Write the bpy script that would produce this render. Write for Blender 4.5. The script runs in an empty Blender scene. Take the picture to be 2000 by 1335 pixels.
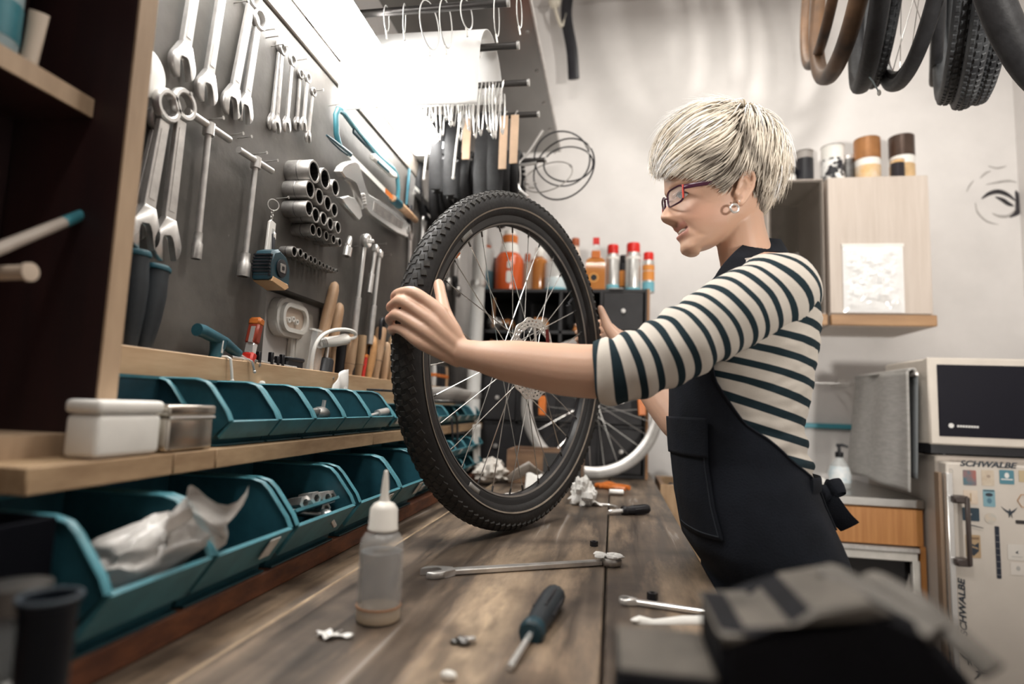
import bpy, bmesh, math, random
import numpy as np
from mathutils import Matrix, Vector, noise
random.seed(7)
S = bpy.context.scene
COL = S.collection
pi = math.pi

# ---------------------------------------------------------------- camera
FPX, IW, IH, CAMZ = 1170.0, 2000.0, 1335.0, 1.156
yc = np.array([(1197-IW/2)/FPX, -(799-IH/2)/FPX, -1.0]); yc /= np.linalg.norm(yc)
hh = np.array([1, -.036, 0.0]); xc = hh-(hh@yc)*yc; xc /= np.linalg.norm(xc)
RW = np.array([xc, yc, np.cross(xc, yc)])
def P(px, py, X=None, Y=None, Z=None):
    """point where the sight line through a pixel meets a real plane of the room"""
    r = RW @ np.array([(px-IW/2)/FPX, -(py-IH/2)/FPX, -1.0])
    t = X/r[0] if X is not None else Y/r[1] if Y is not None else (Z-CAMZ)/r[2]
    return Vector((t*r[0], t*r[1], CAMZ+t*r[2]))
cam = bpy.data.cameras.new('camera')
camo = bpy.data.objects.new('camera', cam); COL.objects.link(camo)
m4 = Matrix.Identity(4)
for i in range(3):
    for j in range(3):
        m4[i][j] = RW[i][j]
m4[2][3] = CAMZ
camo.matrix_world = m4
cam.sensor_width = 36.0
cam.lens = 36.0*FPX/IW
cam.clip_start = .02
cam.dof.use_dof = True
cam.dof.focus_distance = 1.12
cam.dof.aperture_fstop = 2.0
S.camera = camo

# ---------------------------------------------------------------- world, lamps, exposure
S.view_settings.view_transform = 'Standard'
S.view_settings.look = 'None'
S.view_settings.gamma = 1.0
S.view_settings.use_curve_mapping = False
S.view_settings.exposure = 0.35
W = bpy.data.worlds.new('world'); S.world = W; W.use_nodes = True
W.node_tree.nodes['Background'].inputs[0].default_value = (.10, .12, .16, 1)
W.node_tree.nodes['Background'].inputs[1].default_value = .3
def area(name, loc, aim, sx, sy, power, col, spread=None):
    l = bpy.data.lights.new(name, 'AREA'); l.shape = 'RECTANGLE'; l.size = sx; l.size_y = sy
    l.energy = power; l.color = col
    if spread: l.spread = spread
    o = bpy.data.objects.new(name, l); COL.objects.link(o)
    o.location = loc
    o.rotation_euler = (Vector(aim)-Vector(loc)).to_track_quat('-Z', 'Y').to_euler()
    return o
area('ceiling_lamp_light', (.75, 1.25, 3.02), (.45, 1.1, 0), .30, .9, 17, (1, .96, .90))
area('front_ceiling_light', (-.05, .10, 2.98), (.05, .7, 0), .50, .50, 17, (1, .96, .90))
area('rear_ceiling_light', (.40, 2.05, 3.06), (.4, 2.0, 0), .45, .45, 8, (1, .96, .88))
area('tyre_shadow_light', (1.25, -.55, 1.22), (.75, 2.75, 2.42), .14, .14, 9.5, (1, .95, .88), math.radians(75))  # added unseen spot, beam narrowed to throw tyre shadows on the back wall

# ---------------------------------------------------------------- materials
MATS = {}
def mat(name, col, rough=.5, metal=0.0, var=.0, scale=12.0, bump=0.0, bscale=None, spec=.5, trans=0.0, ior=1.45,
        emit=None, estr=0.0, alpha=1.0, sss=0.0, col2=None, detail=4.0, stretch=None, coat=0.0, lo=.35, hi=.68):
    if name in MATS: return MATS[name]
    m = bpy.data.materials.new(name); m.use_nodes = True
    nt = m.node_tree; b = nt.nodes['Principled BSDF']
    c = (*col, 1)
    b.inputs['Base Color'].default_value = c
    b.inputs['Roughness'].default_value = rough
    b.inputs['Metallic'].default_value = metal
    b.inputs['Specular IOR Level'].default_value = spec
    b.inputs['IOR'].default_value = ior
    b.inputs['Transmission Weight'].default_value = trans
    b.inputs['Alpha'].default_value = alpha
    b.inputs['Coat Weight'].default_value = coat
    if sss:
        b.inputs['Subsurface Weight'].default_value = sss
        b.inputs['Subsurface Radius'].default_value = (.012, .005, .003)
        b.inputs['Subsurface Scale'].default_value = 1.0
    if emit:
        b.inputs['Emission Color'].default_value = (*emit, 1)
        b.inputs['Emission Strength'].default_value = estr
    if var or bump or col2:
        tc = nt.nodes.new('ShaderNodeTexCoord')
        mp = nt.nodes.new('ShaderNodeMapping')
        if stretch: mp.inputs['Scale'].default_value = stretch
        nt.links.new(tc.outputs['Object'], mp.inputs['Vector'])
        nz = nt.nodes.new('ShaderNodeTexNoise'); nz.inputs['Scale'].default_value = scale
        nz.inputs['Detail'].default_value = detail; nz.inputs['Roughness'].default_value = .62
        nt.links.new(mp.outputs['Vector'], nz.inputs['Vector'])
        if var or col2:
            cr = nt.nodes.new('ShaderNodeValToRGB')
            k = var
            c2 = col2 if col2 else tuple(max(0, x*(1-k)) for x in col)
            c1 = col if col2 else tuple(min(1, x*(1+k*.5)) for x in col)
            cr.color_ramp.elements[0].position = lo; cr.color_ramp.elements[0].color = (*c2, 1)
            cr.color_ramp.elements[1].position = hi; cr.color_ramp.elements[1].color = (*c1, 1)
            nt.links.new(nz.outputs['Fac'], cr.inputs['Fac'])
            nt.links.new(cr.outputs['Color'], b.inputs['Base Color'])
        if bump:
            src = nz
            if bscale:
                src = nt.nodes.new('ShaderNodeTexNoise'); src.inputs['Scale'].default_value = bscale
                src.inputs['Detail'].default_value = 3
                nt.links.new(mp.outputs['Vector'], src.inputs['Vector'])
            bp = nt.nodes.new('ShaderNodeBump'); bp.inputs['Strength'].default_value = bump
            bp.inputs['Distance'].default_value = .004
            nt.links.new(src.outputs['Fac'], bp.inputs['Height'])
            nt.links.new(bp.outputs['Normal'], b.inputs['Normal'])
    MATS[name] = m
    return m

STEEL = mat('steel', (.68, .66, .64), .36, .82, .2, 30)
CHROME = mat('chrome', (.86, .85, .83), .22, .72)
DSTEEL = mat('dark_steel', (.20, .195, .19), .38, 1.0, .4, 25)
SATIN = mat('satin_steel', (.44, .42, .40), .44, .8, .3, 40)
BLACK = mat('black_plastic', (.012, .012, .016), .42, var=.3)
RUBBER = mat('black_rubber', (.017, .017, .019), .62, var=.4, scale=40, bump=.2, bscale=120)
NAVY = mat('navy_cloth', (.010, .0125, .019), .85, var=.4, scale=9, bump=.25, bscale=420, spec=.25)
TEAL = mat('teal_plastic', (.022, .098, .130), .42, var=.35, scale=14)
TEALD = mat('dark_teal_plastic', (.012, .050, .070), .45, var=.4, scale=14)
TEALL = mat('light_teal_paint', (.045, .20, .245), .4, var=.25, scale=14)
WHITEP = mat('white_plastic', (.80, .78, .74), .4, var=.08)
PAPER = mat('white_paper', (.82, .80, .77), .8, var=.08, scale=30, bump=.3)
ORANGE = mat('orange_plastic', (.62, .17, .03), .35, var=.2)
RED = mat('red_plastic', (.55, .025, .015), .35, var=.2)
WOODL = mat('pale_wood', (.58, .40, .245), .55, col2=(.40, .25, .135), scale=5, stretch=(6, .8, 6), bump=.12)
WOODH = mat('handle_wood', (.56, .37, .23), .45, col2=(.36, .215, .12), scale=9, stretch=(5, 5, .8), bump=.08)
WOODLZ = mat('pale_wood_upright', (.52, .36, .22), .55, col2=(.35, .22, .12), scale=6, stretch=(5, 5, .6), bump=.1)
LABELW = mat('label_paper', (.72, .70, .66), .7, var=.2, scale=60)
CARD = mat('cardboard', (.66, .47, .33), .8, var=.12, scale=20)
CLEARP = mat('clear_film', (.92, .93, .93), .12, trans=.0, alpha=.28, spec=.9)

# ---------------------------------------------------------------- mesh helpers
class MB:
    def __init__(s): s.bm = bmesh.new()
    def box(s, c, d, m=None, bev=0.0, seg=1):
        mm = Matrix.Translation(c) @ Matrix.Diagonal((d[0], d[1], d[2], 1))
        if m is not None: mm = m @ mm
        r = bmesh.ops.create_cube(s.bm, size=1.0, matrix=mm)
        if bev:
            es = list({e for v in r['verts'] for e in v.link_edges})
            bmesh.ops.bevel(s.bm, geom=es, offset=bev, segments=seg, affect='EDGES', profile=.5)
        return s
    def add(s, vs, fs, m=None):
        vv = [s.bm.verts.new((m @ Vector(v)) if m is not None else v) for v in vs]
        for f in fs:
            try: s.bm.faces.new([vv[i] for i in f])
            except ValueError: pass
        return s
    def lathe(s, prof, m=None, seg=20):
        vs, fs, idx = [], [], []
        for r, z in prof:
            if r < 1e-6: idx.append([len(vs)]); vs.append((0, 0, z))
            else:
                idx.append(list(range(len(vs), len(vs)+seg)))
                vs += [(r*math.cos(2*pi*k/seg), r*math.sin(2*pi*k/seg), z) for k in range(seg)]
        for a, b in zip(idx, idx[1:]):
            for k in range(seg):
                k2 = (k+1) % seg
                if len(a) == 1 and len(b) == 1: continue
                if len(a) == 1: fs.append((a[0], b[k2], b[k]))
                elif len(b) == 1: fs.append((a[k], a[k2], b[0]))
                else: fs.append((a[k], a[k2], b[k2], b[k]))
        return s.add(vs, fs, m)
    def torus(s, R, r, m=None, seg=48, rs=10, rz=None):
        rz = rz or r
        vs, fs = [], []
        for i in range(seg):
            a = 2*pi*i/seg
            for j in range(rs):
                b = 2*pi*j/rs
                q = R+r*math.cos(b)
                vs.append((q*math.cos(a), q*math.sin(a), rz*math.sin(b)))
        for i in range(seg):
            for j in range(rs):
                fs.append((i*rs+j, ((i+1) % seg)*rs+j, ((i+1) % seg)*rs+(j+1) % rs, i*rs+(j+1) % rs))
        return s.add(vs, fs, m)
    def cyl(s, a, b, r, r2=None, seg=14, m=None):
        return s.tube([a, b], [r, r if r2 is None else r2], seg, m)
    def tube(s, pts, rad, seg=10, m=None, closed=False, flat=None, up=None, cap=True):
        pts = [Vector(p) for p in pts]; n = len(pts)
        if not hasattr(rad, '__len__'): rad = [rad]*n
        vs, fs = [], []; N = None
        for i, p in enumerate(pts):
            if closed: t = pts[(i+1) % n]-pts[i-1]
            else: t = pts[min(i+1, n-1)]-pts[max(i-1, 0)]
            t = t.normalized() if t.length > 1e-9 else Vector((0, 0, 1))
            if N is None:
                N = Vector(up) if up is not None else t.orthogonal()
            N = N-t*N.dot(t)
            N = N.normalized() if N.length > 1e-6 else t.orthogonal().normalized()
            B = t.cross(N)
            r = rad[i]; ra, rb = r if isinstance(r, tuple) else (r, r*(flat or 1))
            for k in range(seg):
                a = 2*pi*k/seg
                vs.append(p+N*(ra*math.cos(a))+B*(rb*math.sin(a)))
        for i in range(n if closed else n-1):
            i2 = (i+1) % n
            for k in range(seg):
                fs.append((i*seg+k, i*seg+(k+1) % seg, i2*seg+(k+1) % seg, i2*seg+k))
        if not closed and cap:
            fs.append(tuple(range(seg-1, -1, -1))); fs.append(tuple(range((n-1)*seg, n*seg)))
        return s.add(vs, fs, m)
    def prism(s, pts, z0, z1, m=None, bev=0.0):
        """2-D outline (counter-clockwise) extruded along local z"""
        n = len(pts)
        vs = [s.bm.verts.new((m @ Vector((x, y, z))) if m is not None else (x, y, z)) for z in (z0, z1) for x, y in pts]
        fs = [s.bm.faces.new(vs[n-1::-1]), s.bm.faces.new(vs[n:])]
        sd = [s.bm.faces.new((vs[i], vs[(i+1) % n], vs[n+(i+1) % n], vs[n+i])) for i in range(n)]
        if bev:
            es = [e for f in fs for e in f.edges]
            bmesh.ops.bevel(s.bm, geom=es, offset=bev, segments=1, affect='EDGES', clamp_overlap=True)
        return s
    def surf(s, fn, nu, nv, cu=False, cv=False, m=None):
        vs = [fn(i/(nu if cu else nu-1), j/(nv if cv else nv-1)) for i in range(nu) for j in range(nv)]
        fs = []
        for i in range(nu if cu else nu-1):
            for j in range(nv if cv else nv-1):
                i2, j2 = (i+1) % nu, (j+1) % nv
                fs.append((i*nv+j, i2*nv+j, i2*nv+j2, i*nv+j2))
        return s.add(vs, fs, m)
    def blob(s, c, r, m=None, seg=14, rings=8, jit=0.0):
        rr = r if hasattr(r, '__len__') else (r, r, r)
        vs = []; fs = []
        for i in range(rings+1):
            th = pi*i/rings
            if i in (0, rings): vs.append(Vector((0, 0, math.cos(th)))); continue
            vs += [Vector((math.sin(th)*math.cos(2*pi*k/seg), math.sin(th)*math.sin(2*pi*k/seg), math.cos(th))) for k in range(seg)]
        def id(i, k): return 0 if i == 0 else (len(vs)-1 if i == rings else 1+(i-1)*seg+k % seg)
        for i in range(rings):
            for k in range(seg):
                f = [id(i, k), id(i+1, k), id(i+1, k+1), id(i, k+1)]
                q = []
                for x in f:
                    if x not in q: q.append(x)
                if len(q) > 2: fs.append(tuple(q))
        o = []
        for v in vs:
            k = 1+jit*noise.noise(v*2.7+Vector(c)*31) if jit else 1
            o.append(Vector(c)+Vector((v.x*rr[0], v.y*rr[1], v.z*rr[2]))*k)
        return s.add(o, fs, m)
    def mesh(s, name, smooth=40, recalc=True):
        if recalc: bmesh.ops.recalc_face_normals(s.bm, faces=s.bm.faces)
        me = bpy.data.meshes.new(name); s.bm.to_mesh(me); s.bm.free()
        if smooth:
            me.shade_smooth(); me.set_sharp_from_angle(angle=math.radians(smooth))
        return me
    def build(s, name, material, parent=None, loc=None, smooth=40, label=None, solid=0.0, mw=None):
        me = s.mesh(name, smooth)
        me.materials.append(material)
        return link(name, me, parent, loc, label, solid, mw)
def link(name, me, parent=None, loc=None, label=None, solid=0.0, mw=None):
    o = bpy.data.objects.new(name, me); COL.objects.link(o)
    if parent is not None: o.parent = parent
    if mw is not None: o.matrix_basis = mw
    if loc is not None: o.location = loc
    if label: o['label'] = label
    if solid:
        md = o.modifiers.new('thick', 'SOLIDIFY'); md.thickness = solid; md.offset = 0
    return o
def thing(name, label, cat, loc=(0, 0, 0), mw=None, group=None, rz=0.0):
    o = bpy.data.objects.new(name, None); COL.objects.link(o); o.empty_display_size = .02
    if mw is not None: o.matrix_basis = mw
    else: o.location = loc; o.rotation_euler = (0, 0, rz)
    return tag(o, label, cat, group)
def tag(o, label, cat, group=None):
    o['label'] = label; o['category'] = cat
    if group: o['group'] = group
    return o
def struct(o):
    o['kind'] = 'structure'; return o
def dup(root, mw=None, label=None, group=None):
    r = root.copy(); COL.objects.link(r)
    if mw is not None: r.matrix_basis = mw
    if label: r['label'] = label
    if group: r['group'] = group
    for ch in root.children:
        c = ch.copy(); COL.objects.link(c); c.parent = r
        for g in ch.children:
            d = g.copy(); COL.objects.link(d); d.parent = c
    return r
def frame(o, a, b, c):
    """matrix with origin o and the three axes a, b, c"""
    m = Matrix.Identity(4)
    for i in range(3):
        m[i][0] = a[i]; m[i][1] = b[i]; m[i][2] = c[i]; m[i][3] = o[i]
    return m
def wallm(p, ang=0.0):
    """frame on the left wall: local x along the wall (world Y), local y up, local z out of the wall"""
    c, s_ = math.cos(ang), math.sin(ang)
    return frame(p, (0, c, s_), (0, -s_, c), (1, 0, 0))
def along(a, b, up=(0, 0, 1)):
    """frame at a whose local z runs to b"""
    a, b = Vector(a), Vector(b); z = (b-a).normalized()
    u = Vector(up); x = u.cross(z)
    x = x.normalized() if x.length > 1e-4 else z.orthogonal().normalized()
    return frame(a, x, z.cross(x), z)
def rounded(w, h, r, n=4):
    pts = []
    for cx, cy, a0 in ((w/2-r, h/2-r, 0), (-w/2+r, h/2-r, 90), (-w/2+r, -h/2+r, 180), (w/2-r, -h/2+r, 270)):
        for k in range(n+1):
            a = math.radians(a0+90*k/n); pts.append((cx+r*math.cos(a), cy+r*math.sin(a)))
    return pts
def spline(pts, n=8):
    """Catmull-Rom through points"""
    pts = [Vector(p) for p in pts]; out = []
    q = [pts[0]*2-pts[1]]+pts+[pts[-1]*2-pts[-2]]
    for i in range(1, len(q)-2):
        p0, p1, p2, p3 = q[i-1:i+3]
        for k in range(n):
            t = k/n
            out.append(.5*((2*p1)+(p2-p0)*t+(2*p0-5*p1+4*p2-p3)*t*t+(3*p1-p0-3*p2+p3)*t**3))
    out.append(pts[-1]); return out
def text_mesh(txt, size, name, depth=.0004, shear=0.0, bold=0.0):
    cu = bpy.data.curves.new(name, 'FONT'); cu.body = txt; cu.size = size; cu.extrude = depth
    cu.align_x = 'CENTER'; cu.align_y = 'CENTER'; cu.shear = shear; cu.bevel_depth = bold; cu.bevel_resolution = 0
    o = bpy.data.objects.new(name, cu); COL.objects.link(o)
    bpy.context.view_layer.update()
    dg = bpy.context.evaluated_depsgraph_get()
    me = bpy.data.meshes.new_from_object(o.evaluated_get(dg))
    bpy.data.objects.remove(o); bpy.data.curves.remove(cu)
    me.name = name
    return me
# ---------------------------------------------------------------- room shell
XL, XR, YB, YF, ZC = -.70, 1.665, 2.75, -1.9, 3.12
PLASTER = mat('plaster', (.70, .675, .66), .85, var=.10, scale=2.2, bump=.25, bscale=26)
FLOORM = mat('floor_concrete', (.16, .13, .11), .6, var=.4, scale=4, bump=.1)
struct(MB().box(((XL+XR)/2, (YB+YF)/2, -.05), (XR-XL+.4, YB-YF+.4, .1)).build('floor', FLOORM))
struct(MB().box(((XL+XR)/2, (YB+YF)/2, ZC+.05), (XR-XL+.4, YB-YF+.4, .1)).build('ceiling', PLASTER))
struct(MB().box((XL-.05, (YB+YF)/2, ZC/2), (.1, YB-YF+.2, ZC)).build('wall_left', PLASTER))
struct(MB().box((XR+.05, (YB+YF)/2, ZC/2), (.1, YB-YF+.2, ZC)).build('wall_right', PLASTER))
struct(MB().box(((XL+XR)/2, YB+.05, ZC/2), (XR-XL+.2, .1, ZC)).build('wall_back', PLASTER))
struct(MB().box(((XL+XR)/2, YF-.05, ZC/2), (XR-XL+.2, .1, ZC)).build('wall_front', PLASTER))

# ---------------------------------------------------------------- workbench
def plank_mat(nm='worn_bench_wood', worn=False):
    m = bpy.data.materials.new(nm); m.use_nodes = True
    nt = m.node_tree; b = nt.nodes['Principled BSDF']; L = nt.links.new
    tc = nt.nodes.new('ShaderNodeTexCoord'); mp = nt.nodes.new('ShaderNodeMapping')
    mp.inputs['Scale'].default_value = (9, .7, 9); L(tc.outputs['Object'], mp.inputs['Vector'])
    n1 = nt.nodes.new('ShaderNodeTexNoise'); n1.inputs['Scale'].default_value = 4; n1.inputs['Detail'].default_value = 8; n1.inputs['Distortion'].default_value = .6
    L(mp.outputs['Vector'], n1.inputs['Vector'])
    r1 = nt.nodes.new('ShaderNodeValToRGB')
    for p, c, k in ((.32, (.040, .028, .020), 0), (.50, (.092, .067, .048), None), (.66, (.165, .122, .088), 1)):
        e = r1.color_ramp.elements.new(p) if k is None else r1.color_ramp.elements[k]
        e.position = p; e.color = (*c, 1)
    L(n1.outputs['Fac'], r1.inputs['Fac'])
    n2 = nt.nodes.new('ShaderNodeTexNoise'); n2.inputs['Scale'].default_value = 3.2; n2.inputs['Detail'].default_value = 9; n2.inputs['Roughness'].default_value = .7
    mp2 = nt.nodes.new('ShaderNodeMapping'); mp2.inputs['Scale'].default_value = (3.4, .55, 1); L(tc.outputs['Object'], mp2.inputs['Vector']); L(mp2.outputs['Vector'], n2.inputs['Vector'])
    r2 = nt.nodes.new('ShaderNodeValToRGB'); r2.color_ramp.elements[0].position = .50; r2.color_ramp.elements[1].position = .72
    r2.color_ramp.elements[0].color = (0, 0, 0, 1); r2.color_ramp.elements[1].color = (.9, .9, .9, 1)
    L(n2.outputs['Fac'], r2.inputs['Fac'])
    mx = nt.nodes.new('ShaderNodeMix'); mx.data_type = 'RGBA'; mx.inputs['B'].default_value = (.40, .285, .19, 1)
    L(r2.outputs['Color'], mx.inputs['Factor']); L(r1.outputs['Color'], mx.inputs['A'])
    if worn:   # a long pale worn track along the middle plank
        sx = nt.nodes.new('ShaderNodeSeparateXYZ'); L(tc.outputs['Object'], sx.inputs[0])
        def mth(op, a, b=0.0):
            q = nt.nodes.new('ShaderNodeMath'); q.operation = op
            for k, v in enumerate((a, b)):
                if isinstance(v, (int, float)): q.inputs[k].default_value = v
                else: L(v, q.inputs[k])
            return q.outputs[0]
        wob = mth('MULTIPLY', mth('SUBTRACT', n2.outputs['Fac'], .5), .10)
        dx = mth('ABSOLUTE', mth('ADD', mth('SUBTRACT', sx.outputs['X'], .052), wob))
        across = mth('MAXIMUM', mth('SUBTRACT', 1.0, mth('DIVIDE', dx, .040)), 0.0)
        dy = mth('ABSOLUTE', mth('ADD', sx.outputs['Y'], .36))
        length = mth('MAXIMUM', mth('SUBTRACT', 1.0, mth('DIVIDE', dy, .46)), 0.0)
        fine = nt.nodes.new('ShaderNodeTexNoise'); fine.inputs['Scale'].default_value = 38; fine.inputs['Detail'].default_value = 5
        mp3 = nt.nodes.new('ShaderNodeMapping'); mp3.inputs['Scale'].default_value = (1.6, .5, 1); L(tc.outputs['Object'], mp3.inputs['Vector']); L(mp3.outputs['Vector'], fine.inputs['Vector'])
        k = mth('MULTIPLY', mth('POWER', mth('MULTIPLY', across, length), .45), mth('MULTIPLY', fine.outputs['Fac'], 1.75))
        k = mth('MINIMUM', mth('MULTIPLY', k, k), .92)
        mx2 = nt.nodes.new('ShaderNodeMix'); mx2.data_type = 'RGBA'; mx2.inputs['B'].default_value = (.50, .37, .25, 1)
        L(k, mx2.inputs['Factor']); L(mx.outputs['Result'], mx2.inputs['A']); mx = mx2
    n3 = nt.nodes.new('ShaderNodeTexNoise'); n3.inputs['Scale'].default_value = 5.5; n3.inputs['Detail'].default_value = 6
    L(tc.outputs['Object'], n3.inputs['Vector'])
    r3 = nt.nodes.new('ShaderNodeValToRGB'); r3.color_ramp.elements[0].position = .34; r3.color_ramp.elements[1].position = .5
    r3.color_ramp.elements[0].color = (.35, .33, .33, 1); r3.color_ramp.elements[1].color = (1, 1, 1, 1)
    L(n3.outputs['Fac'], r3.inputs['Fac'])
    mu = nt.nodes.new('ShaderNodeMix'); mu.data_type = 'RGBA'; mu.blend_type = 'MULTIPLY'; mu.inputs['Factor'].default_value = 1
    L(mx.outputs['Result'], mu.inputs['A']); L(r3.outputs['Color'], mu.inputs['B'])
    L(mu.outputs['Result'], b.inputs['Base Color'])
    rr = nt.nodes.new('ShaderNodeMapRange'); rr.inputs['To Min'].default_value = .32; rr.inputs['To Max'].default_value = .62
    L(n1.outputs['Fac'], rr.inputs['Value']); L(rr.outputs['Result'], b.inputs['Roughness'])
    bp = nt.nodes.new('ShaderNodeBump'); bp.inputs['Strength'].default_value = .35; bp.inputs['Distance'].default_value = .003
    L(n1.outputs['Fac'], bp.inputs['Height']); L(bp.outputs['Normal'], b.inputs['Normal'])
    return m
BENCHM = plank_mat(); BENCHW = plank_mat('worn_bench_track', True)
BZ, BY0, BY1, BXL, BXR = .90, -.35, 2.64, -.70, .155
bench = thing('workbench', 'long dark plank workbench running along the tool wall', 'workbench', (-.2, 1.2, 0))
for i, (x0, x1) in enumerate(((-.697, -.385), (-.381, -.008), (-.005, BXR))):
    q = MB().box((0, 0, 0), (x1-x0, BY1-BY0, .045), bev=.0025)
    q.build('plank', BENCHW if i == 1 else BENCHM, bench, ((x0+x1)/2+.2, (BY0+BY1)/2-1.2, BZ-.0225-(.009, 0, .001)[i]))
MB().box((0, 0, 0), (.006, BY1-BY0, .0095), bev=.002).build('worn_edge', mat('worn_edge_wood', (.46, .34, .22), .6, col2=(.16, .11, .07), scale=14, stretch=(1, .6, 1)), bench, (-.3825+.2, (BY0+BY1)/2-1.2, BZ-.0044))
DKWOOD = mat('dark_wood', (.075, .05, .036), .6, col2=(.03, .02, .015), scale=6, stretch=(4, 1, 4))
MB().box((0, 0, 0), (.03, BY1-BY0-.1, .12)).build('apron_board', DKWOOD, bench, (BXR-.035+.2, (BY0+BY1)/2-1.2, BZ-.107))
for x in (-.6, .08):
    for y in (BY0+.1, 1.15, BY1-.1):
        MB().box((0, 0, 0), (.08, .08, BZ-.045), bev=.004).build('leg', DKWOOD, bench, (x+.2, y-1.2, (BZ-.045)/2))

# ---------------------------------------------------------------- tool wall: board, rail, ledge, shelf
BOARDX = -.655
BOARDM = mat('grey_board', (.098, .089, .080), .6, var=.4, scale=6, bump=.12, bscale=60, detail=8)
board = thing('tool_board', 'dark grey tool board covering the wall behind the hanging tools', 'board', (XL, 1.2, 1.55))
cy0, cy1, cz1 = 1.03, 1.325, 1.372
for y0, y1, z0, z1 in ((.588, cy0, 1.18, 1.885), (cy0, cy1, cz1, 1.885), (cy1, 1.86, 1.18, 1.885), (1.865, 2.35, 1.18, 1.80)):
    MB().box((.0245, (y0+y1)/2-1.2, (z0+z1)/2-1.55), (.045, y1-y0, z1-z0)).build('panel', BOARDM, board)
RAILM = mat('grey_rail_wood', (.30, .265, .225), .5, col2=(.13, .11, .095), scale=7, stretch=(3, .6, 3))
rail = tag(MB().box((0, 0, 0), (.05, 1.32, .058), bev=.003).build('lamp_rail', RAILM, None, (-.672, 1.19, 1.917)),
           'worn grey wooden rail along the top of the tool board, under the lamp', 'rail')
# ledge that holds the upright tools (front board, bottom board), and the shelf for the bins
ledge = thing('tool_ledge', 'pale wooden ledge under the tool board holding upright tools', 'ledge', (-.62, 1.3, 1.14))
MB().box((0, 0, 0), (.018, 1.712, .075), bev=.0015).build('front_board', WOODL, ledge, (0, .145, .0375))
MB().box((0, 0, 0), (.05, 1.712, .012)).build('bottom_board', WOODL, ledge, (-.034, .145, .02))
for p in ((500, 705), (508, 712), (652, 738)):
    q = P(*p, X=-.61)
    MB().lathe([(0, .0015), (.003, .001), (.003, -.001)], wallm(Vector((.0095, q.y-1.3, q.z-1.14))), 8).build('screw', SATIN, ledge)
shelf = thing('bin_shelf', 'thick pale plank shelf carrying the upper row of blue bins', 'shelf', (-.6, 1.35, 1.075))
SHELFM = mat('shelf_wood', (.50, .35, .21), .6, col2=(.27, .17, .095), scale=5, stretch=(5, 1.2, 5), bump=.2)
for y0, y1 in ((.452, .63), (.631, .705), (.706, 1.22), (1.221, 2.30)):
    MB().box((0, 0, 0), (.20, y1-y0-.0012, .0245), bev=.0012).build('plank', SHELFM, shelf, (0, (y0+y1)/2-1.35, 0))
RUSTM = mat('red_brown_wood', (.24, .085, .035), .55, col2=(.085, .03, .018), scale=16, stretch=(3, 1, 3), bump=.5, hi=.75)
sill = tag(MB().box((0, 0, 0), (.235, 2.0, .029), bev=.002).build('bin_base_plank', RUSTM, None, (-.5775, 1.25, .9057)),
           'chipped red brown plank on the bench under the lower bins', 'plank')
# ---------------------------------------------------------------- lamp above the tools
LAMPW = mat('lamp_white', (.86, .86, .84), .35)
TUBEM = mat('lamp_tube', (1, 1, 1), .4, emit=(1, .98, .94), estr=26)
lamp = thing('strip_lamp', 'long white fluorescent strip lamp above the tool board', 'lamp', (-.602, 1.07, 1.978))
LAMPL = 1.66
prof = [(-.045, -.030), (.055, -.030), (.060, -.012), (.050, -.006), (.012, .0), (.012, .028), (-.045, .028)]
vs = [(x, y, z) for y in (-LAMPL/2, LAMPL/2) for x, z in prof]
n = len(prof)
MB().add(vs, [tuple(range(n-1, -1, -1)), tuple(range(n, 2*n))]+[(i, (i+1) % n, n+(i+1) % n, n+i) for i in range(n)]).build('housing', LAMPW, lamp)
for x, w in ((-.018, .040), (.033, .046)):
    MB().prism(rounded(w, LAMPL-.17, .012), -.0335, -.0302, Matrix.Translation((x, -.045, 0)), bev=.001).build('diffuser', TUBEM, lamp)
MB().box((.0605, -.045, -.018), (.004, LAMPL-.17, .020), bev=.001).build('front_diffuser', TUBEM, lamp)
MB().prism(rounded(.115, .075, .02), 0, .004, frame((.012, LAMPL/2+.0, -.012), (0, 1, 0), (1, 0, 0), (0, 0, -1)), bev=.001).build('end_plate', LAMPW, lamp, (0, 0, .012))
MB().lathe([(0, 0), (.012, 0), (.012, .003), (0, .003)], frame((.03, LAMPL/2-.02, -.034), (1, 0, 0), (0, 1, 0), (0, 0, 1)), 4).build('switch', mat('grey_plastic', (.35, .35, .35), .5), lamp)

# ---------------------------------------------------------------- spanners on the board
def jaw_outline(r, w, s, L0, tilt=15):
    """open jaw about the origin, mouth towards -y, neck joined at y=L0 with half width s"""
    t = math.radians(-90+tilt); b = math.asin(min(.95, w/2/r))
    pts = [(s, L0), (s*1.15, r*1.25)]
    a0 = math.radians(38)
    a1 = t+b
    for k in range(9):
        a = a0+(a1-a0)*k/8; pts.append((r*math.cos(a)*1.02, r*math.sin(a)))
    d = (math.cos(t), math.sin(t)); q = (-d[1], d[0])
    for u, v in ((w/2, -r*.1), (w/2*.8, -.42*r), (w/4, -.56*r), (-w/4, -.56*r), (-w/2*.8, -.42*r), (-w/2, -r*.1)):
        pts.append((q[0]*u+d[0]*v, q[1]*u+d[1]*v))
    a2 = t-b; a3 = math.radians(142-360)
    for k in range(9):
        a = a2+(a3-a2)*k/8; pts.append((r*math.cos(a)*1.02, r*math.sin(a)))
    pts += [(-s*1.15, r*1.25), (-s, L0)]
    return pts[::-1]
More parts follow.
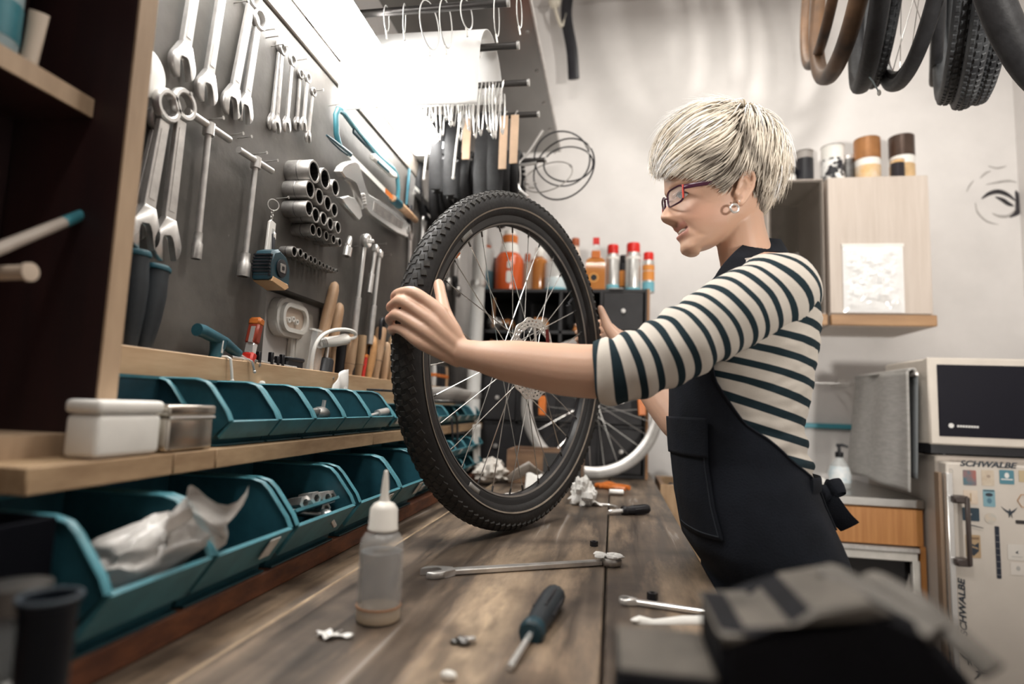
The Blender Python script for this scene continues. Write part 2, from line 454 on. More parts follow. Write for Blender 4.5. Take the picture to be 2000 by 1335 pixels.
def wrench(name, label, L, r, th, kind='ring', mw=None, group=None, material=STEEL, s=None, cat='spanner'):
    """combination (ring) or double-open spanner; origin at the open jaw, shank along +y, flat side towards +z"""
    s = s or r*.40
    t = thing(name, label, cat, mw=mw, group=group)
    MB().prism(jaw_outline(r, r*.95, s, r*1.5), 0, th, bev=min(.0008, th*.15)).build('open_jaw', material, t, smooth=50)
    y1 = L-r*.95 if kind == 'ring' else L-r*1.3
    q = MB()
    q.prism([(-s, r*1.4), (s, r*1.4), (s*.85, y1), (-s*.85, y1)], th*.12, th*.88, bev=.0006)
    q.prism([(-s*.5, r*1.9), (s*.5, r*1.9), (s*.42, y1-r*.5), (-s*.42, y1-r*.5)], th*.86, th*.95)
    q.build('shank', material, t)
    if kind == 'ring':
        ro, ri = r*.92, r*.60
        q = MB()
        pr = [(ri, 0), (ro*.9, 0), (ro, th*.3), (ro, th*.95), (ro*.92, th*1.25), (ri*1.1, th*1.25), (ri, th*1.1), (ri, 0)]
        q.lathe(pr, Matrix.Translation((0, L, 0)), 24)
        q.build('ring_head', material, t)
    elif kind == 'open':
        m = Matrix.Translation((0, L, 0)) @ Matrix.Rotation(pi, 4, 'Z')
        MB().prism(jaw_outline(r*.9, r*.8, s*.85, r*1.4), 0, th, m=m, bev=min(.0008, th*.15)).build('open_jaw', material, t, smooth=50)
    return t
def on_wall(pa, pb, X=-.64):
    A, B = P(*pa, X=X), P(*pb, X=X)
    dy, dz = B.y-A.y, B.z-A.z
    return A, math.hypot(dy, dz), math.atan2(dz, dy)-pi/2
def wall_wrench(label, pa, pb, r, th, kind='ring', X=-.648, group=None, material=STEEL, out=0.0):
    A, L, ang = on_wall(pa, pb, X)
    return wrench('spanner', label, L, r, th, kind, wallm(A, ang), group, material)
wall_wrench('largest open spanner, top of the board nearest the wooden cabinet', (349, 128), (392, -140), .0235, .011, 'ring')
wall_wrench('second largest spanner hanging at the top, right of the biggest one', (397, 178), (440, -90), .0225, .010, 'ring')
wall_wrench('long polished combination spanner, left one of the touching top pair', (447, 205), (488, -8), .0235, .009)
wall_wrench('polished combination spanner with its ring in view, right one of the touching top pair', (472, 218), (500, 38), .0215, .009)
for i, (a, b, r, w, x) in enumerate((
        ((528, 242), (544, 92), .0135, 'longest', -.652), ((537, 247), (549, 96), .0135, 'second longest', -.640), ((557, 247), (568, 118), .0135, 'middle', -.645),
        ((577, 245), (584, 145), .0115, 'thin dark', -.652), ((590, 246), (598, 152), .012, 'second smallest', -.645), ((599, 270), (609, 180), .0105, 'smallest', -.642))):
    wall_wrench(w+' spanner in the cluster of small spanners under the lamp rail', a, b, r, .0055, X=x, group='small spanners on the board', material=SATIN if i % 2 else STEEL)
wall_wrench('big ring spanner hanging lowest left, beside the wooden cabinet', (273, 455), (318, 207), .026, .010, X=-.64)
wall_wrench('big ring spanner hanging beside the T-handle socket wrenches', (317, 478), (350, 205), .026, .010, X=-.64)
wall_wrench('spanner almost hidden behind the cabinet edge', (256, 440), (302, 235), .02, .009, X=-.652)
q = P(283, 140, X=-.645)
t = thing('grinding_disc', 'pale round disc half hidden by the cabinet at the top of the board', 'disc', mw=wallm(q))
MB().lathe([(.005, 0), (.032, 0), (.034, .001), (.034, .004), (.032, .005), (.005, .005), (.005, 0)], seg=28).build('disc', WHITEP, t)
# far spanners behind the wheel rim
for lab, a, b, r in (('steel spanner hanging just left of the tyre, below the adjustable wrench', (795, 600), (799, 450), .022),
                     ('steel spanner hanging left of the tyre, half hidden behind it', (812, 590), (826, 430), .022),
                     ('open spanner hanging above the tyre near the board end', (836, 540), (846, 425), .022)):
    wall_wrench(lab, a, b, r, .009, kind='open')

# nails
def nail(pa, X=-.655, ln=.028, r=.0011, head=True):
    q = P(*pa, X=X)
    m = wallm(q)
    b = MB().cyl((0, 0, -.02), (0, 0.004, ln), r, seg=6)
    if head: b.lathe([(0, ln), (.003, ln), (.003, ln+.001), (0, ln+.001)], m=Matrix.Translation((0, .004, 0)), seg=8)
    me = b.mesh('nail'); me.transform(m); me.transform(Matrix.Translation((-XL, -1.2, -1.55))); me.materials.append(SATIN)
    link('nail', me, board)
for p in ((455, 8), (510, 62), (517, 76), (528, 92), (640, 208), (536, 96), (575, 120), (607, 180), (340, 190), (405, 236), (445, 266), (462, 272), (493, 303), (515, 318),
          (537, 390), (566, 436), (690, 482), (735, 478), (745, 500), (790, 440), (795, 380)):
    nail(p)

# ---------------------------------------------------------------- T-handle socket wrenches
def tee(label, bar0, bar1, top, bot, rs):
    X = -.635
    A, B, T, D = P(*bar0, X=X), P(*bar1, X=X), P(*top, X=X), P(*bot, X=X)
    L = (T-D).length; ang = math.atan2(T.z-D.z, T.y-D.y)-pi/2
    t = thing('socket_wrench', label, 'wrench', mw=wallm(D, ang))
    inv = wallm(D, ang).inverted()
    a, b = inv @ A, inv @ B
    MB().cyl(a, b, .0058).build('cross_bar', STEEL, t)
    mid = a.lerp(b, .5)
    MB().cyl((0, .03, 0), (0, L, 0), .0048).build('shaft', STEEL, t)
    MB().cyl((0, L-.012, 0), (0, L+.008, 0), .0088, seg=14).build('collar', STEEL, t)
    MB().lathe([(rs*.7, 0), (rs, 0), (rs, .024), (rs*.8, .027), (rs*.78, .042), (0, .044)], frame((0, -.002, 0), (1, 0, 0), (0, 0, -1), (0, 1, 0)), 16).build('socket', SATIN, t)
    return t
tee('T-handle socket wrench with thin socket, left of the two on the board', (366, 217), (448, 273), (408, 250), (383, 503), .0078)
tee('T-handle socket wrench with wide socket, right of the two beside the tape measure', (466, 292), (531, 334), (500, 316), (475, 538), .0105)

# ---------------------------------------------------------------- sockets
def socket(lab, px, py, r, ln, X0=-.655, group=None):
    """px,py: centre of the open end; the socket sticks straight out of the board"""
    c = P(px, py, X=X0+ln+.004)
    t = thing('socket', lab, 'socket', mw=wallm(Vector((X0, c.y, c.z))), group=group)
    MB().lathe([(0, .001), (r*.95, .001), (r, .004), (r, ln*.45), (r*1.0, ln*.46), (r*1.0, ln-.002), (r*.96, ln), (r*.80, ln), (r*.78, ln-.002)], seg=24).build('body', SATIN, t)
    k = 12; pr = []
    vs, fs = [], []
    for z in (ln-.002, ln*.35):
        for j in range(k*2):
            a = pi*j/k; q = r*(.80 if j % 2 else .70)
            vs.append((q*math.cos(a), q*math.sin(a), z))
    for j in range(2*k): fs.append((j, (j+1) % (2*k), 2*k+(j+1) % (2*k), 2*k+j))
    fs.append(tuple(range(2*k, 4*k)))
    MB().add(vs, fs).build('hollow', DSTEEL, t, smooth=0)
    MB().lathe([(r*1.003, ln*.5), (r*1.02, ln*.5+.0008), (r*1.003, ln*.5+.0016)], seg=24).build('groove_band', DSTEEL, t)
rows = (('top row', ((618, 335, .0235), (639, 349, .0225), (659, 367, .0185)), .056),
        ('second row', ((610, 370, .0185), (628, 384, .0175), (644, 397, .0165), (657, 410, .0155)), .054),
        ('third row', ((608, 407, .0162), (621, 420, .0160), (636, 427, .0145), (649, 437, .0140), (664, 444, .0135)), .054),
        ('fourth row', ((615, 448, .0125), (627, 453, .0115), (641, 460, .0105), (655, 467, .0105), (667, 473, .0100)), .046))
ordn = ('largest, first from the left', 'second from the left', 'third from the left', 'fourth from the left', 'last on the right')
for rn, items, ln in rows:
    for i, (x, y, r) in enumerate(items):
        socket(f'{ordn[i]} in the {rn} of steel sockets', x, y, r, ln, group='steel sockets on the board')
for i, (x, y, r) in enumerate(((579, 491, .0108), (591, 493, .0088), (601, 500, .0085), (611, 505, .0075), (619, 509, .0078), (628, 514, .0066), (635, 518, .006), (642, 521, .006), (649, 524, .0056), (655, 527, .005), (662, 529, .0048))):
    o = ('first', 'second', 'third', 'fourth', 'fifth', 'sixth', 'seventh', 'eighth', 'ninth', 'tenth', 'last')[i]
    socket(f'{o} from the left in the lowest row of tiny sockets', x, y, r, .030, group='tiny sockets on the board')

# universal joint
c = P(678, 492, X=-.635)
t = thing('universal_joint', 'chrome universal joint hanging right of the sockets', 'tool', mw=wallm(c, math.radians(-14)))
MB().lathe([(.006, -.012), (.0105, -.012), (.0105, .012), (.007, .016), (0, .016)], frame((0, 0, 0), (1, 0, 0), (0, 0, -1), (0, 1, 0)), 14).build('socket_end', CHROME, t)
MB().lathe([(0, .010), (.007, .012), (.007, .036), (.005, .042), (0, .042)], frame((0, 0, 0), (1, 0, 0), (0, 0, -1), (0, 1, 0)), 12).build('drive_end', CHROME, t)
MB().cyl((-.009, .017, 0), (.009, .017, 0), .004).build('pin', STEEL, t)

# ratchet bars
def ratchet(label, a, b, r, head):
    A, L, ang = on_wall(b, a, -.63)
    t = thing('ratchet', label, 'ratchet', mw=wallm(A, ang))
    MB().cyl((0, 0, 0), (0, L*.42, 0), r*1.25).build('grip', STEEL, t)
    MB().cyl((0, L*.42, 0), (0, L, 0), r*.85).build('shaft', CHROME, t)
    if head:
        MB().lathe([(0, -.008), (.017, -.008), (.019, -.004), (.019, .006), (.016, .010), (.012, .010), (.011, .007), (0, .007)], Matrix.Translation((0, L, .002)), 20).build('head', CHROME, t)
        MB().box((.004, L, .015), (.008, .008, .014), bev=.001).build('square_drive', STEEL, t)
    else:
        MB().box((0, L, 0), (.018, .022, .016), bev=.003).build('head', CHROME, t)
    return t
ratchet('tall chrome ratchet with round head, first bar left of the tyre', (713, 470), (690, 665), .0065, True)
ratchet('short chrome extension bar hanging between the two taller bars', (733, 486), (721, 572), .0060, False)
ratchet('tall chrome breaker bar, nearest the hand', (741, 496), (722, 672), .0065, False)

# ---------------------------------------------------------------- adjustable wrench
aw0 = P(694, 374, X=-.632); m = wallm(aw0); inv = m.inverted()
t = thing('adjustable_wrench', 'large chrome adjustable wrench hung slantwise beside the sockets', 'wrench', mw=m)
AW = lambda pts: [((inv @ P(540+x*.2548, 280+y*.2548, X=-.632)).x, (inv @ P(540+x*.2548, 280+y*.2548, X=-.632)).y) for x, y in pts]
MB().prism(AW([(430, 215), (450, 175), (490, 145), (540, 132), (570, 150), (590, 200), (605, 270), (625, 350), (655, 392), (640, 488), (612, 505), (600, 450), (590, 380), (560, 300), (520, 270), (470, 268)])[::-1], 0, .020, bev=.003).build('fixed_jaw', CHROME, t)
MB().prism(AW([(640, 375), (760, 450), (880, 530), (985, 622), (992, 665), (965, 722), (880, 680), (760, 600), (680, 545), (632, 492)])[::-1], .002, .017, bev=.003).build('handle', CHROME, t)
MB().prism(AW([(700, 445), (780, 495), (930, 605), (915, 655), (780, 575), (690, 515)])[::-1], .0168, .0176).build('handle_recess', SATIN, t)
MB().prism(AW([(440, 415), (500, 400), (555, 425), (597, 500), (608, 560), (582, 592), (540, 540), (480, 480)])[::-1], .003, .018, bev=.002).build('moving_jaw', CHROME, t)
k0, k1 = AW([(600, 385), (615, 470)])
MB().lathe([(0, 0)]+[(.0075 if k % 2 else .006, .0035*k) for k in range(9)]+[(0, .028)], along((k0[0], k0[1], .019), (k1[0], k1[1], .019)), 12).build('knurl', STEEL, t)
h0 = AW([(968, 668)])[0]
MB().lathe([(.0065, .0168), (.012, .0168), (.012, .0182), (.0065, .0182)], Matrix.Translation((h0[0], h0[1], 0)), 16).build('hang_hole', DSTEEL, t)

# ---------------------------------------------------------------- hacksaw
Xs = -.632
hs0 = P(662, 295, X=Xs); m = wallm(hs0); inv = m.inverted()
t = thing('hacksaw', 'hacksaw with teal frame and white blade hung under the lamp rail', 'saw', mw=m)
L2 = lambda p: inv @ P(*p, X=Xs)
MB().tube([L2(p) for p in ((664, 287), (657, 262), (656, 225), (661, 213), (672, 220), (700, 258), (740, 305), (768, 330), (776, 345), (778, 370), (776, 392))], [(.006, .008)]*11, 8, up=(0, 0, 1)).build('saw_frame', TEALL, t)
MB().tube([L2(p) for p in ((690, 255), (735, 302))], [(.0028, .0086)]*2, 8, up=(0, 0, 1)).build('frame_recess', TEALD, t)
a, b = L2((680, 300)), L2((768, 388)); d = (b-a).normalized(); nn = Vector((-d.y, d.x, 0))
MB().add([a+nn*.007, a-nn*.007, b-nn*.007, b+nn*.007]+[x+Vector((0, 0, .0012)) for x in (a+nn*.007, a-nn*.007, b-nn*.007, b+nn*.007)], [(0, 1, 2, 3), (7, 6, 5, 4), (0, 4, 5, 1), (1, 5, 6, 2), (2, 6, 7, 3), (3, 7, 4, 0)]).build('blade', WHITEP, t)
b2 = a.lerp(b, .78); 
MB().add([b2+nn*.0072+Vector((0, 0, .0014)), b2-nn*.0072+Vector((0, 0, .0014)), b-nn*.0072+Vector((0, 0, .0014)), b+nn*.0072+Vector((0, 0, .0014))], [(0, 1, 2, 3)]).build('painted_blade_end', ORANGE, t)
MB().tube([L2((638, 264)), L2((650, 275)), L2((668, 290)), L2((684, 302))], [.002, .005, .007, .006], 10).build('blade_tensioner', TEALD, t)
MB().tube([L2((766, 386)), L2((782, 402)), L2((798, 418)), L2((812, 430))], [.010, .012, .012, .009], 10).build('handle', WOODH, t)
MB().tube([L2((768, 388)), L2((780, 400))], [.0125, .0128], 10).build('ferrule', TEAL, t)

# utility knife + two flat tools at the board end
A, L, ang = on_wall((722, 305), (768, 345), -.635); ang += pi/2
t = thing('utility_knife', 'teal and white utility knife hung inside the hacksaw frame', 'knife', mw=wallm(A, ang))
MB().prism([(0, -.008), (L*.8, -.012), (L, -.004), (L*.95, .009), (.01, .010), (-.004, .003)], 0, .014, bev=.003).build('body', WHITEP, t)
MB().prism([(.02, -.0115), (L*.6, -.0125), (L*.6, -.005), (.02, -.003)], .012, .0165, bev=.002).build('grip', TEAL, t)
MB().prism([(L*.93, -.003), (L+.022, .002), (L+.016, .009), (L*.93, .008)], .005, .0058).build('blade', CHROME, t)
q0 = P(803, 372, X=-.64)
t = thing('scraper', 'steel scraper with teal edge hung at the far end of the board', 'scraper', mw=wallm(q0, math.radians(-3)))
MB().box((0, 0, 0), (.055, .11, .004), bev=.001).build('blade', STEEL, t)
MB().box((-.03, 0, 0), (.006, .12, .008), bev=.001).build('edge_guard', TEAL, t)
MB().cyl((0, -.05, 0), (0, -.11, 0), .008).build('handle', BLACK, t)
A, L, ang = on_wall((818, 385), (850, 415), -.64); ang += pi/2
t = thing('steel_square', 'dark steel square hung slantwise above the tyre', 'square', mw=wallm(A, ang))
MB().box((L/2, 0, 0), (L*1.6, .022, .008), bev=.001).build('stock', DSTEEL, t)
MB().box((L/2, .018, 0), (L*1.5, .012, .003)).build('edge', WHITEP, t)

# ---------------------------------------------------------------- tape measure, key ring with tag
c = P(531, 524, X=-.615)
t = thing('tape_measure', 'dark teal tape measure hanging on the board above the switch', 'tape measure', mw=wallm(c))
MB().prism([(-.032, -.026), (.02, -.036), (.034, -.026), (.034, .004), (.020, .026), (-.006, .034), (-.026, .026), (-.034, .006)], -.02, .018, bev=.005).build('case', TEALD, t)
q = MB()
for k in range(7): q.box((-.034+.0015*abs(k-3), -.018+.006*k, 0), (.006, .003, .034))
q.build('grip_ribs', BLACK, t)
MB().prism([(-.027, -.0285), (.018, -.037), (.030, -.030), (.026, -.024), (-.024, -.019)], -.0185, .0188, bev=.001).build('base_band', mat('tape_orange', (.62, .38, .2), .5), t)
MB().lathe([(0, .019), (.0165, .019), (.0165, .0205), (.014, .021), (0, .021)], seg=20).build('hub_disc', BLACK, t)
MB().prism(rounded(.016, .016, .002), .0205, .0225).build('emblem', SATIN, t)
MB().prism(rounded(.007, .007, .001), .0222, .0232).build('emblem_core', BLACK, t)
MB().tube([(.0, .03, 0), (.003, .055, -.003), (.006, .066, -.006)], [(.003, .0015)]*3, 6).build('hang_loop', BLACK, t)
MB().box((.006, .062, -.004), (.006, .014, .004), bev=.001).build('belt_clip', CHROME, t)
c = P(530, 400, X=-.64)
t = thing('key_ring', 'key ring with long white tag hanging above the tape measure', 'key ring', mw=wallm(c))
MB().torus(.0105, .0011, frame((0, 0, .004), (.8, 0, .6), (0, 1, 0), (-.6, 0, .8)), 28, 6).build('ring', STEEL, t)
q = MB()
for k in range(4): q.torus(.003, .0006, frame((.0, -.013-.004*k, .003), (1, 0, 0), (0, 1, 0), (0, 0, 1)) if k % 2 else frame((.0, -.013-.004*k, .003), (0, 0, 1), (0, 1, 0), (1, 0, 0)), 12, 5)
q.build('chain', STEEL, t)
MB().prism([(-.013, -.105), (.009, -.110), (.013, -.032), (-.002, -.029), (-.008, -.034)], 0, .005, bev=.001).build('tag', WHITEP, t)
MB().prism([(-.002, -.098), (.006, -.098), (.008, -.045), (.001, -.045)], .005, .0056).build('tag_print', mat('grey_print', (.45, .44, .43), .6), t)

# ---------------------------------------------------------------- wall socket in the cut-out
sw0 = P(562, 622, X=-.69)
t = thing('wall_socket', 'white surface wall socket in the cut-out of the tool board', 'socket', mw=wallm(Vector((-.70, sw0.y, sw0.z))))
MB().prism(rounded(.122, .080, .03, 8), 0, .022, bev=.003).build('housing', WHITEP, t)
n = 28
def ring_pts(w, h, r): return rounded(w, h, r, 6)
oo, ii = ring_pts(.104, .062, .028), ring_pts(.086, .044, .02)
k = len(oo)
MB().add([(x, y, .0215) for x, y in oo]+[(x, y, .031) for x, y in oo]+[(x, y, .031) for x, y in ii]+[(x, y, .023) for x, y in ii],
         [(a*k+i, a*k+(i+1) % k, (a+1)*k+(i+1) % k, (a+1)*k+i) for a in range(3) for i in range(k)]).build('rim', WHITEP, t)
MB().prism(ring_pts(.086, .044, .02), .0215, .0225).build('well', mat('socket_beige', (.52, .42, .34), .5), t)
for x in (-.016, 0, .016):
    MB().lathe([(.003, .0226), (.0062, .0226), (.0062, .029), (.003, .029), (.003, .0226)], Matrix.Translation((x-.008, -.006+.004*(x == 0), 0)), 12).build('contact', WHITEP, t)
    MB().lathe([(0, .0235), (.003, .0235)], Matrix.Translation((x-.008, -.006+.004*(x == 0), 0)), 12).build('contact_hole', BLACK, t)
t = thing('junction_cover', 'white cover plate beside the wall socket behind the file handles', 'cover plate', mw=wallm(Vector((-.70, 1.235, 1.27))))
MB().prism(rounded(.085, .16, .012), 0, .014, bev=.003).build('plate', WHITEP, t)
MB().prism(rounded(.06, .13, .008), .014, .0165, bev=.001).build('raised_panel', WHITEP, t)
# ---------------------------------------------------------------- upright tools standing in the ledge (X about -.635)
LX = -.636
def up(pb, pt, X=LX, zmin=1.168):
    """base and top of a tool that stands in the ledge: pixels on the plane X; base is carried down to the ledge bottom"""
    B, T = P(*pb, X=X), P(*pt, X=X)
    d = (T-B)
    if B.z > zmin: B = B-d*((B.z-zmin)/d.z)
    return B, T
def turned(name, label, cat, pb, pt, rad, material, X=LX, extra=None, group=None):
    """turned handle along its axis: rad = list of (fraction, radius)"""
    B, T = up(pb, pt, X)
    L = (T-B).length
    t = thing(name, label, cat, mw=along(B, T, (1, 0, 0)), group=group)
    MB().lathe([(0, rad[0][0]*L)]+[(r, f*L) for f, r in rad]+[(0, rad[-1][0]*L)], seg=18).build('handle', material, t)
    return t, L
GRIPD = mat('dark_grip', (.022, .028, .034), .5, var=.3, scale=20)
for lab, pb, pt in (('dark file handle with teal collar, against the cabinet edge', (250, 672), (268, 492)),
                    ('dark file handle with teal collar, right of its twin', (278, 680), (308, 522))):
    t, L = turned('file', lab, 'file', pb, pt, [(.0, .0085), (.12, .009), (.25, .0105), (.55, .0165), (.75, .0178), (.92, .0158), (1.0, .0158)], GRIPD)
    MB().lathe([(.0158, L*.965), (.0174, L*.97), (.0179, L*.99), (.016, L*1.012), (0, L*1.015)], seg=18).build('end_collar', TEAL, t)
    MB().lathe([(.0088, 0), (.0100, L*.02), (.0104, L*.17), (.0098, L*.19)], seg=18).build('lower_collar', TEAL, t)

# teal T-handle hex key lying in the ledge
c = P(430, 675, X=-.628)
t = thing('hex_driver', 'teal T-handle hex driver lying on the ledge', 'hex key', mw=wallm(c, math.radians(-9)))
MB().tube([(-.075, .012, 0), (-.06, .014, 0), (-.02, .012, 0), (.012, .009, 0), (.045, .002, 0), (.062, -.001, 0)], [.0125, .0125, .012, .0125, .011, .010], 14).build('cross_grip', TEAL, t)
MB().tube([(-.006, .012, 0), (-.008, -.014, 0), (-.014, -.045, 0)], [(.018, .0115), (.013, .011), (.010, .009)], 14).build('stem_grip', TEAL, t)
MB().box((-.007, -.004, .0115), (.006, .026, .002), bev=.0008).build('print_label', LABELW, t)
MB().cyl((.06, -.001, 0), (.09, -.004, 0), .0032).build('steel_key', CHROME, t)
t.scale = (.80, .80, .80)
# red driver / cutter
B, T = up((483, 712), (502, 625), -.628, 1.19)
L = (T-B).length
t = thing('red_cutter', 'red cutter with orange cap and silver window on the ledge', 'cutter', mw=along(B, T, (1, 0, 0)))
MB().box((0, 0, L*.2), (.016, .022, L*.42), bev=.003).build('lower_body', RED, t)
MB().box((0, 0, L*.5), (.012, .016, L*.2), bev=.001).build('steel_neck', CHROME, t)
MB().box((0, 0, L*.75), (.016, .022, L*.36), bev=.003).build('upper_body', mat('dark_red', (.28, .04, .02), .35), t)
MB().box((0.008, .002, L*.72), (.003, .008, L*.28)).build('silver_window', CHROME, t)
MB().box((0, 0, L*.96), (.018, .024, .016), bev=.004).build('cap', ORANGE, t)
# tap wrench: long thin bar with black grips
a, b = P(452, 697, X=-.622), P(578, 718, X=-.622)
t = thing('tap_wrench', 'thin steel tap wrench with black pegs lying across the ledge', 'tap wrench', mw=frame((0, 0, 0), (1, 0, 0), (0, 1, 0), (0, 0, 1)))
t.location = a
MB().cyl((0, 0, 0), b-a, .0028, seg=10).build('bar', STEEL, t)
for f, h in ((.37, .024), (.56, .030), (.66, .020), (.74, .030)):
    p = (b-a)*f
    MB().box(p+Vector((0, 0, .006)), (.008, .008, h), bev=.001).build('peg', BLACK, t)
# black box
c = P(565, 697, X=-.64)
t = thing('drill_case', 'small black ribbed case beneath the wall socket', 'case', mw=wallm(Vector((-.645, c.y, 1.172))))
MB().box((0, .033, .005), (.062, .062, .03), bev=.003).build('case_body', BLACK, t)
MB().box((0, .031, .006), (.0635, .002, .0315)).build('seam_band', DSTEEL, t)
MB().box((0, .060, .006), (.0645, .008, .032), bev=.002).build('lid', BLACK, t)
# clear bag
c = P(622, 690, X=-.63)
t = thing('clear_bag', 'narrow clear plastic bag standing behind the white cable', 'bag', mw=wallm(Vector((-.64, c.y, 1.172))))
def bagf(u, v):
    a = 2*pi*u; w = .03*(1-.25*v)+.004*math.sin(5*a+4*v)
    return (w*math.cos(a)+.012*v, .135*v, (.010*(1-.6*v)+.002*math.sin(3*a+9*v))*math.sin(a))
MB().surf(bagf, 20, 12, cu=True).build('film', CLEARP, t)
MB().box((0, .132, 0), (.044, .004, .006)).build('seal_strip', WHITEP, t)
# lead with plug
t = thing('cable_lead', 'white cable looping over its plug in front of the wooden handles', 'cable', mw=frame((0, 0, 0), (1, 0, 0), (0, 1, 0), (0, 0, 1)))
pl = [(607, 728, -.622), (610, 700, -.620), (617, 672, -.617), (632, 653, -.614), (655, 644, -.612), (680, 644, -.612), (693, 650, -.612), (694, 657, -.613), (686, 661, -.615), (676, 661, -.617)]
q0 = P(*pl[0][:2], X=pl[0][2]); t.location = q0
MB().tube(spline([P(x, y, X=X)-q0 for x, y, X in pl], 5), .0042, 10).build('cord', WHITEP, t)
MB().tube([P(676, 662, X=-.617)-q0, P(655, 666, X=-.622)-q0, P(632, 668, X=-.627)-q0], [.0125, .0125, .011], 16).build('plug_body', WHITEP, t)
MB().tube([P(679, 661.5, X=-.616)-q0, P(675, 662, X=-.617)-q0], [.0085, .013], 16).build('plug_end', WHITEP, t)
q = MB()
for k in range(5): q.torus(.0105, .0012, along(P(634-2.5*k, 668+.6*k, X=-.627)-q0, P(620, 672, X=-.628)-q0), 16, 5)
q.build('spring_guard', STEEL, t)
# wooden and dark handles, left to right
hand = [(.0, .008), (.1, .010), (.2, .009), (.45, .012), (.7, .0135), (.9, .0125), (.97, .009), (1.0, .004)]
straight = [(.0, .010), (.3, .011), (.8, .0135), (.93, .0125), (.98, .009), (1.0, .004)]
for lab, pb, pt, rad, mt, x in (
        ('tallest pale wooden file handle beside the cover plate', (622, 690), (655, 551), straight, WOODH, -.645),
        ('second tall wooden file handle, right of the tallest', (645, 690), (664, 592), straight, WOODH, -.650),
        ('thin pale wooden stick between the dark chuck and the black file', (648, 722), (652, 676), [(.0, .006), (1, .006)], WOODH, -.630),
        ('stout pale wooden handle right below the white plug', (677, 738), (688, 655), [(.0, .008), (.12, .0115), (.25, .0105), (.4, .012), (.48, .0155), (.85, .0155), (1.0, .0145)], WOODH, -.628),
        ('flat brown wooden handle right of the stout pale handle', (700, 742), (708, 655), [(.0, .010), (.9, .0115), (1, .011)], WOODLZ, -.636),
        ('orange varnished handle with a dark hole behind the red pencil', (718, 742), (729, 655), [(.0, .007), (.3, .009), (.55, .0145), (.8, .0155), (.95, .011), (1, .004)], mat('varnished_wood', (.62, .33, .14), .3, var=.3), -.632),
        ('grey brown turned handle with two rings and a flat top', (732, 740), (745, 640), [(.0, .012), (.12, .013), (.25, .010), (.45, .012), (.7, .0155), (.72, .0148), (.74, .0155), (.97, .0155), (1, .013)], WOODH, -.640),
        ('slim brown handle next to the flat-topped grey brown one', (748, 745), (756, 668), hand, WOODH, -.636),
        ('last wooden handle, partly hidden by the tyre', (760, 748), (768, 655), hand, WOODLZ, -.634)):
    t, L = turned('wooden_tool', lab, 'tool', pb, pt, rad, mt, x, group='tools standing in the ledge')
    MB().lathe([(.0082, -.004), (.0105, -.004), (.0105, L*.1), (.0098, L*.11)], seg=14).build('ferrule', DSTEEL, t)
    if 'hole' in lab:
        MB().prism(rounded(.007, .028, .0033), .0142, .0162, frame((0, 0, L*.72), (0, 1, 0), (0, 0, 1), (1, 0, 0))).build('slot', BLACK, t)
    if 'stout' in lab or 'grey brown turned' in lab:
        MB().lathe([(.0155, L*.5), (.0161, L*.505), (.0155, L*.51)], seg=14).build('turned_ring', mat('dark_ring', (.16, .1, .06), .5), t)
B, T = up((708, 742), (716, 694), -.622)
t = thing('red_pencil', 'red pencil-like scriber standing among the wooden handles', 'pencil', mw=along(B, T, (1, 0, 0)))
L = (T-B).length
MB().lathe([(0, 0), (.0045, 0), (.0045, L), (0, L)], seg=6).build('body', RED, t)
MB().lathe([(.0052, L-.006), (.0052, L+.002), (0, L+.002)], seg=10).build('cap', ORANGE, t)
B, T = up((660, 735), (668, 672), -.64)
t, L = turned('black_file', 'black handled file standing left of the stout wooden handle', 'file', (662, 735), (668, 670), [(0, .0105), (1, .012)], BLACK, -.642)
MB().lathe([(.0125, L*.95), (.013, L), (0, L*1.01)], seg=14).build('end_cap', DSTEEL, t)
t, L = turned('drill_chuck', 'black cylindrical chuck with thin steel spindle behind the ledge', 'chuck', (632, 735), (637, 700), [(0, .0185), (.45, .0185), (.47, .0175), (.95, .0175), (1, .015)], BLACK, -.632)
MB().cyl((0, 0, L), (0, 0, L+.03), .004).build('spindle', CHROME, t)
MB().lathe([(.0176, L*.5), (.0192, L*.5), (.0192, L*.56), (.0176, L*.56)], seg=18).build('sleeve_band', DSTEEL, t)
MB().box((.002, -.018, L*.75), (.004, .004, .022)).build('chuck_key_stub', CHROME, t)
# black hook tool above the handles
c = P(748, 630, X=-.636)
t = thing('pincers', 'black handled pincers sticking up among the wooden handles', 'pliers', mw=wallm(c))
MB().tube(spline([(-.016, -.05, 0), (-.015, -.01, 0), (-.008, .008, 0), (.006, .009, 0), (.012, -.002, 0), (.010, -.03, 0), (.012, -.06, 0)], 5), .0052, 8).build('looped_handle', BLACK, t)
MB().cyl((.006, -.03, 0), (.010, -.075, 0), .006).build('lower_grip', TEAL, t)
# small hooks on the ledge front
for p, lab, ln in ((447, 708), 'white metal hook hung over the ledge near the teal hex driver', .034), ((489, 716), 'small silver clip hung over the ledge below the red cutter', .016):
    q = P(*p, X=-.607)
    t = thing('hook', lab, 'hook', mw=wallm(Vector((-.6075, q.y, 1.214))))
    MB().tube([(-.002, -.004, -.030), (-.002, .003, -.026), (0, .0035, -.004), (.001, .001, .002), (.004, -ln*.5, .0035), (.007, -ln, .004)], .0022, 8).build('wire', WHITEP if ln > .02 else CHROME, t)
    MB().blob((.007, -ln, .004), .0032, seg=8, rings=6).build('tip', WHITEP if ln > .02 else CHROME, t)
q = P(512, 745, X=-.605)
t = thing('cap_nut', 'tiny cream plastic cap behind the first blue bin', 'cap', (q.x, q.y, 1.174))
MB().lathe([(.006, 0), (.006, .005), (.004, .009), (0, .010)], seg=12).build('dome', WHITEP, t)
MB().lathe([(0, .0), (.008, 0), (.008, .002), (.006, .002)], seg=12).build('flange', WHITEP, t)

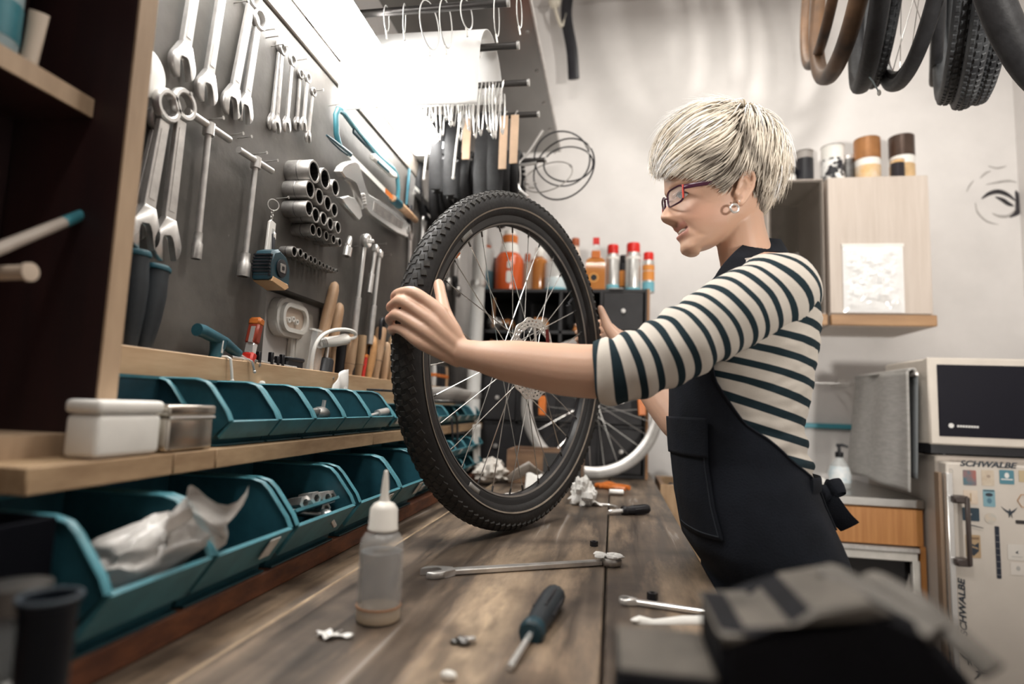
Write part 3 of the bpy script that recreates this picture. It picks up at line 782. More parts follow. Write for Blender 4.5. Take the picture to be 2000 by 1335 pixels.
# ---------------------------------------------------------------- blue bins
def bin_parts(t, w, d, h, lip, over, material, rimm, label=True, labx=.2, wall=.0022):
    """open-front bin; local x along its width, y outwards (front), z up; back at y=0"""
    side = [(0, 0), (d-.010, 0), (d-.004, lip*.40), (d+over, lip)]
    top = [(d+over-.10*(h-lip), lip+(h-lip)*.22), (d+over-.55*(h-lip), lip+(h-lip)*.78), (d+over-.72*(h-lip), lip+(h-lip)*.93), (d+over-1.0*(h-lip), h), (0, h)]
    pro = side+top
    for x0 in (0, w-wall):
        MB().prism(pro, x0, x0+wall, frame((0, 0, 0), (0, 1, 0), (0, 0, 1), (1, 0, 0))).build('side_panel', material, t)
    MB().box((w/2, wall/2, h/2), (w-2*wall, wall, h)).build('back_panel', material, t)
    MB().box((w/2, d/2, wall/2), (w-2*wall, d, wall)).build('bottom_panel', material, t)
    fr = [(d-.010, 0), (d-.004, lip*.40), (d+over, lip)]
    q = MB()
    for a, b in zip(fr, fr[1:]):
        q.add([(wall, a[0], a[1]), (w-wall, a[0], a[1]), (w-wall, b[0], b[1]), (wall, b[0], b[1]),
               (wall, a[0]-wall, a[1]), (w-wall, a[0]-wall, a[1]), (w-wall, b[0]-wall, b[1]), (wall, b[0]-wall, b[1])],
              [(0, 1, 2, 3), (7, 6, 5, 4), (3, 2, 6, 7), (0, 4, 5, 1)])
    q.build('front_panel', material, t)
    # thick hopper lip and flange along the sloping side edges
    lp = [(d+over*.06, lip*.40), (d+over*1.0, lip*1.03), (d+over*1.12, lip*.98), (d+over*.22, lip*.28)]
    MB().prism(lp, .001, w-.001, frame((0, 0, 0), (0, 1, 0), (0, 0, 1), (1, 0, 0)), bev=.001).build('front_lip', rimm, t)
    ed = [(d+over*1.02, lip*1.0)]+top
    for x0 in (.0015, w-.0015):
        MB().tube([(x0, a, b) for a, b in ed], [(.0050, .0022)]*len(ed), 8, up=(1, 0, 0)).build('rim', rimm, t)
    MB().box((w/2, .001, h), (w, .005, .004)).build('back_rim', rimm, t)
    if label:
        s0 = Vector((d+over*.75, lip*.72, 0)); 
        mm = frame((w*(labx if isinstance(labx, float) else .6), d+over*.80+.0024, lip*.70), (1, 0, 0), (0, over*.7/((over*.7)**2+(lip*.6)**2)**.5, lip*.6/((over*.7)**2+(lip*.6)**2)**.5), (0, lip*.6/((over*.7)**2+(lip*.6)**2)**.5, -over*.7/((over*.7)**2+(lip*.6)**2)**.5))
        MB().prism(rounded(.024, lip*.5, .002), -.0002, .0008, mm).build('label', LABELW, t)
def binm(y, x, z, tilt=0.0):
    return frame((x, y, z), (0, 1, 0), (1, 0, 0), (0, 0, 1))
TRIM = mat('teal_rim_lit', (.06, .21, .255), .38, var=.3, scale=18)  # bin teal made lighter: the brighter light on lips and rims, as colour
ubounds = [(.590, .722), (.726, .843), (.846, .952), (.955, 1.068), (1.071, 1.19), (1.193, 1.325)]
ulab = ['wide dark teal bin at the left of the upper row, behind the tin', 'first open teal bin right of the tin, upper row', 'second open teal bin, upper row', 'teal bin with a steel fitting in it, upper row',
        'fourth open teal bin, upper row', 'teal bin beside the tyre holding a steel rod, upper row']
for (y0, y1), lb in zip(ubounds, ulab):
    t = thing('storage_bin', lb, 'bin', mw=binm(y0, -.606, 1.0885), group='teal bins in the upper row')
    w = y1-y0
    wide = y0 < .6
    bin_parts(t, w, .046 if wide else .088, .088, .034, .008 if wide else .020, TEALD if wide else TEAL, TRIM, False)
for i in range(8):
    y0 = 1.345+.115*i
    t = thing('storage_bin', ('first', 'second', 'third', 'fourth', 'fifth', 'sixth', 'seventh', 'last')[i]+' small teal bin beyond the tyre, upper row', 'bin', mw=binm(y0, -.606, 1.0885), group='teal bins in the upper row')
    bin_parts(t, .112, .088, .06, .030, .018, TEAL, TRIM, True)
lb = [(.473, .610), (.617, .775), (.790, .978), (1.0, 1.196), (1.205, 1.375)]
ll = ['nearest large teal bin with a plastic bag, lower row', 'second large teal bin with a white label, lower row', 'teal bin full of hex bits and a steel tool, lower row', 'fourth large teal bin, behind the squeeze bottle', 'fifth large teal bin, against the tyre, lower row']
for i, ((y0, y1), s_) in enumerate(zip(lb, ll)):
    t = thing('storage_bin', s_, 'bin', mw=binm(y0, -.62, .9212), group='teal bins in the lower row')
    bin_parts(t, y1-y0, .158, .122, .060, .034, TEAL, TRIM, i in (1, 3, 4), .74)
    if i == 2:   # a second, lower divider lip seen inside this bin
        MB().prism([(.145, .062), (.178, .078), (.180, .074), (.148, .058)], .02, y1-y0-.03, frame((0, 0, 0), (0, 1, 0), (0, 0, 1), (1, 0, 0)), bev=.001).build('divider_lip', TRIM, t)
k = 0
for row, z in ((0, .9212), (1, .985)):
    for i in range(6):
        y0 = 1.40+.125*i
        t = thing('storage_bin', f'{("first", "second", "third", "fourth", "fifth", "sixth")[i]} small labelled bin beyond the tyre, {"bottom" if row == 0 else "top"} of the two stacked lower rows', 'bin', mw=binm(y0, -.60, z), group='small labelled bins beyond the tyre')
        bin_parts(t, .12, .115, .058, .034, .022, TEAL, TRIM, True, .5)
# ---------------------------------------------------------------- loose things in the bins
random.seed(3)
t = thing('plastic_bag', 'crumpled milky plastic bag spilling out of the nearest large bin', 'bag', (-.480, .555, .975))
def pb(u, v):
    a = 2*pi*u; th = pi*v
    n_ = noise.noise(Vector((math.cos(a)*1.7, math.sin(a)*1.7, v*3.5)))
    n2 = noise.noise(Vector((math.cos(a)*4, math.sin(a)*4, v*9+3)))
    r = .052*(math.sin(th)**.7)*(1+.38*n_+.18*n2)
    return (r*math.cos(a)*.78+.035*(v-.5), r*math.sin(a)*1.15+.030*math.sin(2*v), -.03+.085*v+.006*n2)
MILKY = mat('milky_film', (.72, .69, .66), .22, alpha=.82, bump=.5, bscale=60, var=.15, scale=30)
MB().surf(pb, 40, 26, cu=True).build('film', MILKY, t, smooth=60)
MB().surf(lambda u, v: (.035+.018*math.cos(7*u)+.03*v, -.03+.10*u+.01*math.sin(9*v), .02+.055*v+.012*math.sin(11*u+3*v)), 16, 8).build('loose_flap', MILKY, t, smooth=60)
bits = thing('hex_bits', 'bunch of steel hex sockets heaped in the third lower bin', 'bits', (-.475, .915, .99))
for i, (x, y, z) in enumerate(((.0, .0, .006), (.006, .026, .004), (.004, .046, .002), (-.012, -.012, .0), (-.006, .014, -.006), (.012, .012, -.012), (-.014, .036, -.004))):
    mm = frame((x, y, z), Vector((.25, .95, .1)).normalized(), Vector((-.2, 0, 1)).normalized(), Vector((.95, -.25, .2)).normalized())
    b_ = MB().lathe([(.0065, -.02), (.0115, -.018), (.0115, .012), (.0062, .013), (.0062, -.006), (0, -.006)], mm, 6)
    b_.build('hex_socket', STEEL, bits, smooth=20)
t = thing('ball_joint_tool', 'steel rod with a bright knuckle sticking out of the third lower bin', 'tool', (-.485, .84, .985))
MB().tube([(-.05, -.03, .012), (.0, .02, .0), (.035, .062, -.010)], [.005, .005, .006], 10).build('rod', DSTEEL, t)
MB().blob((.04, .068, -.011), (.013, .011, .010)).build('knuckle', CHROME, t)
MB().cyl((.046, .076, -.016), (.05, .084, -.03), .004).build('stub', CHROME, t)
t = thing('steel_fitting', 'round steel fitting with a peg lying in an upper teal bin', 'fitting', (-.545, 1.045, 1.128))
MB().blob((0, .022, 0), (.02, .024, .014)).build('body', SATIN, t)
MB().tube([(0, .01, 0), (-.003, -.02, .002), (.002, -.045, -.004)], [(.012, .009), (.009, .006), (.003, .002)], 10).build('tail', SATIN, t)
MB().cyl((.004, .024, .008), (.006, .024, .026), .0055).build('peg', CHROME, t)
t = thing('steel_rod_tool', 'polished rod with socket end poking out of the upper bin by the tyre', 'tool', (-.52, 1.26, 1.128))
MB().cyl((0, -.06, -.008), (.005, .01, 0), .0035).build('rod', CHROME, t)
MB().cyl((.005, .01, 0), (.009, .055, .005), .0085).build('socket_end', STEEL, t)
t = thing('clear_pouch', 'small clear zip pouch tucked behind the upper bins below the black chuck', 'pouch', (-.595, 1.235, 1.150))
MB().surf(lambda u, v: (.010*math.sin(pi*u)*math.sin(pi*v)+.004*math.sin(9*u), -.045+.09*u+.02*v*(1-u), .075*v*(1-.5*(1-u)**2)), 14, 10).build('film', mat('clear_pouch_film', (.85, .85, .84), .15, alpha=.55, spec=.8), t, solid=.0006)
MB().blob((.006, .025, .025), (.004, .012, .012), jit=.4).build('contents', PAPER, t)
t = thing('black_bracket', 'black perforated metal guard lying on the upper bins behind the tyre', 'guard', (-.545, 1.37, 1.1795))
MB().prism([(-.05, -.02), (.07, -.035), (.09, .0), (.07, .03), (-.05, .02)], 0, .004, frame((0, 0, 0), (0, 1, 0), (-1, 0, 0), (0, 0, 1)), bev=.001).build('plate', BLACK, t)
q = MB()
for i in range(6): q.lathe([(0, .0042), (.004, .0042)], Matrix.Translation((.010, -.035+.02*i, 0)), 10)
q.build('perforation', SATIN, t)
MB().tube(spline([(.02, .05, 0), (.035, .085, -.02), (.03, .10, -.05), (.01, .095, -.062)], 5), [(.012, .016)]*16, 10).build('bent_arm', BLACK, t)
t = thing('film_roll', 'grey padded roll lying on the shelf beyond the tyre', 'roll', (-.535, 1.92, 1.168))
MB().tube([(-.04, -.12, .012), (0, .0, .016), (.03, .10, .012)], [(.03, .016), (.035, .02), (.03, .014)], 12).build('padding', mat('grey_pad', (.42, .40, .38), .7, var=.2), t)
MB().box((0, -.01, -.006), (.07, .22, .008), bev=.002).build('tray', DSTEEL, t)
t = thing('white_rag', 'white rag hanging over the far end of the bin shelf', 'rag', (-.49, 2.12, 1.085))
MB().surf(lambda u, v: (.012*math.sin(3*pi*u)*v+.01, -.06+.12*u-.05*(u-.5)*v, .0-.16*v), 18, 12).build('cloth', PAPER, t, solid=.003)
t = thing('cable_tie', 'black cord loop hanging from the shelf edge beyond the tyre', 'cord', (-.493, 1.85, 1.11))
MB().tube(spline([(0, -.03, 0), (.004, -.028, -.05), (.006, -.02, -.10), (.006, .02, -.11), (.005, .03, -.06), (0, .03, 0), (-.004, 0, .014)], 4), .0035, 8).build('cord', BLACK, t)

# ---------------------------------------------------------------- white box, tin, cabinet with its contents
t = thing('white_box', 'glossy white plastic box on the shelf edge at the cabinet foot', 'box', (-.523, .567, 1.0885))
MB().box((0, 0, .022), (.040, .086, .044), bev=.006, seg=3).build('body', WHITEP, t)
MB().box((0, 0, .0515), (.043, .089, .014), bev=.005, seg=3).build('lid', WHITEP, t)
t = thing('tin_box', 'shiny hinged metal tin on the shelf, right of the white box', 'tin', (-.523, .660, 1.0885))
TIN = mat('tin', (.60, .56, .50), .24, 1.0, .2, 8)
MB().box((0, 0, .020), (.040, .082, .040), bev=.005, seg=3).build('body', TIN, t)
MB().box((0, 0, .0475), (.043, .085, .014), bev=.004, seg=3).build('lid', TIN, t)
MB().cyl((.0212, -.038, .0395), (.0212, .038, .0395), .002, seg=8).build('rolled_edge', CHROME, t)
t = thing('wall_cabinet', 'dark open wooden cabinet with pale edges in the left corner', 'cabinet', (-.6, .4, 1.0885))
PANELM = mat('cabinet_dark', (.040, .014, .014), .55, col2=(.018, .008, .009), scale=4, stretch=(3, 3, .5))
EDGEM = mat('cabinet_edge', (.50, .36, .24), .55, col2=(.33, .23, .15), scale=6, stretch=(3, 3, .5))
cx0, cx1 = -.697, -.5455
MB().box(((cx0+cx1)/2+.6, .5735-.4, .36), (cx1-cx0, .024, .72)).build('side_panel', PANELM, t)
MB().box((cx1+.6+.0011, .5735-.4, .36), (.003, .0250, .72)).build('front_edging', EDGEM, t)
MB().box((cx0+.6+.004, .27-.4, .36), (.006, .575, .72)).build('back_panel', PANELM, t)
MB().box(((cx0+cx1)/2+.6, .27-.4, .7305), (cx1-cx0, .63, .019)).build('top_panel', PANELM, t)
MB().box(((cx0+cx1)/2+.6, -.02-.4, .36), (cx1-cx0, .019, .72)).build('side_panel', PANELM, t)
MB().box((-.04, .275-.4, .386), (.100, .570, .0200)).build('shelf_board', PANELM, t)
MB().box((.0105, .275-.4, .386), (.003, .570, .0215)).build('shelf_edging', EDGEM, t)
MB().box((-.026, .275-.4, .0055), (.125, .570, .032)).build('bottom_board', EDGEM, t)
t = thing('spray_bottle', 'teal and white bottle on the cabinet shelf, top left corner', 'bottle', (-.632, .470, 1.4855))
MB().lathe([(0, 0), (.026, 0), (.028, .004), (.028, .075), (.018, .095), (.012, .10)], seg=20).build('body', mat('pale_blue_grey', (.30, .38, .40), .35), t)
MB().lathe([(.0285, .02), (.0285, .06), (.028, .06)], seg=20).build('label', TEALL, t)
MB().lathe([(.013, .10), (.014, .104), (.014, .125), (0, .127)], seg=16).build('cap', TEAL, t)
t = thing('glue_tube', 'beige tube standing at the cabinet shelf front, beside the teal bottle', 'tube', (-.612, .500, 1.4855))
MB().tube([(0, 0, 0), (0, .003, .03), (0, .006, .07)], [(.008, .008), (.008, .007), (.009, .002)], 12).build('body', mat('beige', (.55, .45, .36), .5), t)
MB().cyl((0, 0, 0), (0, -.001, .012), .006).build('cap', WHITEP, t)
t = thing('paint_brush', 'pale handled tool with teal tip resting across the dark cabinet', 'brush', (-.56, .40, 1.285))
a, b = P(15, 478, X=-.57), P(195, 405, X=-.60)
t.location = a
MB().tube([(0, 0, 0), (b-a)*.55], [.006, .006], 10).build('handle', mat('grey_beige', (.36, .31, .27), .5), t)
MB().tube([(b-a)*.55, (b-a)*.8, b-a], [.0062, .0062, .003], 10).build('tip', TEALL, t)
MB().tube([(0, 0, 0), (b-a)*-.35, (b-a)*-.35+Vector((-.05, .0, -.02))], [.006, .006, .005], 10).build('butt', mat('grey_beige', (.36, .31, .27), .5), t)
a = P(30, 535, X=-.56)
t = thing('wood_peg', 'short beige peg sticking out of the cabinet back under the brush', 'peg', a)
MB().cyl((-.13, -.004, -.003), (.015, .0, .002), .007).build('peg', mat('beige', (.55, .45, .36), .5), t)
MB().lathe([(0, 0), (.009, 0), (.009, .004), (0, .005)], along((.013, 0, .002), (.03, 0, .002)), 12).build('rounded_end', mat('beige', (.55, .45, .36), .5), t)

# foreground cups
c = P(98, 1165, Y=.36); hc_ = c.z-BZ
t = thing('oil_cup', 'dark blue grey beaker blurred in the bottom left corner', 'beaker', (c.x, c.y, BZ+.0005))
DKBLUE = mat('dark_blue_plastic', (.005, .008, .014), .5, spec=.25)
MB().lathe([(0, 0), (.014, 0), (.0165, hc_-.006), (.0182, hc_-.004), (.0182, hc_), (.0158, hc_), (.0153, hc_-.006), (.0125, .004), (0, .004)], seg=28).build('cup', DKBLUE, t)
MB().torus(.0178, .0014, Matrix.Translation((0, 0, hc_)), 28, 6).build('rim', mat('dark_rim', (.05, .065, .08), .35), t)
t = thing('shade_box', 'added black box standing in for the shade left of the lower bins', 'crate', (-.572, .345, .9212))  # added box: its black stands in for shade beside the first bin
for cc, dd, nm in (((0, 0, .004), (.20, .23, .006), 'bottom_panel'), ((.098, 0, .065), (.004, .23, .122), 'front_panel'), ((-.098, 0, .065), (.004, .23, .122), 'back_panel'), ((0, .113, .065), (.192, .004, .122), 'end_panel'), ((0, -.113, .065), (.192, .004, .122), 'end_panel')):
    MB().box(cc, dd, bev=.001).build(nm, mat('shade_black', (.003, .0035, .006), .8, spec=.08), t)  # near-black colour carries the shade
c = P(42, 1090, Y=.385)
t = thing('glass_jar', 'glass jar glinting in the dark at the left picture edge', 'jar', (c.x, c.y, BZ-.0085 if c.x < -.39 else BZ+.0005))
GLASS = mat('thin_glass', (.85, .9, .9), .03, alpha=.10, spec=1.0)
MB().lathe([(0, 0), (.022, 0), (.024, .004), (.024, .09), (.019, .10), (.019, .11)], seg=24).build('glass', GLASS, t)
MB().lathe([(.0195, .106), (.021, .107), (.021, .124), (0, .126)], seg=24).build('lid', DSTEEL, t)
MB().blob((0, 0, .03), (.018, .018, .026), jit=.3).build('contents', DSTEEL, t)
# ---------------------------------------------------------------- things on the bench
def lathe_thing(name, lab, cat, loc, parts, mw=None, group=None, seg=20):
    t = thing(name, lab, cat, loc, mw, group)
    for pn, prof_, mt in parts: MB().lathe(prof_, seg=seg).build(pn, mt, t)
    return t
LIQ = mat('clear_oil', (.26, .26, .265), .08, alpha=.62, spec=.8)
HALF = mat('translucent_plastic', (.74, .73, .71), .25, alpha=.24, spec=.8)
CAPT = mat('milky_cap', (.80, .76, .70), .35, var=.06)
SED = mat('yellow_oil', (.66, .50, .33), .3, alpha=.85)
lathe_thing('squeeze_bottle', 'clear squeeze bottle with milky nozzle standing on the bench', 'bottle', (-.268, .700, BZ+.0003),
            [('body', [(0, .0005), (.0235, .0005), (.0258, .004), (.0262, .012), (.0262, .082), (.025, .092), (.0205, .099), (.0150, .102), (.0150, .106)], HALF),
             ('liquid', [(0, .002), (.0242, .003), (.0246, .018), (.0246, .079), (0, .079)], LIQ),
             ('sediment', [(0, .0016), (.0248, .002), (.0252, .005), (.0252, .0165), (0, .0165)], SED),
             ('residue_ring', [(.0256, .0165), (.0265, .0168), (.0265, .0185), (.0256, .0188)], mat('rust_residue', (.36, .17, .08), .6)),
             ('cap', [(.0155, .103), (.0178, .104), (.0178, .106), (.0172, .107), (.0163, .128), (.012, .134), (.0058, .137), (.0052, .140)], CAPT),
             ('nozzle', [(.0060, .137), (.0050, .143), (.0038, .160), (.0022, .172), (.0010, .173), (0, .173)], CAPT)])
A, B = P(848, 1117, Z=.905), P(1192, 1096, Z=.905)
dv = (B-A); dv.z = 0; L = dv.length; dv.normalize()
A.z = BZ+.0005
t = wrench('spanner', 'long combination spanner lying across the bench in front of the wheel', L, .0205, .009, 'ring', frame(A, (dv.y, -dv.x, 0), dv, (0, 0, 1)), material=STEEL)
B = B.copy()
u = thing('putty', 'lump of white paste smeared on the ring end of the bench spanner', 'paste', (B.x, B.y, BZ+.0118))
q = MB()
for i in range(9): q.blob((random.uniform(-.020, .014), random.uniform(-.014, .014), random.uniform(.001, .003)), (random.uniform(.007, .012), random.uniform(.006, .010), .0035), seg=9, rings=6, jit=.35)
q.build('lump', PAPER, u)
def screwdriver(lab, handle_end, tip, mt, collar, Lh, rh=.0135, rs=.0035):
    A, T = P(*handle_end, Z=BZ+rh), P(*tip, Z=BZ+rs)
    A.z = BZ+rh+.0004; T.z = BZ+rs+.0004
    m = along(A, T); L = (T-A).length
    t = thing('screwdriver', lab, 'screwdriver', mw=m)
    MB().lathe([(0, 0), (rh*.7, .001), (rh*.95, .006), (rh, .016), (rh*.94, Lh*.35), (rh*.98, Lh*.6), (rh*.80, Lh*.82), (rh*.95, Lh*.93), (rh*.9, Lh), (0, Lh)], seg=12).build('handle', mt, t)
    MB().lathe([(rh*.92, Lh*.86), (rh*.99, Lh*.9), (rh*.99, Lh*.97), (rh*.8, Lh*1.01), (0, Lh*1.01)], seg=12).build('collar', collar, t)
    q = MB()
    for k in range(6):
        a = pi*k/3+.2
        q.box((rh*.93*math.cos(a), rh*.93*math.sin(a), Lh*.38), (.0035, .0035, Lh*.45), bev=.001)
    q.build('grip_ribs', BLACK, t)
    MB().lathe([(0, Lh*.95), (rs, Lh*.95), (rs, L-.012), (rs*1.1, L-.008), (rs*.9, L), (0, L)], seg=12).build('blade', CHROME, t)
    return t
screwdriver('grey and teal handled screwdriver lying on the bench front', (1085, 1160), (995, 1305), GRIPD, TEALD, .128, .0150, .0038)
t = screwdriver('short black handled nut driver lying beyond the wheel', (1268, 993), (1188, 1000), BLACK, BLACK, .075, .0125, .006)
def scrap(name, lab, cat, p, r, mt, jit=.5, pieces=3, flat=.4, seed=1):
    random.seed(seed)
    c = P(*p, Z=BZ); t = thing(name, lab, cat, (c.x, c.y, BZ))
    for i in range(pieces):
        rr = r*random.uniform(.5, .9)
        a, d = random.uniform(0, 6.28), r*random.uniform(0, .9)
        q = MB().blob((0, 0, 0), (rr, rr*random.uniform(.5, .9), rr*flat), seg=12, rings=8, jit=jit)
        q.build('piece', mt, t, (d*math.cos(a), d*math.sin(a), rr*flat*1.05))
    return t
A = P(650, 1245, Z=BZ)
t = thing('paper_scrap', 'torn white paper scrap lying left of the squeeze bottle', 'paper scrap', (A.x, A.y, BZ+.0004))
MB().surf(lambda u, v: (-.017+.020*u+.003*math.sin(8*v), -.008+.016*v+.003*math.sin(7*u), .001+.004*abs(math.sin(5*u+3*v))), 9, 8).build('torn_piece', PAPER, t, solid=.0005)
MB().surf(lambda u, v: (.001+.020*u, -.004+.008*v+.004*u, .001+.003*abs(math.sin(4*u+2*v))), 9, 5).build('twisted_tail', PAPER, t, solid=.0005)
t = scrap('metal_scrap', 'small crumpled metal scrap on the bench front', 'scrap', (898, 1262), .010, DSTEEL, .6, 3, .5, 4)
MB().box((.010, .006, .005), (.016, .007, .004), Matrix.Rotation(.4, 4, 'Z'), bev=.001).build('bright_strip', STEEL, t)
scrap('plastic_cap', 'white cap lying at the bottom picture edge', 'cap', (875, 1330), .009, WHITEP, .15, 1, .6, 2)
for lab, p, s_ in (('tiny black nut on the bench beyond the long spanner', (1160, 1066), .0075), ('small black nut near the thin spanner on the bench', (1274, 1170), .0075)):
    c = P(*p, Z=BZ)
    t = thing('black_nut', lab, 'nut', (c.x, c.y, BZ+.0002))
    MB().lathe([(s_*.5, 0), (s_, 0), (s_, s_*1.2), (s_*.5, s_*1.2), (s_*.5, 0)], seg=6).build('hexagon', BLACK, t, smooth=0)
    MB().lathe([(0, .001), (s_*.49, .001), (s_*.49, s_*1.1)], seg=10).build('thread', DSTEEL, t)
A, B = P(1222, 1178, Z=BZ), P(1420, 1207, Z=BZ)
A.z = BZ+.0005; dv = B-A; dv.z = 0; L = dv.length; dv.normalize()
wrench('spanner', 'thin polished spanner lying on the bench, its end behind the vice', L, .010, .007, 'ring', frame(A, (dv.y, -dv.x, 0), dv, (0, 0, 1)), material=CHROME, s=.0045)
A, B = P(1236, 1212, Z=BZ+.002), P(1400, 1213, Z=BZ+.002)
t = thing('tyre_lever', 'white curved tyre lever lying in front of the thin spanner', 'lever', mw=along((A.x, A.y, BZ+.003), (B.x, B.y, BZ+.003)))
L = (B-A).length
MB().tube([(0, 0, 0), (0, .0, L*.08), (0, -.003, L*.25), (0, .0, L*.6), (0, .001, L)], [(.0025, .003), (.006, .002), (.0045, .0022), (.006, .0024), (.006, .0024)], 10).build('lever', WHITEP, t)
MB().blob((0, 0, .004), (.0045, .0024, .007)).build('hooked_tip', WHITEP, t)
# beyond the wheel
def crumple(name, lab, cat, c, s_, mt, seed, sq=(1, 1, .8)):
    random.seed(seed); off = random.uniform(0, 50)
    def fn(u, v):
        a = 2*pi*u; th = pi*v
        d = Vector((math.sin(th)*math.cos(a), math.sin(th)*math.sin(a), math.cos(th)))
        k = 1+.55*noise.noise(d*1.9+Vector((off, off*.37, 1.3)))+.34*noise.noise(d*4.3+Vector((2.7, off*.61, off)))+.14*noise.noise(d*9.7+Vector((off*.7, 5.1, off*.3)))
        return (d.x*s_*k*sq[0], d.y*s_*k*sq[1], max(-s_*.62, d.z*s_*k)*sq[2])
    t = thing(name, lab, cat, c)
    MB().surf(fn, 36, 22, cu=True).build('crumpled_paper', mt, t, smooth=25)
    MB().surf(lambda u, v: (s_*(.6+.7*u), s_*(-.5+.6*v), -s_*.55*sq[2]+s_*.35*abs(math.sin(4*u+5*v))*(1-u)), 8, 8).build('loose_corner', mt, t, solid=.0006)
    return t
c = P(1137, 985, Z=BZ); crumple('tissue', 'crumpled white tissue on the bench right of the tyre', 'tissue', (c.x, c.y, BZ+.0262), .042, PAPER, 5, (.8, .8, 1))
c = P(1040, 955, Z=BZ)
t = thing('paper_sheet', 'folded white paper standing on the bench, seen through the spokes', 'paper', (c.x, c.y, BZ+.0008))
def psf(u, v):
    x = -.085+.17*u; k = 1-abs(u-.42)*1.6
    return (x, .05*v-.01*math.sin(6*u), max(0, k)*.085*(1-.55*v)+.004*math.sin(9*u+4*v)+.002)
MB().surf(psf, 20, 8).build('sheet', PAPER, t, solid=.0008)
MB().surf(lambda u, v: (-.02+.05*u, -.004-.03*v*(1-.3*u), .045*(1-v)+.002+.004*math.sin(7*u)), 10, 6).build('folded_flap', PAPER, t, solid=.0008)
A, B = P(985, 975, Z=BZ), P(1062, 972, Z=BZ)
t = thing('pump_rod', 'silver tube lying on the bench inside the wheel opening', 'tube', mw=along((A.x, A.y, BZ+.011), (B.x, B.y, BZ+.011)))
L = (B-A).length
MB().lathe([(0, 0), (.007, 0), (.007, L*.35), (.0105, L*.36), (.0105, L), (0, L)], seg=14).build('barrel', STEEL, t)
MB().lathe([(.0108, L*.36), (.0112, L*.37), (.0112, L*.42), (.0108, L*.43)], seg=14).build('ring', WHITEP, t)
c = P(1165, 952, Z=BZ)
t = thing('pliers', 'orange handled pliers lying open on the bench by the tissue', 'pliers', (c.x, c.y, BZ+.009))
for sgn in (-1, 1):
    MB().tube(spline([(sgn*.004, .0, 0), (sgn*.016, -.03, .001), (sgn*.022, -.07, .002), (sgn*.014, -.11, .001)], 5), .0075, 8, m=Matrix.Rotation(1.1, 4, 'Z')).build('handle', ORANGE, t)
    MB().tube([(sgn*.003, 0, 0), (sgn*.006, .03, 0), (sgn*.002, .055, 0)], [.008, .006, .003], 8, m=Matrix.Rotation(1.1, 4, 'Z')).build('jaw', DSTEEL, t)
c = P(1188, 955, Z=BZ); t = thing('orange_clip', 'orange clip beside the open pliers', 'clip', (c.x, c.y, BZ+.012))
MB().tube(spline([(-.03, -.01, -.004), (0, 0, .006), (.03, .01, -.004)], 5), .008, 8).build('grip', ORANGE, t)
MB().tube([(0, 0, 0), (.02, -.04, -.006)], [.007, .003], 8).build('jaw', TEALD, t)
c = P(1203, 967, Z=BZ)
t = thing('steel_bush', 'short steel bush lying on the bench end', 'bush', mw=along((c.x-.02, c.y, BZ+.0095), (c.x+.03, c.y+.01, BZ+.0095)))
MB().lathe([(.005, 0), (.009, 0), (.009, .042), (.005, .042), (.005, 0)], seg=14).build('sleeve', STEEL, t)
MB().lathe([(0, .004), (.005, .004)], seg=14).build('bore', DSTEEL, t)
A, B = P(1160, 986, Z=BZ), P(1196, 990, Z=BZ)
t = thing('hex_key', 'bent steel hex key between the tissue and the nut driver', 'hex key', (A.x, A.y, BZ+.0042))
dv = B-A; dv.z = 0
MB().tube(spline([(-.02, 0, 0), dv*.5, dv*.92, dv+Vector((.012, -.022, 0))], 5), .0038, 6).build('key', STEEL, t)
MB().blob((-.02, 0, 0), (.005, .0045, .0040), seg=8, rings=6).build('ball_end', STEEL, t)
c = P(1060, 935, Z=BZ)
t = thing('wooden_box', 'open brown wooden box on the bench in front of the drawers', 'box', (-.222, 2.10, BZ+.0006))
BOXW = mat('box_wood', (.26, .155, .09), .6, col2=(.13, .075, .045), scale=5, stretch=(1, 4, 4))
for cc, dd, nm in (((0, -.09, .055), (.25, .012, .11), 'front_board'), ((0, .09, .055), (.25, .012, .11), 'back_board'), ((-.119, 0, .055), (.012, .168, .11), 'end_board'), ((.119, 0, .055), (.012, .168, .11), 'end_board'), ((0, 0, .005), (.226, .168, .01), 'bottom_board')):
    MB().box(cc, dd, bev=.001).build(nm, BOXW, t)
MB().box((.06, -.0965, .055), (.125, .002, .10)).build('dark_panel', mat('box_dark', (.05, .05, .05), .6), t)
t = crumple('plastic_wrap', 'crumpled pale wrapper on the bench beside the small far bins', 'wrapper', (-.40, 2.0, BZ+.036), .05, mat('pale_wrap', (.62, .58, .53), .4, bump=.3, bscale=30), 9)
# ---------------------------------------------------------------- vice in the foreground
VM = mat('vice_black', (.005, .0048, .007), .75, var=.3, scale=20, spec=.2)  # dark of the unlit front is put into this black
VT = mat('vice_lit_top', (.105, .092, .078), .55, .2, .4, 30)  # light on the upward faces painted as a paler tone
t = thing('bench_vice', 'dark bench vice, heavily blurred, in the bottom right foreground', 'vice', (.13, .40, BZ))
MB().prism([(-.085, 0), (.085, 0), (.075, .018), (.052, .03), (.045, .06), (-.045, .06), (-.052, .03), (-.075, .018)], -.055, .055, frame((0, 0, 0), (1, 0, 0), (0, 0, 1), (0, -1, 0)), bev=.004).build('base', VM, t)
MB().prism([(-.068, .045), (.065, .03), (.074, .085), (.060, .120), (.038, .146), (.014, .155), (-.020, .149), (-.036, .134), (-.068, .134)], -.050, .034, frame((0, 0, 0), (1, 0, 0), (0, 0, 1), (0, -1, 0)), bev=.006).build('fixed_body', VM, t)
MB().box((-.0975, -.005, .083), (.058, .075, .055), bev=.004).build('slide_beam', VM, t)
MB().box((-.0975, -.005, .1108), (.054, .070, .002), bev=.0008).build('beam_top', VT, t)
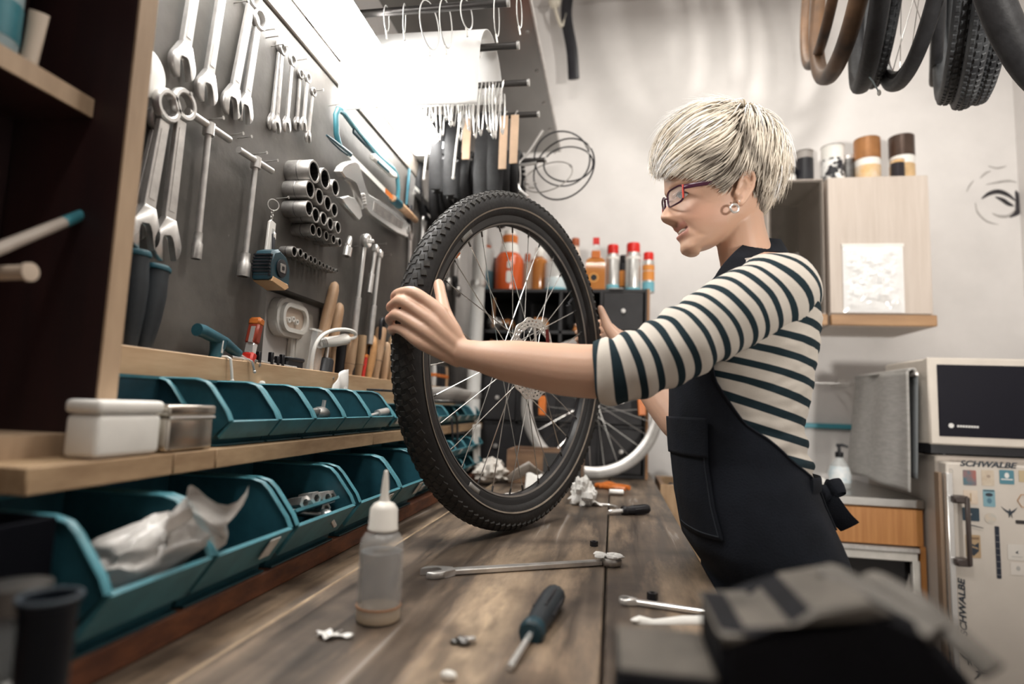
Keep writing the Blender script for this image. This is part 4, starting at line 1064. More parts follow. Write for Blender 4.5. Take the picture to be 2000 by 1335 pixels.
MB().prism([(-.070, .1335), (-.036, .1345), (-.018, .150), (.010, .157), (.022, .151), (.000, .143), (-.022, .138), (-.066, .126)], -.047, .034, frame((0, 0, 0), (1, 0, 0), (0, 0, 1), (0, -1, 0)), bev=.002).build('jaw_top', VT, t)
for i, (a, b) in enumerate((((.010, .165), (.044, .142)), ((.036, .1625), (.070, .126)))):
    MB().tube([(a[0], .030, a[1]-.008), (a[0]+.010, .0, a[1]-.011), (b[0], -.03, b[1])], [(.005, .010)]*3, 8, up=(0, 0, 1)).build('jaw_plate', VT, t)
MB().tube([(.050, -.055, .112), (.072, -.052, .080), (.098, -.05, .012)], [(.02, .014), (.024, .018), (.026, .02)], 12).build('side_web', VM, t)
MB().cyl((-.01, -.055, .085), (-.01, -.115, .085), .012).build('screw', VM, t)
MB().cyl((-.05, -.105, .06), (.03, -.105, .11), .005).build('handle_bar', VM, t)
MB().lathe([(0, 0), (.0085, 0), (.0085, .004), (.004, .006), (0, .006)], frame((.038, -.052, .098), (1, 0, 0), (0, 0, 1), (0, -1, 0)), 16).build('brass_bolt', mat('brass', (.62, .40, .14), .3, 1.0), t)
# ---------------------------------------------------------------- the wheel being held
WANG = math.radians(26)
WC = Vector((-.200, 1.258, BZ+.3555)); WR = .355
Wd = Vector((math.sin(WANG), math.cos(WANG), 0)); Wn = Vector((math.cos(WANG), -math.sin(WANG), 0))
def wheelm(c, n, roll=0.0, upv=(0, 0, 1)):
    n = Vector(n).normalized(); u = Vector(upv); u = (u-n*u.dot(n)).normalized()
    return frame(c, u.cross(n), u, n) @ Matrix.Rotation(roll, 4, 'Z')
TYREM = mat('tyre_rubber', (.020, .019, .0195), .58, var=.45, scale=30, bump=.15, bscale=150, col2=(.012, .0115, .012))
DUSTY = mat('dusty_knobs', (.042, .039, .036), .75, col2=(.018, .017, .016), scale=18, bump=.2, bscale=200)
wheel = thing('bicycle_wheel', 'mountain bike wheel with knobbly tyre and disc rotor held upright on the bench', 'wheel', mw=wheelm(WC, Wn, .13))
def tyre_profile(R, w, h):
    """closed section, (radius, z)"""
    pr = [(R-h, -w*.62), (R-h*.86, -w*.86), (R-h*.55, -w*1.0), (R-h*.28, -w*.93), (R-h*.10, -w*.70), (R-h*.02, -w*.36), (R, 0)]
    return pr+[(r, -z) for r, z in pr[-2::-1]]
TP = tyre_profile(WR-.0035, .0255, .050)
MB().lathe(TP+[(TP[0][0]-.003, 0), TP[0]], seg=144).build('tyre', TYREM, wheel, smooth=50)
for sg in (-1, 1):
    MB().lathe([(.3135, sg*.0232), (.3135, sg*.0243), (.3163, sg*.0256), (.3163, sg*.0245)], seg=128).build('reflective_band', mat('beige_band', (.30, .25, .20), .5, var=.3, scale=25), wheel)
kn = MB(); K = 116
for i in range(K):
    for j, (z0, rw, ln, off) in enumerate(((-.0215, .0062, .013, .0), (-.0115, .0060, .014, .5), (0, .0062, .012, .0), (.0115, .0060, .014, .5), (.0215, .0062, .013, .0))):
        a = 2*pi*(i+off)/K
        side = abs(z0) > .02
        R_ = WR-.0035 if not side else WR-.0125
        til = 0 if abs(z0) < .001 else math.copysign(.95 if side else .38, z0)
        m = Matrix.Rotation(a, 4, 'Z') @ Matrix.Translation((R_-(.0018 if 0 < abs(z0) < .02 else 0), 0, z0)) @ Matrix.Rotation(-til, 4, 'Y') @ Matrix.Rotation((.35 if z0 > 0 else -.35) if z0 else 0, 4, 'X')
        x = .0013 if not side else .0018
        b0, b1 = ln/2, rw
        kn.add([m @ Vector(v) for v in ((-.003, -b0, -b1), (-.003, b0, -b1), (-.003, b0, b1), (-.003, -b0, b1), (x, -b0*.72, -b1*.72), (x, b0*.72, -b1*.72), (x, b0*.72, b1*.72), (x, -b0*.72, b1*.72))],
               [(4, 5, 6, 7), (0, 1, 5, 4), (1, 2, 6, 5), (2, 3, 7, 6), (3, 0, 4, 7)])
k = kn.build('tread_knobs', DUSTY, wheel, smooth=0); k['kind'] = 'stuff'
RIMB = mat('rim_black', (.016, .016, .018), .28, var=.2, spec=.6)
RIMS = mat('rim_edge', (.30, .28, .26), .35, .8, .2, 20)
MB().lathe([(.306, -.0145), (.3075, -.0128), (.300, -.0118), (.297, 0), (.300, .0118), (.3075, .0128), (.306, .0145), (.291, .0135), (.2835, .0085), (.2805, 0), (.2835, -.0085), (.291, -.0135), (.306, -.0145)], seg=128).build('rim', RIMB, wheel, smooth=30)
for sg in (-1, 1):
    MB().lathe([(.2830, sg*.0088), (.2855, sg*.0108), (.2862, sg*.0118), (.2828, sg*.0100)], seg=128).build('rim_edge', RIMS, wheel)
q = MB()
for a in (2.2, 4.05):
    for s_ in (1,):
        q.add([Matrix.Rotation(a+b, 4, 'Z') @ Vector((r, 0, .0142+.0008)) for b in np.linspace(-.06, .06, 6) for r in (.292, .303)], [(2*i, 2*i+1, 2*i+3, 2*i+2) for i in range(5)])
q.build('rim_decal', mat('decal_grey', (.30, .29, .27), .4), wheel, solid=.0006)
SPOKEM = mat('spoke_steel', (.66, .65, .63), .22, 1.0)
NSP = 32
sp0 = {}
for i in range(NSP):
    sg = 1 if i % 2 else -1
    k = i//2
    ra = 2*pi*i/NSP
    lead = 1 if k % 2 else -1
    ha = ra+lead*math.radians(56)
    a = Vector((.027*math.cos(ha), .027*math.sin(ha), sg*(.026 if sg > 0 else .031)))
    b = Vector((.284*math.cos(ra), .284*math.sin(ra), sg*.002))
    key = (sg, lead)
    rot = Matrix.Rotation(ra, 4, 'Z')
    if key not in sp0:
        inv = rot.inverted()
        me = MB().tube([inv @ a, (inv @ a).lerp(inv @ b, .955)], .00105, 6).mesh('spoke'); me.materials.append(SPOKEM)
        ne = MB().tube([(inv @ a).lerp(inv @ b, .945), inv @ b], .0019, 8).mesh('nipple'); ne.materials.append(mat('nipple_dark', (.12, .115, .11), .35, .8))
        sp0[key] = (me, ne)
    o = link('spoke', sp0[key][0], wheel, mw=rot)
    link('nipple', sp0[key][1], o)
MB().lathe([(0, -.058), (.006, -.058), (.006, -.052), (.012, -.050), (.012, -.042), (.016, -.038), (.031, -.036), (.032, -.032), (.029, -.029), (.017, -.026), (.014, 0), (.017, .020), (.028, .023), (.031, .026), (.030, .0285), (.016, .031), (.016, .040), (.010, .043), (.010, .052), (.006, .053), (.006, .058), (0, .058)], seg=24).build('hub', STEEL, wheel)
# rotor: drilled braking ring, six arms, carrier
NA, RR = 144, (.0665, .0700, .0735, .0770, .0805, .0855)
def rrad(j, i):
    r = RR[j]
    if j == len(RR)-1: r += .0022*math.sin(12*2*pi*i/NA)
    if j == 0: r += .0012*math.sin(12*2*pi*i/NA)
    return r
vs, fs = [], []
for i in range(NA):
    for j in range(len(RR)):
        a = 2*pi*i/NA; r = rrad(j, i); vs.append((r*math.cos(a), r*math.sin(a), 0))
for i in range(NA):
    for j in range(len(RR)-1):
        if j in (1, 3) and (i+(2 if j == 3 else 0)) % 4 < 2: continue
        i2 = (i+1) % NA; nj = len(RR)
        fs.append((i*nj+j, i*nj+j+1, i2*nj+j+1, i2*nj+j))
ROTM = mat('rotor_steel', (.66, .63, .59), .35, .45, .15, 50)
rot = MB().add(vs, fs).build('brake_rotor', ROTM, wheel, loc=(0, 0, .0365), smooth=0, solid=.002)
for i in range(6):
    a = i*pi/3
    v = lambda r, b: (r*math.cos(a+b), r*math.sin(a+b))
    MB().prism([v(.020, -.28), v(.030, -.10), v(.046, .16), v(.0672, .30), v(.0672, .42), v(.044, .30), v(.030, .20), v(.020, .28)], -.001, .001).build('rotor_arm', ROTM, rot)
    MB().lathe([(0, .0010), (.0032, .001), (.0030, .003), (0, .003)], Matrix.Translation((.0225*math.cos(a), .0225*math.sin(a), 0)), 10).build('rotor_bolt', DSTEEL, rot)
MB().lathe([(.014, -.001), (.027, -.001), (.027, .001), (.014, .001), (.014, -.001)], seg=28).build('rotor_carrier', ROTM, rot)
# quick release lever (dark red) and skewer nut, valve, spoke reflector remains
wm = wheel.matrix_basis.inverted()
lv0 = wm @ (WC+Wn*.060); lv1 = wm @ (WC+Wn*.075+Vector((0, 0, .012)))
qr = MB().tube([wm @ (WC+Wn*.056), wm @ (WC+Wn*.068), wm @ (WC+Wn*.074+Vector((0, 0, .012))), wm @ (WC+Wn*.070+Vector((0, 0, .060)))], [.006, .006, .0045, .0035], 10).build('quick_release_lever', mat('lever_red', (.12, .012, .008), .35), wheel)
MB().lathe([(0, -.072), (.007, -.071), (.0085, -.066), (.0085, -.060), (.004, -.058), (0, -.058)], seg=14).build('skewer_nut', CHROME, wheel)
va = wm.to_3x3() @ (Wd*.80+Vector((0, 0, .6)))
va = Vector((va.x, va.y, 0)).normalized()
MB().cyl(va*.284, va*.252, .0031).build('valve', BLACK, wheel)
MB().tube(spline([va*.254+Vector((0, 0, .0)), va*.248+Vector((0, 0, .006)), va*.240+Vector((0, 0, .004)), va*.243], 4), .0022, 8).build('valve_cap_strap', BLACK, wheel)
ra = wm.to_3x3() @ (Wd*-.77+Vector((0, 0, .64))); ra = Vector((ra.x, ra.y, 0)).normalized()
MB().box((0, 0, 0), (.006, .016, .008), frame(ra*.278, ra, Vector((0, 0, 1)).cross(ra), (0, 0, 1)), bev=.001).build('orange_tag', ORANGE, wheel)

# ---------------------------------------------------------------- generic wheels and tyres (far wheel, hanging ones)
def plain_wheel(name, lab, c, n, R, tw, tm, rimm, spokes=24, group=None, hub=True, tread=False, roll=0.0, reflect=False):
    t = thing(name, lab, 'wheel' if spokes else 'tyre', mw=wheelm(c, n, roll), group=group)
    pr = tyre_profile(R, tw, tw*1.9)
    MB().lathe(pr+[(pr[0][0]-.002, 0), pr[0]], seg=80).build('tyre', tm, t, smooth=50)
    if tread:
        q = MB()
        for i in range(110):
            for z0, off in ((-.55, 0), (0, .5), (.55, 0)):
                m = Matrix.Rotation(2*pi*(i+off)/110, 4, 'Z') @ Matrix.Translation((R-(.0022 if z0 else -.0004), 0, z0*tw)) @ Matrix.Rotation(-z0*.8, 4, 'Y')
                q.add([m @ Vector(v) for v in ((0, -.006, -tw*.2), (0, .006, -tw*.2), (0, .006, tw*.2), (0, -.006, tw*.2), (.0025, -.004, -tw*.15), (.0025, .004, -tw*.15), (.0025, .004, tw*.15), (.0025, -.004, tw*.15))], [(4, 5, 6, 7), (0, 1, 5, 4), (1, 2, 6, 5), (2, 3, 7, 6), (3, 0, 4, 7)])
        k = q.build('tread', tm, t, smooth=0); k['kind'] = 'stuff'
    if spokes:
        r0 = R-tw*1.9
        MB().lathe([(r0+.004, -tw*.55), (r0-.012, -tw*.45), (r0-.018, 0), (r0-.012, tw*.45), (r0+.004, tw*.55), (r0, 0), (r0+.004, -tw*.55)], seg=72).build('rim', rimm, t)
        cache = {}
        for i in range(spokes):
            sg = 1 if i % 2 else -1; lead = 1 if (i//2) % 2 else -1
            a = Vector((.024*math.cos(lead*.9), .024*math.sin(lead*.9), sg*.028)); b = Vector((r0-.014, 0, 0))
            if (sg, lead) not in cache:
                me = MB().tube([a, b], .0012, 5).mesh('spoke'); me.materials.append(SPOKEM); cache[(sg, lead)] = me
            link('spoke', cache[(sg, lead)], t, mw=Matrix.Rotation(2*pi*i/spokes, 4, 'Z'))
        MB().lathe([(0, -.05), (.007, -.05), (.007, -.04), (.027, -.031), (.027, -.027), (.014, -.022), (.014, .022), (.027, .027), (.027, .031), (.007, .04), (.007, .05), (0, .05)], seg=18).build('hub', STEEL, t)
        if reflect:
            for a in (.05, pi+.02):
                MB().box((0, 0, 0), (.028, .072, .012), Matrix.Rotation(a, 4, 'Z') @ Matrix.Translation((r0-.055, 0, .004)), bev=.003).build('reflector', ORANGE, t)
    return t
GREYT = mat('grey_tyre', (.30, .285, .27), .6, var=.2)
plain_wheel('bicycle_wheel', 'small silver wheel with orange reflectors leaning on the black drawers', (-.078, 2.262, BZ+.264), (.10, -1, .05), .2635, .013, GREYT, STEEL, 28, reflect=True)
# ---------------------------------------------------------------- black drawer unit on the bench end, with bottles
UBLK = mat('black_painted_wood', (.020, .019, .021), .45, var=.4, scale=12)
UEDGE = mat('unit_edge_wood', (.36, .19, .09), .55, col2=(.22, .11, .05), scale=6, stretch=(5, 5, .6))
u = thing('drawer_unit', 'black painted drawer unit standing at the far bench end', 'drawer unit', (-.205, 2.48, BZ+.0005))
UW, UD, UH = .665, .30, .722
for x in (-UW/2+.006, UW/2-.006):
    MB().box((x, 0, UH/2), (.012, UD, UH)).build('side_panel', UBLK, u)
    MB().box((x*1.0+math.copysign(.0065, x), -UD/2-.001, UH/2), (.010, .004, UH)).build('edge_strip', UEDGE, u)
MB().box((0, UD/2-.005, UH/2), (UW-.024, .01, UH)).build('back_panel', UBLK, u)
cols = [-UW/2+.012, -.165, -.005, .155, UW/2-.012]
for i in range(5):
    z = [.006, .19, .38, .55, UH-.006][i]
    MB().box((0, -.002, z), (UW-.024, UD-.02, .012)).build('board', UBLK, u)
for x in cols[1:-1]:
    MB().box((x, -.002, UH/2), (.012, UD-.02, UH-.024)).build('divider', UBLK, u)
for ci in range(4):
    for ri, (z0, z1) in enumerate(((.012, .184), (.196, .374), (.386, .544), (.556, .71))):
        x0, x1 = cols[ci]+.007, cols[ci+1]-.007
        if ri >= 2 and ci < 3: continue
        dr = MB().box((0, 0, 0), (x1-x0, .02, z1-z0-.006), bev=.002).build('drawer', UBLK, u, ((x0+x1)/2, -UD/2+.008, (z0+z1)/2))
        MB().lathe([(0, 0), (.004, 0), (.004, .008), (.009, .012), (.008, .017), (0, .018)], frame((0, -.01, 0), (1, 0, 0), (0, 0, 1), (0, -1, 0)), 12).build('knob', STEEL, dr)
MB().box((.21, -UD/2+.002, UH+.0008), (.055, .02, .002)).build('tape_label', LABELW, u)
for x, z in ((-.25, .386), (-.245, .556), (-.085, .386)):
    MB().box((x-.03, -UD/2+.012, z+.07), (.010, .008, .12)).build('inner_edge', UEDGE, u)
random.seed(11)
stuffm = [mat('parts_grey', (.22, .20, .18), .5, .3), mat('parts_beige', (.40, .33, .26), .6), mat('parts_orange', (.55, .22, .07), .5), DSTEEL, STEEL]
kk = 0
for ci in range(3):
    for z0 in (.393, .5625):
        for j in range(4):
            x = random.uniform(cols[ci]+.035, cols[ci+1]-.035); h_ = random.uniform(.022, .05)
            kk += 1
            pos = ('left', 'middle', 'right')[ci]; lev = 'lower' if z0 < .5 else 'upper'
            t = thing('spare_part', f'{("small", "round", "pale", "lumpy")[j]} spare part in the {lev} {pos} open pigeonhole of the black unit', 'part', (-.205+x, 2.48-.06-.02*j, BZ+z0))
            if j % 2: MB().lathe([(0, 0), (h_*.7, 0), (h_*.75, h_*.3), (h_*.5, h_*.5), (h_*.5, h_), (0, h_)], seg=16).build('body', stuffm[kk % 5], t)
            else: MB().blob((0, 0, h_*.55), (h_*.75, h_*.6, h_*.55), jit=.5).build('body', stuffm[(kk+2) % 5], t)
            MB().cyl((0, 0, h_*.5), (h_*.5, -.02, h_*1.0), .004).build('stub', stuffm[(kk+3) % 5], t)
AMBER = mat('amber_liquid', (.50, .19, .045), .12, spec=.8, var=.15)
ORL = mat('red_orange_liquid', (.62, .10, .02), .2, spec=.7)
BLUEG = mat('blue_grey_plastic', (.07, .14, .17), .35)
CLR = mat('clear_bottle', (.78, .78, .76), .12, alpha=.45, spec=.8)
SILV = mat('can_silver', (.66, .65, .63), .35, .7, .12, 20)
REDC = mat('cap_red', (.62, .018, .012), .35)
BROWNC = mat('cap_brown', (.36, .085, .03), .4)
UT = BZ+UH+.0008
def bottle(name, lab, px, r, h, Y, spec, cat='bottle', sq=None):
    c = P(px, 555, Y=Y)
    t = thing(name, lab, cat, (c.x, Y, UT))
    for pn, pr, mt in spec:
        o = MB().lathe([(a*r, b*h) for a, b in pr], seg=22 if not sq else 4).build(pn, mt, t, smooth=40)
        if sq: o.matrix_basis = Matrix.Diagonal((1, sq, 1, 1)) @ Matrix.Rotation(pi/4, 4, 'Z')
    return t
def cyl_spec(body, cap, label=None, neck=.78, shoulder=.72):
    s_ = [('body', [(0, 0), (.94, 0), (1, .02), (1, shoulder), (.8, shoulder+.04), (.45, neck), (.42, neck+.05)], body),
          ('cap', [(.50, neck+.02), (.54, neck+.03), (.54, .98), (.48, 1), (0, 1)], cap)]
    if label: s_.append(('label', [(1.0, .12), (1.015, .125), (1.015, shoulder-.12), (1.0, shoulder-.11)], label))
    return s_
def can_spec(body, cap, bands=()):
    s_ = [('body', [(0, 0), (.95, 0), (1, .015), (1, .76), (.92, .80), (.80, .81)], body), ('cap', [(.80, .80), (.86, .81), (.86, .975), (.78, 1), (0, 1)], cap)]
    for i, (a, b, m_) in enumerate(bands): s_.append(('printed_band', [(1.0, a), (1.012, a+.002), (1.012, b-.002), (1.0, b)], m_))
    return s_
LBLB = mat('label_blue', (.16, .42, .50), .5); LBLO = mat('label_orange', (.66, .25, .05), .5)
bottle('bottle', 'grey and blue bottle at the left end of the black unit', 944, .040, .205, 2.42, [('body', [(0, 0), (1, 0), (1, .86), (.9, .9)], mat('pale_grey_plastic', (.42, .42, .41), .4)), ('liquid_part', [(1.01, .01), (1.015, .42), (1, .43)], BLUEG), ('cap', [(.6, .9), (.68, .91), (.68, .98), (0, 1)], BROWNC)])
bottle('bottle', 'dark bottle squeezed between the grey blue one and the red jug', 962, .026, .16, 2.47, cyl_spec(BLACK, BLACK))
t = bottle('jug', 'big red orange jug with white shoulder and orange cap', 993, .060, .265, 2.42, [('body', [(0, 0), (.95, 0), (1, .03), (1, .52), (.84, .58), (.70, .62)], ORL), ('shoulder', [(.70, .60), (.68, .64), (.60, .74), (.52, .78), (.5, .80)], WHITEP), ('cap', [(.52, .78), (.56, .785), (.56, .90), (.5, .91), (0, .91)], ORANGE), ('spout', [(.42, .90), (.40, .99), (0, 1)], WHITEP)])
MB().prism(rounded(.022, .05, .008), 0, .002, frame((.012, -.0605, .055), (1, 0, 0), (0, 0, 1), (0, -1, 0))).build('label', WHITEP, t)
MB().prism(rounded(.018, .03, .006), 0, .002, frame((.012, -.0605, .105), (1, 0, 0), (0, 0, 1), (0, -1, 0))).build('label', WHITEP, t)
bottle('bottle', 'small bottle with dark red cap right of the big red jug', 1029, .022, .17, 2.44, cyl_spec(mat('grey_brown_liquid', (.30, .22, .17), .3), BROWNC))
bottle('bottle', 'tall amber bottle behind the wheel spokes', 1052, .034, .20, 2.46, cyl_spec(AMBER, WHITEP))
bottle('bottle', 'white bottle with pale blue foot behind the wheel spokes', 1085, .046, .165, 2.42, cyl_spec(CLR, WHITEP)+[('label', [(1.01, .03), (1.02, .04), (1.02, .34), (1.01, .35)], mat('label_pale', (.62, .70, .72), .5)), ('foot_band', [(1.02, .0), (1.03, .01), (1.03, .09), (1.02, .1)], LBLB)])
bottle('bottle', 'milky bottle with brown cap beside the tyre top', 1122, .032, .245, 2.48, cyl_spec(mat('milky_peach', (.72, .58, .47), .4), BROWNC, None, .84, .55))
t = bottle('jug', 'amber jug with square handle grip and round emblem', 1163, .062, .235, 2.43, [('body', [(0, 0), (.98, 0), (1, .02), (1, .50), (.9, .56), (.55, .62)], AMBER), ('neck', [(.55, .58), (.50, .68), (.30, .78), (.26, .86)], CLR), ('cap', [(.30, .86), (.33, .865), (.33, .98), (0, 1)], REDC)], sq=.8)
MB().box((.0, -.026, .155), (.036, .012, .034), bev=.003).build('orange_label', ORANGE, t)
q = MB()
q.lathe([(.014, 0), (.020, 0), (.020, .003), (.014, .003), (.014, 0)], frame((-.006, -.0378, .058), (1, 0, 0), (0, 0, 1), (0, -1, 0)), 8)
q.build('emblem', mat('emblem_orange', (.70, .33, .08), .4), t)
MB().lathe([(0, 0), (.0138, 0), (.0138, .002), (0, .002)], frame((-.006, -.0378, .058), (1, 0, 0), (0, 0, 1), (0, -1, 0)), 8).build('emblem_core', BLACK, t)
bottle('spray_can', 'left silver spray can with red cap on the black unit', 1196, .0265, .198, 2.42, can_spec(SILV, REDC, ((.06, .16, LBLB), (.68, .74, WHITEP))), 'spray can')
bottle('spray_can', 'tallest silver spray can with red cap, second from the right', 1236, .0315, .204, 2.42, can_spec(SILV, REDC, ((.03, .09, LBLB), (.66, .72, WHITEP))), 'spray can')
bottle('spray_can', 'orange and black spray can hidden between the two silver cans', 1217, .018, .165, 2.46, can_spec(BLACK, BLACK, ((.2, .6, LBLO),)), 'spray can')
bottle('spray_can', 'short orange and blue spray can with red cap, rightmost on the unit', 1266, .024, .165, 2.42, can_spec(SILV, REDC, ((.03, .26, LBLB), (.30, .52, LBLO), (.54, .68, LBLO))), 'spray can')
# beside the bench end
t = thing('wooden_crate', 'pale wooden crate on the floor beside the far bench end', 'crate', (.30, 2.35, 0))
for z in (.0,):
    for cc, dd, nm in (((0, -.14, .45), (.26, .016, .90), 'front_board'), ((-.122, 0, .45), (.016, .264, .90), 'side_board'), ((.122, 0, .45), (.016, .264, .90), 'side_board'), ((0, .14, .45), (.26, .016, .90), 'back_board'), ((0, 0, .012), (.228, .264, .02), 'bottom_board')):
        MB().box(cc, dd, bev=.001).build(nm, BOXW if nm == 'side_board' else WOODLZ, t)
for i in range(4):
    MB().blob((-.06+.04*i, -.07+.05*(i % 3), .86+.01*i), (.05, .04, .045), jit=.5).build('rag', [DSTEEL, PAPER, BLACK, PAPER][i], t)
t = thing('drain_pipe', 'white vertical pipe in the far left corner, seen through the wheel', 'pipe', (-.535, 2.28, 0))
MB().lathe([(0, BZ+.001), (.027, BZ+.001), (.027, 2.02), (0, 2.02)], seg=20).build('pipe', mat('white_paint', (.74, .73, .71), .35), t)
for z in (1.18, 1.62):
    MB().lathe([(.0272, z), (.031, z+.001), (.031, z+.022), (.0272, z+.023)], seg=20).build('clamp', STEEL, t)
# tools on the far board section, seen through the wheel
random.seed(5)
fl = [(856, 520, 'silver cone spanner'), (868, 545, 'black chain whip'), (878, 470, 'silver cone spanner with long shank'), (889, 560, 'dark crank puller'), (897, 490, 'chrome chain tool')]
for i, (x, y, lb_) in enumerate(fl):
    q = P(x, y, X=-.64)
    t = thing('hanging_tool', lb_+f' hanging on the far board, {("first", "second", "third", "fourth", "fifth")[i]} from the tyre', 'tool', mw=wallm(q))
    MB().box((0, -.08, 0), (.022, .17, .008), bev=.003).build('shank', [STEEL, BLACK, STEEL, DSTEEL, CHROME][i], t)
    MB().torus(.02, .006, Matrix.Translation((0, .02, 0)), 20, 6).build('ring_end', [STEEL, DSTEEL, STEEL, BLACK, CHROME][i], t)
    MB().blob((0, -.17, .004), (.022, .026, .012), jit=.3).build('head', [DSTEEL, BLACK, STEEL, BLACK, STEEL][i], t)
for i, (x, col) in enumerate(((850, CHROME), (857, BLACK), (863, BLACK), (868, BLACK), (873, WOODH))):
    q = P(x, 715, X=-.63)
    t = thing('driver', f'{("chrome", "black", "black", "black", "wooden")[i]} handled driver standing in the far ledge, {("first", "second", "third", "fourth", "last")[i]} past the tyre', 'screwdriver', mw=frame((-.636, q.y, 1.168), (1, 0, 0), (0, 1, 0), (0, 0, 1)))
    MB().lathe([(0, 0), (.010, 0), (.013, .02), (.013, .10), (.010, .125), (0, .128)], seg=12).build('handle', col, t)
    MB().lathe([(.0132, .082), (.0138, .083), (.0138, .093), (.0132, .094)], seg=12).build('band', ORANGE, t)

# ---------------------------------------------------------------- high shelf sheet with rods and hung stock
SHEET = mat('sheet_metal', (.33, .325, .315), .22, .95, .25, 3, stretch=(1, .3, 1))
t = thing('loft_sheet', 'dark shiny sheet metal underside of the loft shelf above the rods', 'shelf', (-.48, 1.4, 2.33))
MB().box((0, .0, 0), (.44, 2.5, .004)).build('sheet', SHEET, t)
MB().box((.222, .0, .006), (.006, 2.5, .022), bev=.001).build('front_edge', STEEL, t)
for i in range(9):
    MB().lathe([(0, -.0065), (.006, -.006), (.007, -.002)], Matrix.Translation((.195, -.55+.225*i, 0)), 10).build('rivet', SATIN, t)
for y in (-1.0, 0.0, 1.0):
    MB().box((-.19, y, .08), (.03, .03, .16)).build('bracket', DSTEEL, t)
RODM = mat('rod_dark', (.085, .08, .078), .35, .8)
rods = [(1.185, 2.02, 'nearest rod, at the top picture edge'), (1.325, 2.01, 'rod carrying the white paper roll'), (1.50, 2.015, 'rod carrying the silver cables'), (1.715, 2.035, 'rod carrying the flat black tubes'), (1.935, 1.985, 'farthest rod, carrying the cable loops')]
for y, z, lb_ in rods:
    t = thing('hanging_rod', 'dark round bar sticking out of the wall, '+lb_, 'rod', (XL, y, z))
    MB().cyl((-.01, 0, 0), (XL*-1-.237, 0, 0), .0085, seg=14).build('bar', RODM, t)
    MB().lathe([(.0086, 0), (.0098, 0), (.0098, .006), (0, .006)], frame((XL*-1-.241, 0, 0), (0, 1, 0), (0, 0, 1), (1, 0, 0)), 14).build('end_cap', CHROME, t)
    MB().lathe([(0, 0), (.02, 0), (.02, .004), (0, .004)], frame((0, 0, 0), (0, 1, 0), (0, 0, 1), (1, 0, 0)), 16).build('flange', DSTEEL, t)
# white paper roll draped on the second rod
PR = mat('roll_paper', (.88, .87, .86), .75)
t = thing('paper_roll', 'wide white paper sheet draped over the second rod under the loft', 'paper', (-.46, 1.325, 2.0185))
def roll(u, v):
    ry, rz = .145, .125
    a0, a1 = math.radians(-92), math.radians(74)
    l0 = .115
    s_ = u*(l0+.36)
    if s_ < l0: y, z = ry*math.sin(a0)-.004*(1-s_/l0), rz*math.cos(a0)-(l0-s_)
    else:
        a = a0+(a1-a0)*(s_-l0)/.36; y, z = ry*math.sin(a), rz*math.cos(a)
    return (-.185+.335*v, y+.060, z-.078+.003*math.sin(3*v+2*u))
MB().surf(roll, 48, 8).build('sheet', PR, t, solid=.0012, smooth=60)
MB().surf(lambda u, v: (-.180+.31*v, .0215*math.cos(2*pi*u), -.0085+.0215*math.sin(2*pi*u)), 24, 6, cu=True).build('inner_roll', PR, t, solid=.001)
# silver cables: one loop each
random.seed(21)
for i in range(34):
    f = i/33
    x = -.62+.315*f
    L = random.uniform(.085, .150)
    t = thing('cable_loop', 'thin silver cable loop hanging on the rod below the paper roll', 'cable', (x, 1.50, 2.015+.0085), group='silver cable loops on the rod')
    w = random.uniform(.008, .016); sx = random.uniform(-.012, .012)
    pts = [(0, 0, .0022), (sx*.1, -w*.8, -.012), (sx*.5-.003, -w, -L*.5), (sx, -w*.6, -L), (sx+.003, w*.5, -L*1.04), (sx*.5+.003, w, -L*.5), (0, w*.8, -.012)]
    MB().tube(spline(pts, 3)[:-1], .0018, 5, closed=False).build('strand', CHROME, t)
    MB().blob((sx, 0, -L*1.02), (.003, .006, .006), seg=8, rings=5).build('crimp', CHROME, t)
for i in range(7):
    x = -.52+.05*i+random.uniform(-.01, .01)
    t = thing('cable_loop', ('first', 'second', 'third', 'fourth', 'fifth', 'sixth', 'seventh')[i]+' clear wire coil from the wall, hanging on the nearest rod', 'cable', (x, 1.185, 2.0285), group='clear coils on the nearest rod')
    R_ = random.uniform(.025, .05)
    MB().torus(R_, .0016, frame((0, 0, -R_+.0018), (random.uniform(-.3, .3), .95, 0), (0, 0, 1), (.95, random.uniform(-.3, .3), 0)), 28, 5).build('coil', mat('clear_wire', (.70, .70, .69), .25), t)
    MB().cyl((0, 0, -2*R_), (.004, 0, -2*R_-.02), .0022, seg=6).build('tail', WHITEP, t)
# flat folded inner tubes and card labels on the fourth rod
def flat_tube(x, w, L, lab, mt, y=1.715, z=2.035, group=None):
    t = thing('inner_tube', lab, 'inner tube', (x, y, z+.0088), group=group)
    pts = [(0, 0, .004), (0, -.016, -.008), (0, -.026, -L*.3), (0, -.030, -L*.7), (0, -.018, -L), (0, .018, -L), (0, .030, -L*.7), (0, .026, -L*.3), (0, .016, -.008)]
    MB().tube(pts, [(.0035, w)]*len(pts), 8, closed=True, up=(0, -.1, 1)).build('folded_tube', mt, t)
    MB().torus(.022, .003, frame((0, -.005, -L*.55), (0, 1, 0), (1, 0, 0), (0, 0, -1)), 16, 5).build('rubber_ring', BLACK, t)
    return t
for i, (x, w, L, mt, lb_) in enumerate(((-.545, .020, .24, RUBBER, 'first'), (-.500, .019, .26, RUBBER, 'second'), (-.405, .020, .26, RUBBER, 'third'), (-.365, .020, .25, RUBBER, 'fourth'))):
    flat_tube(x, w, L, lb_+' folded black inner tube on the fourth rod', mt, group='folded black tubes on the fourth rod')
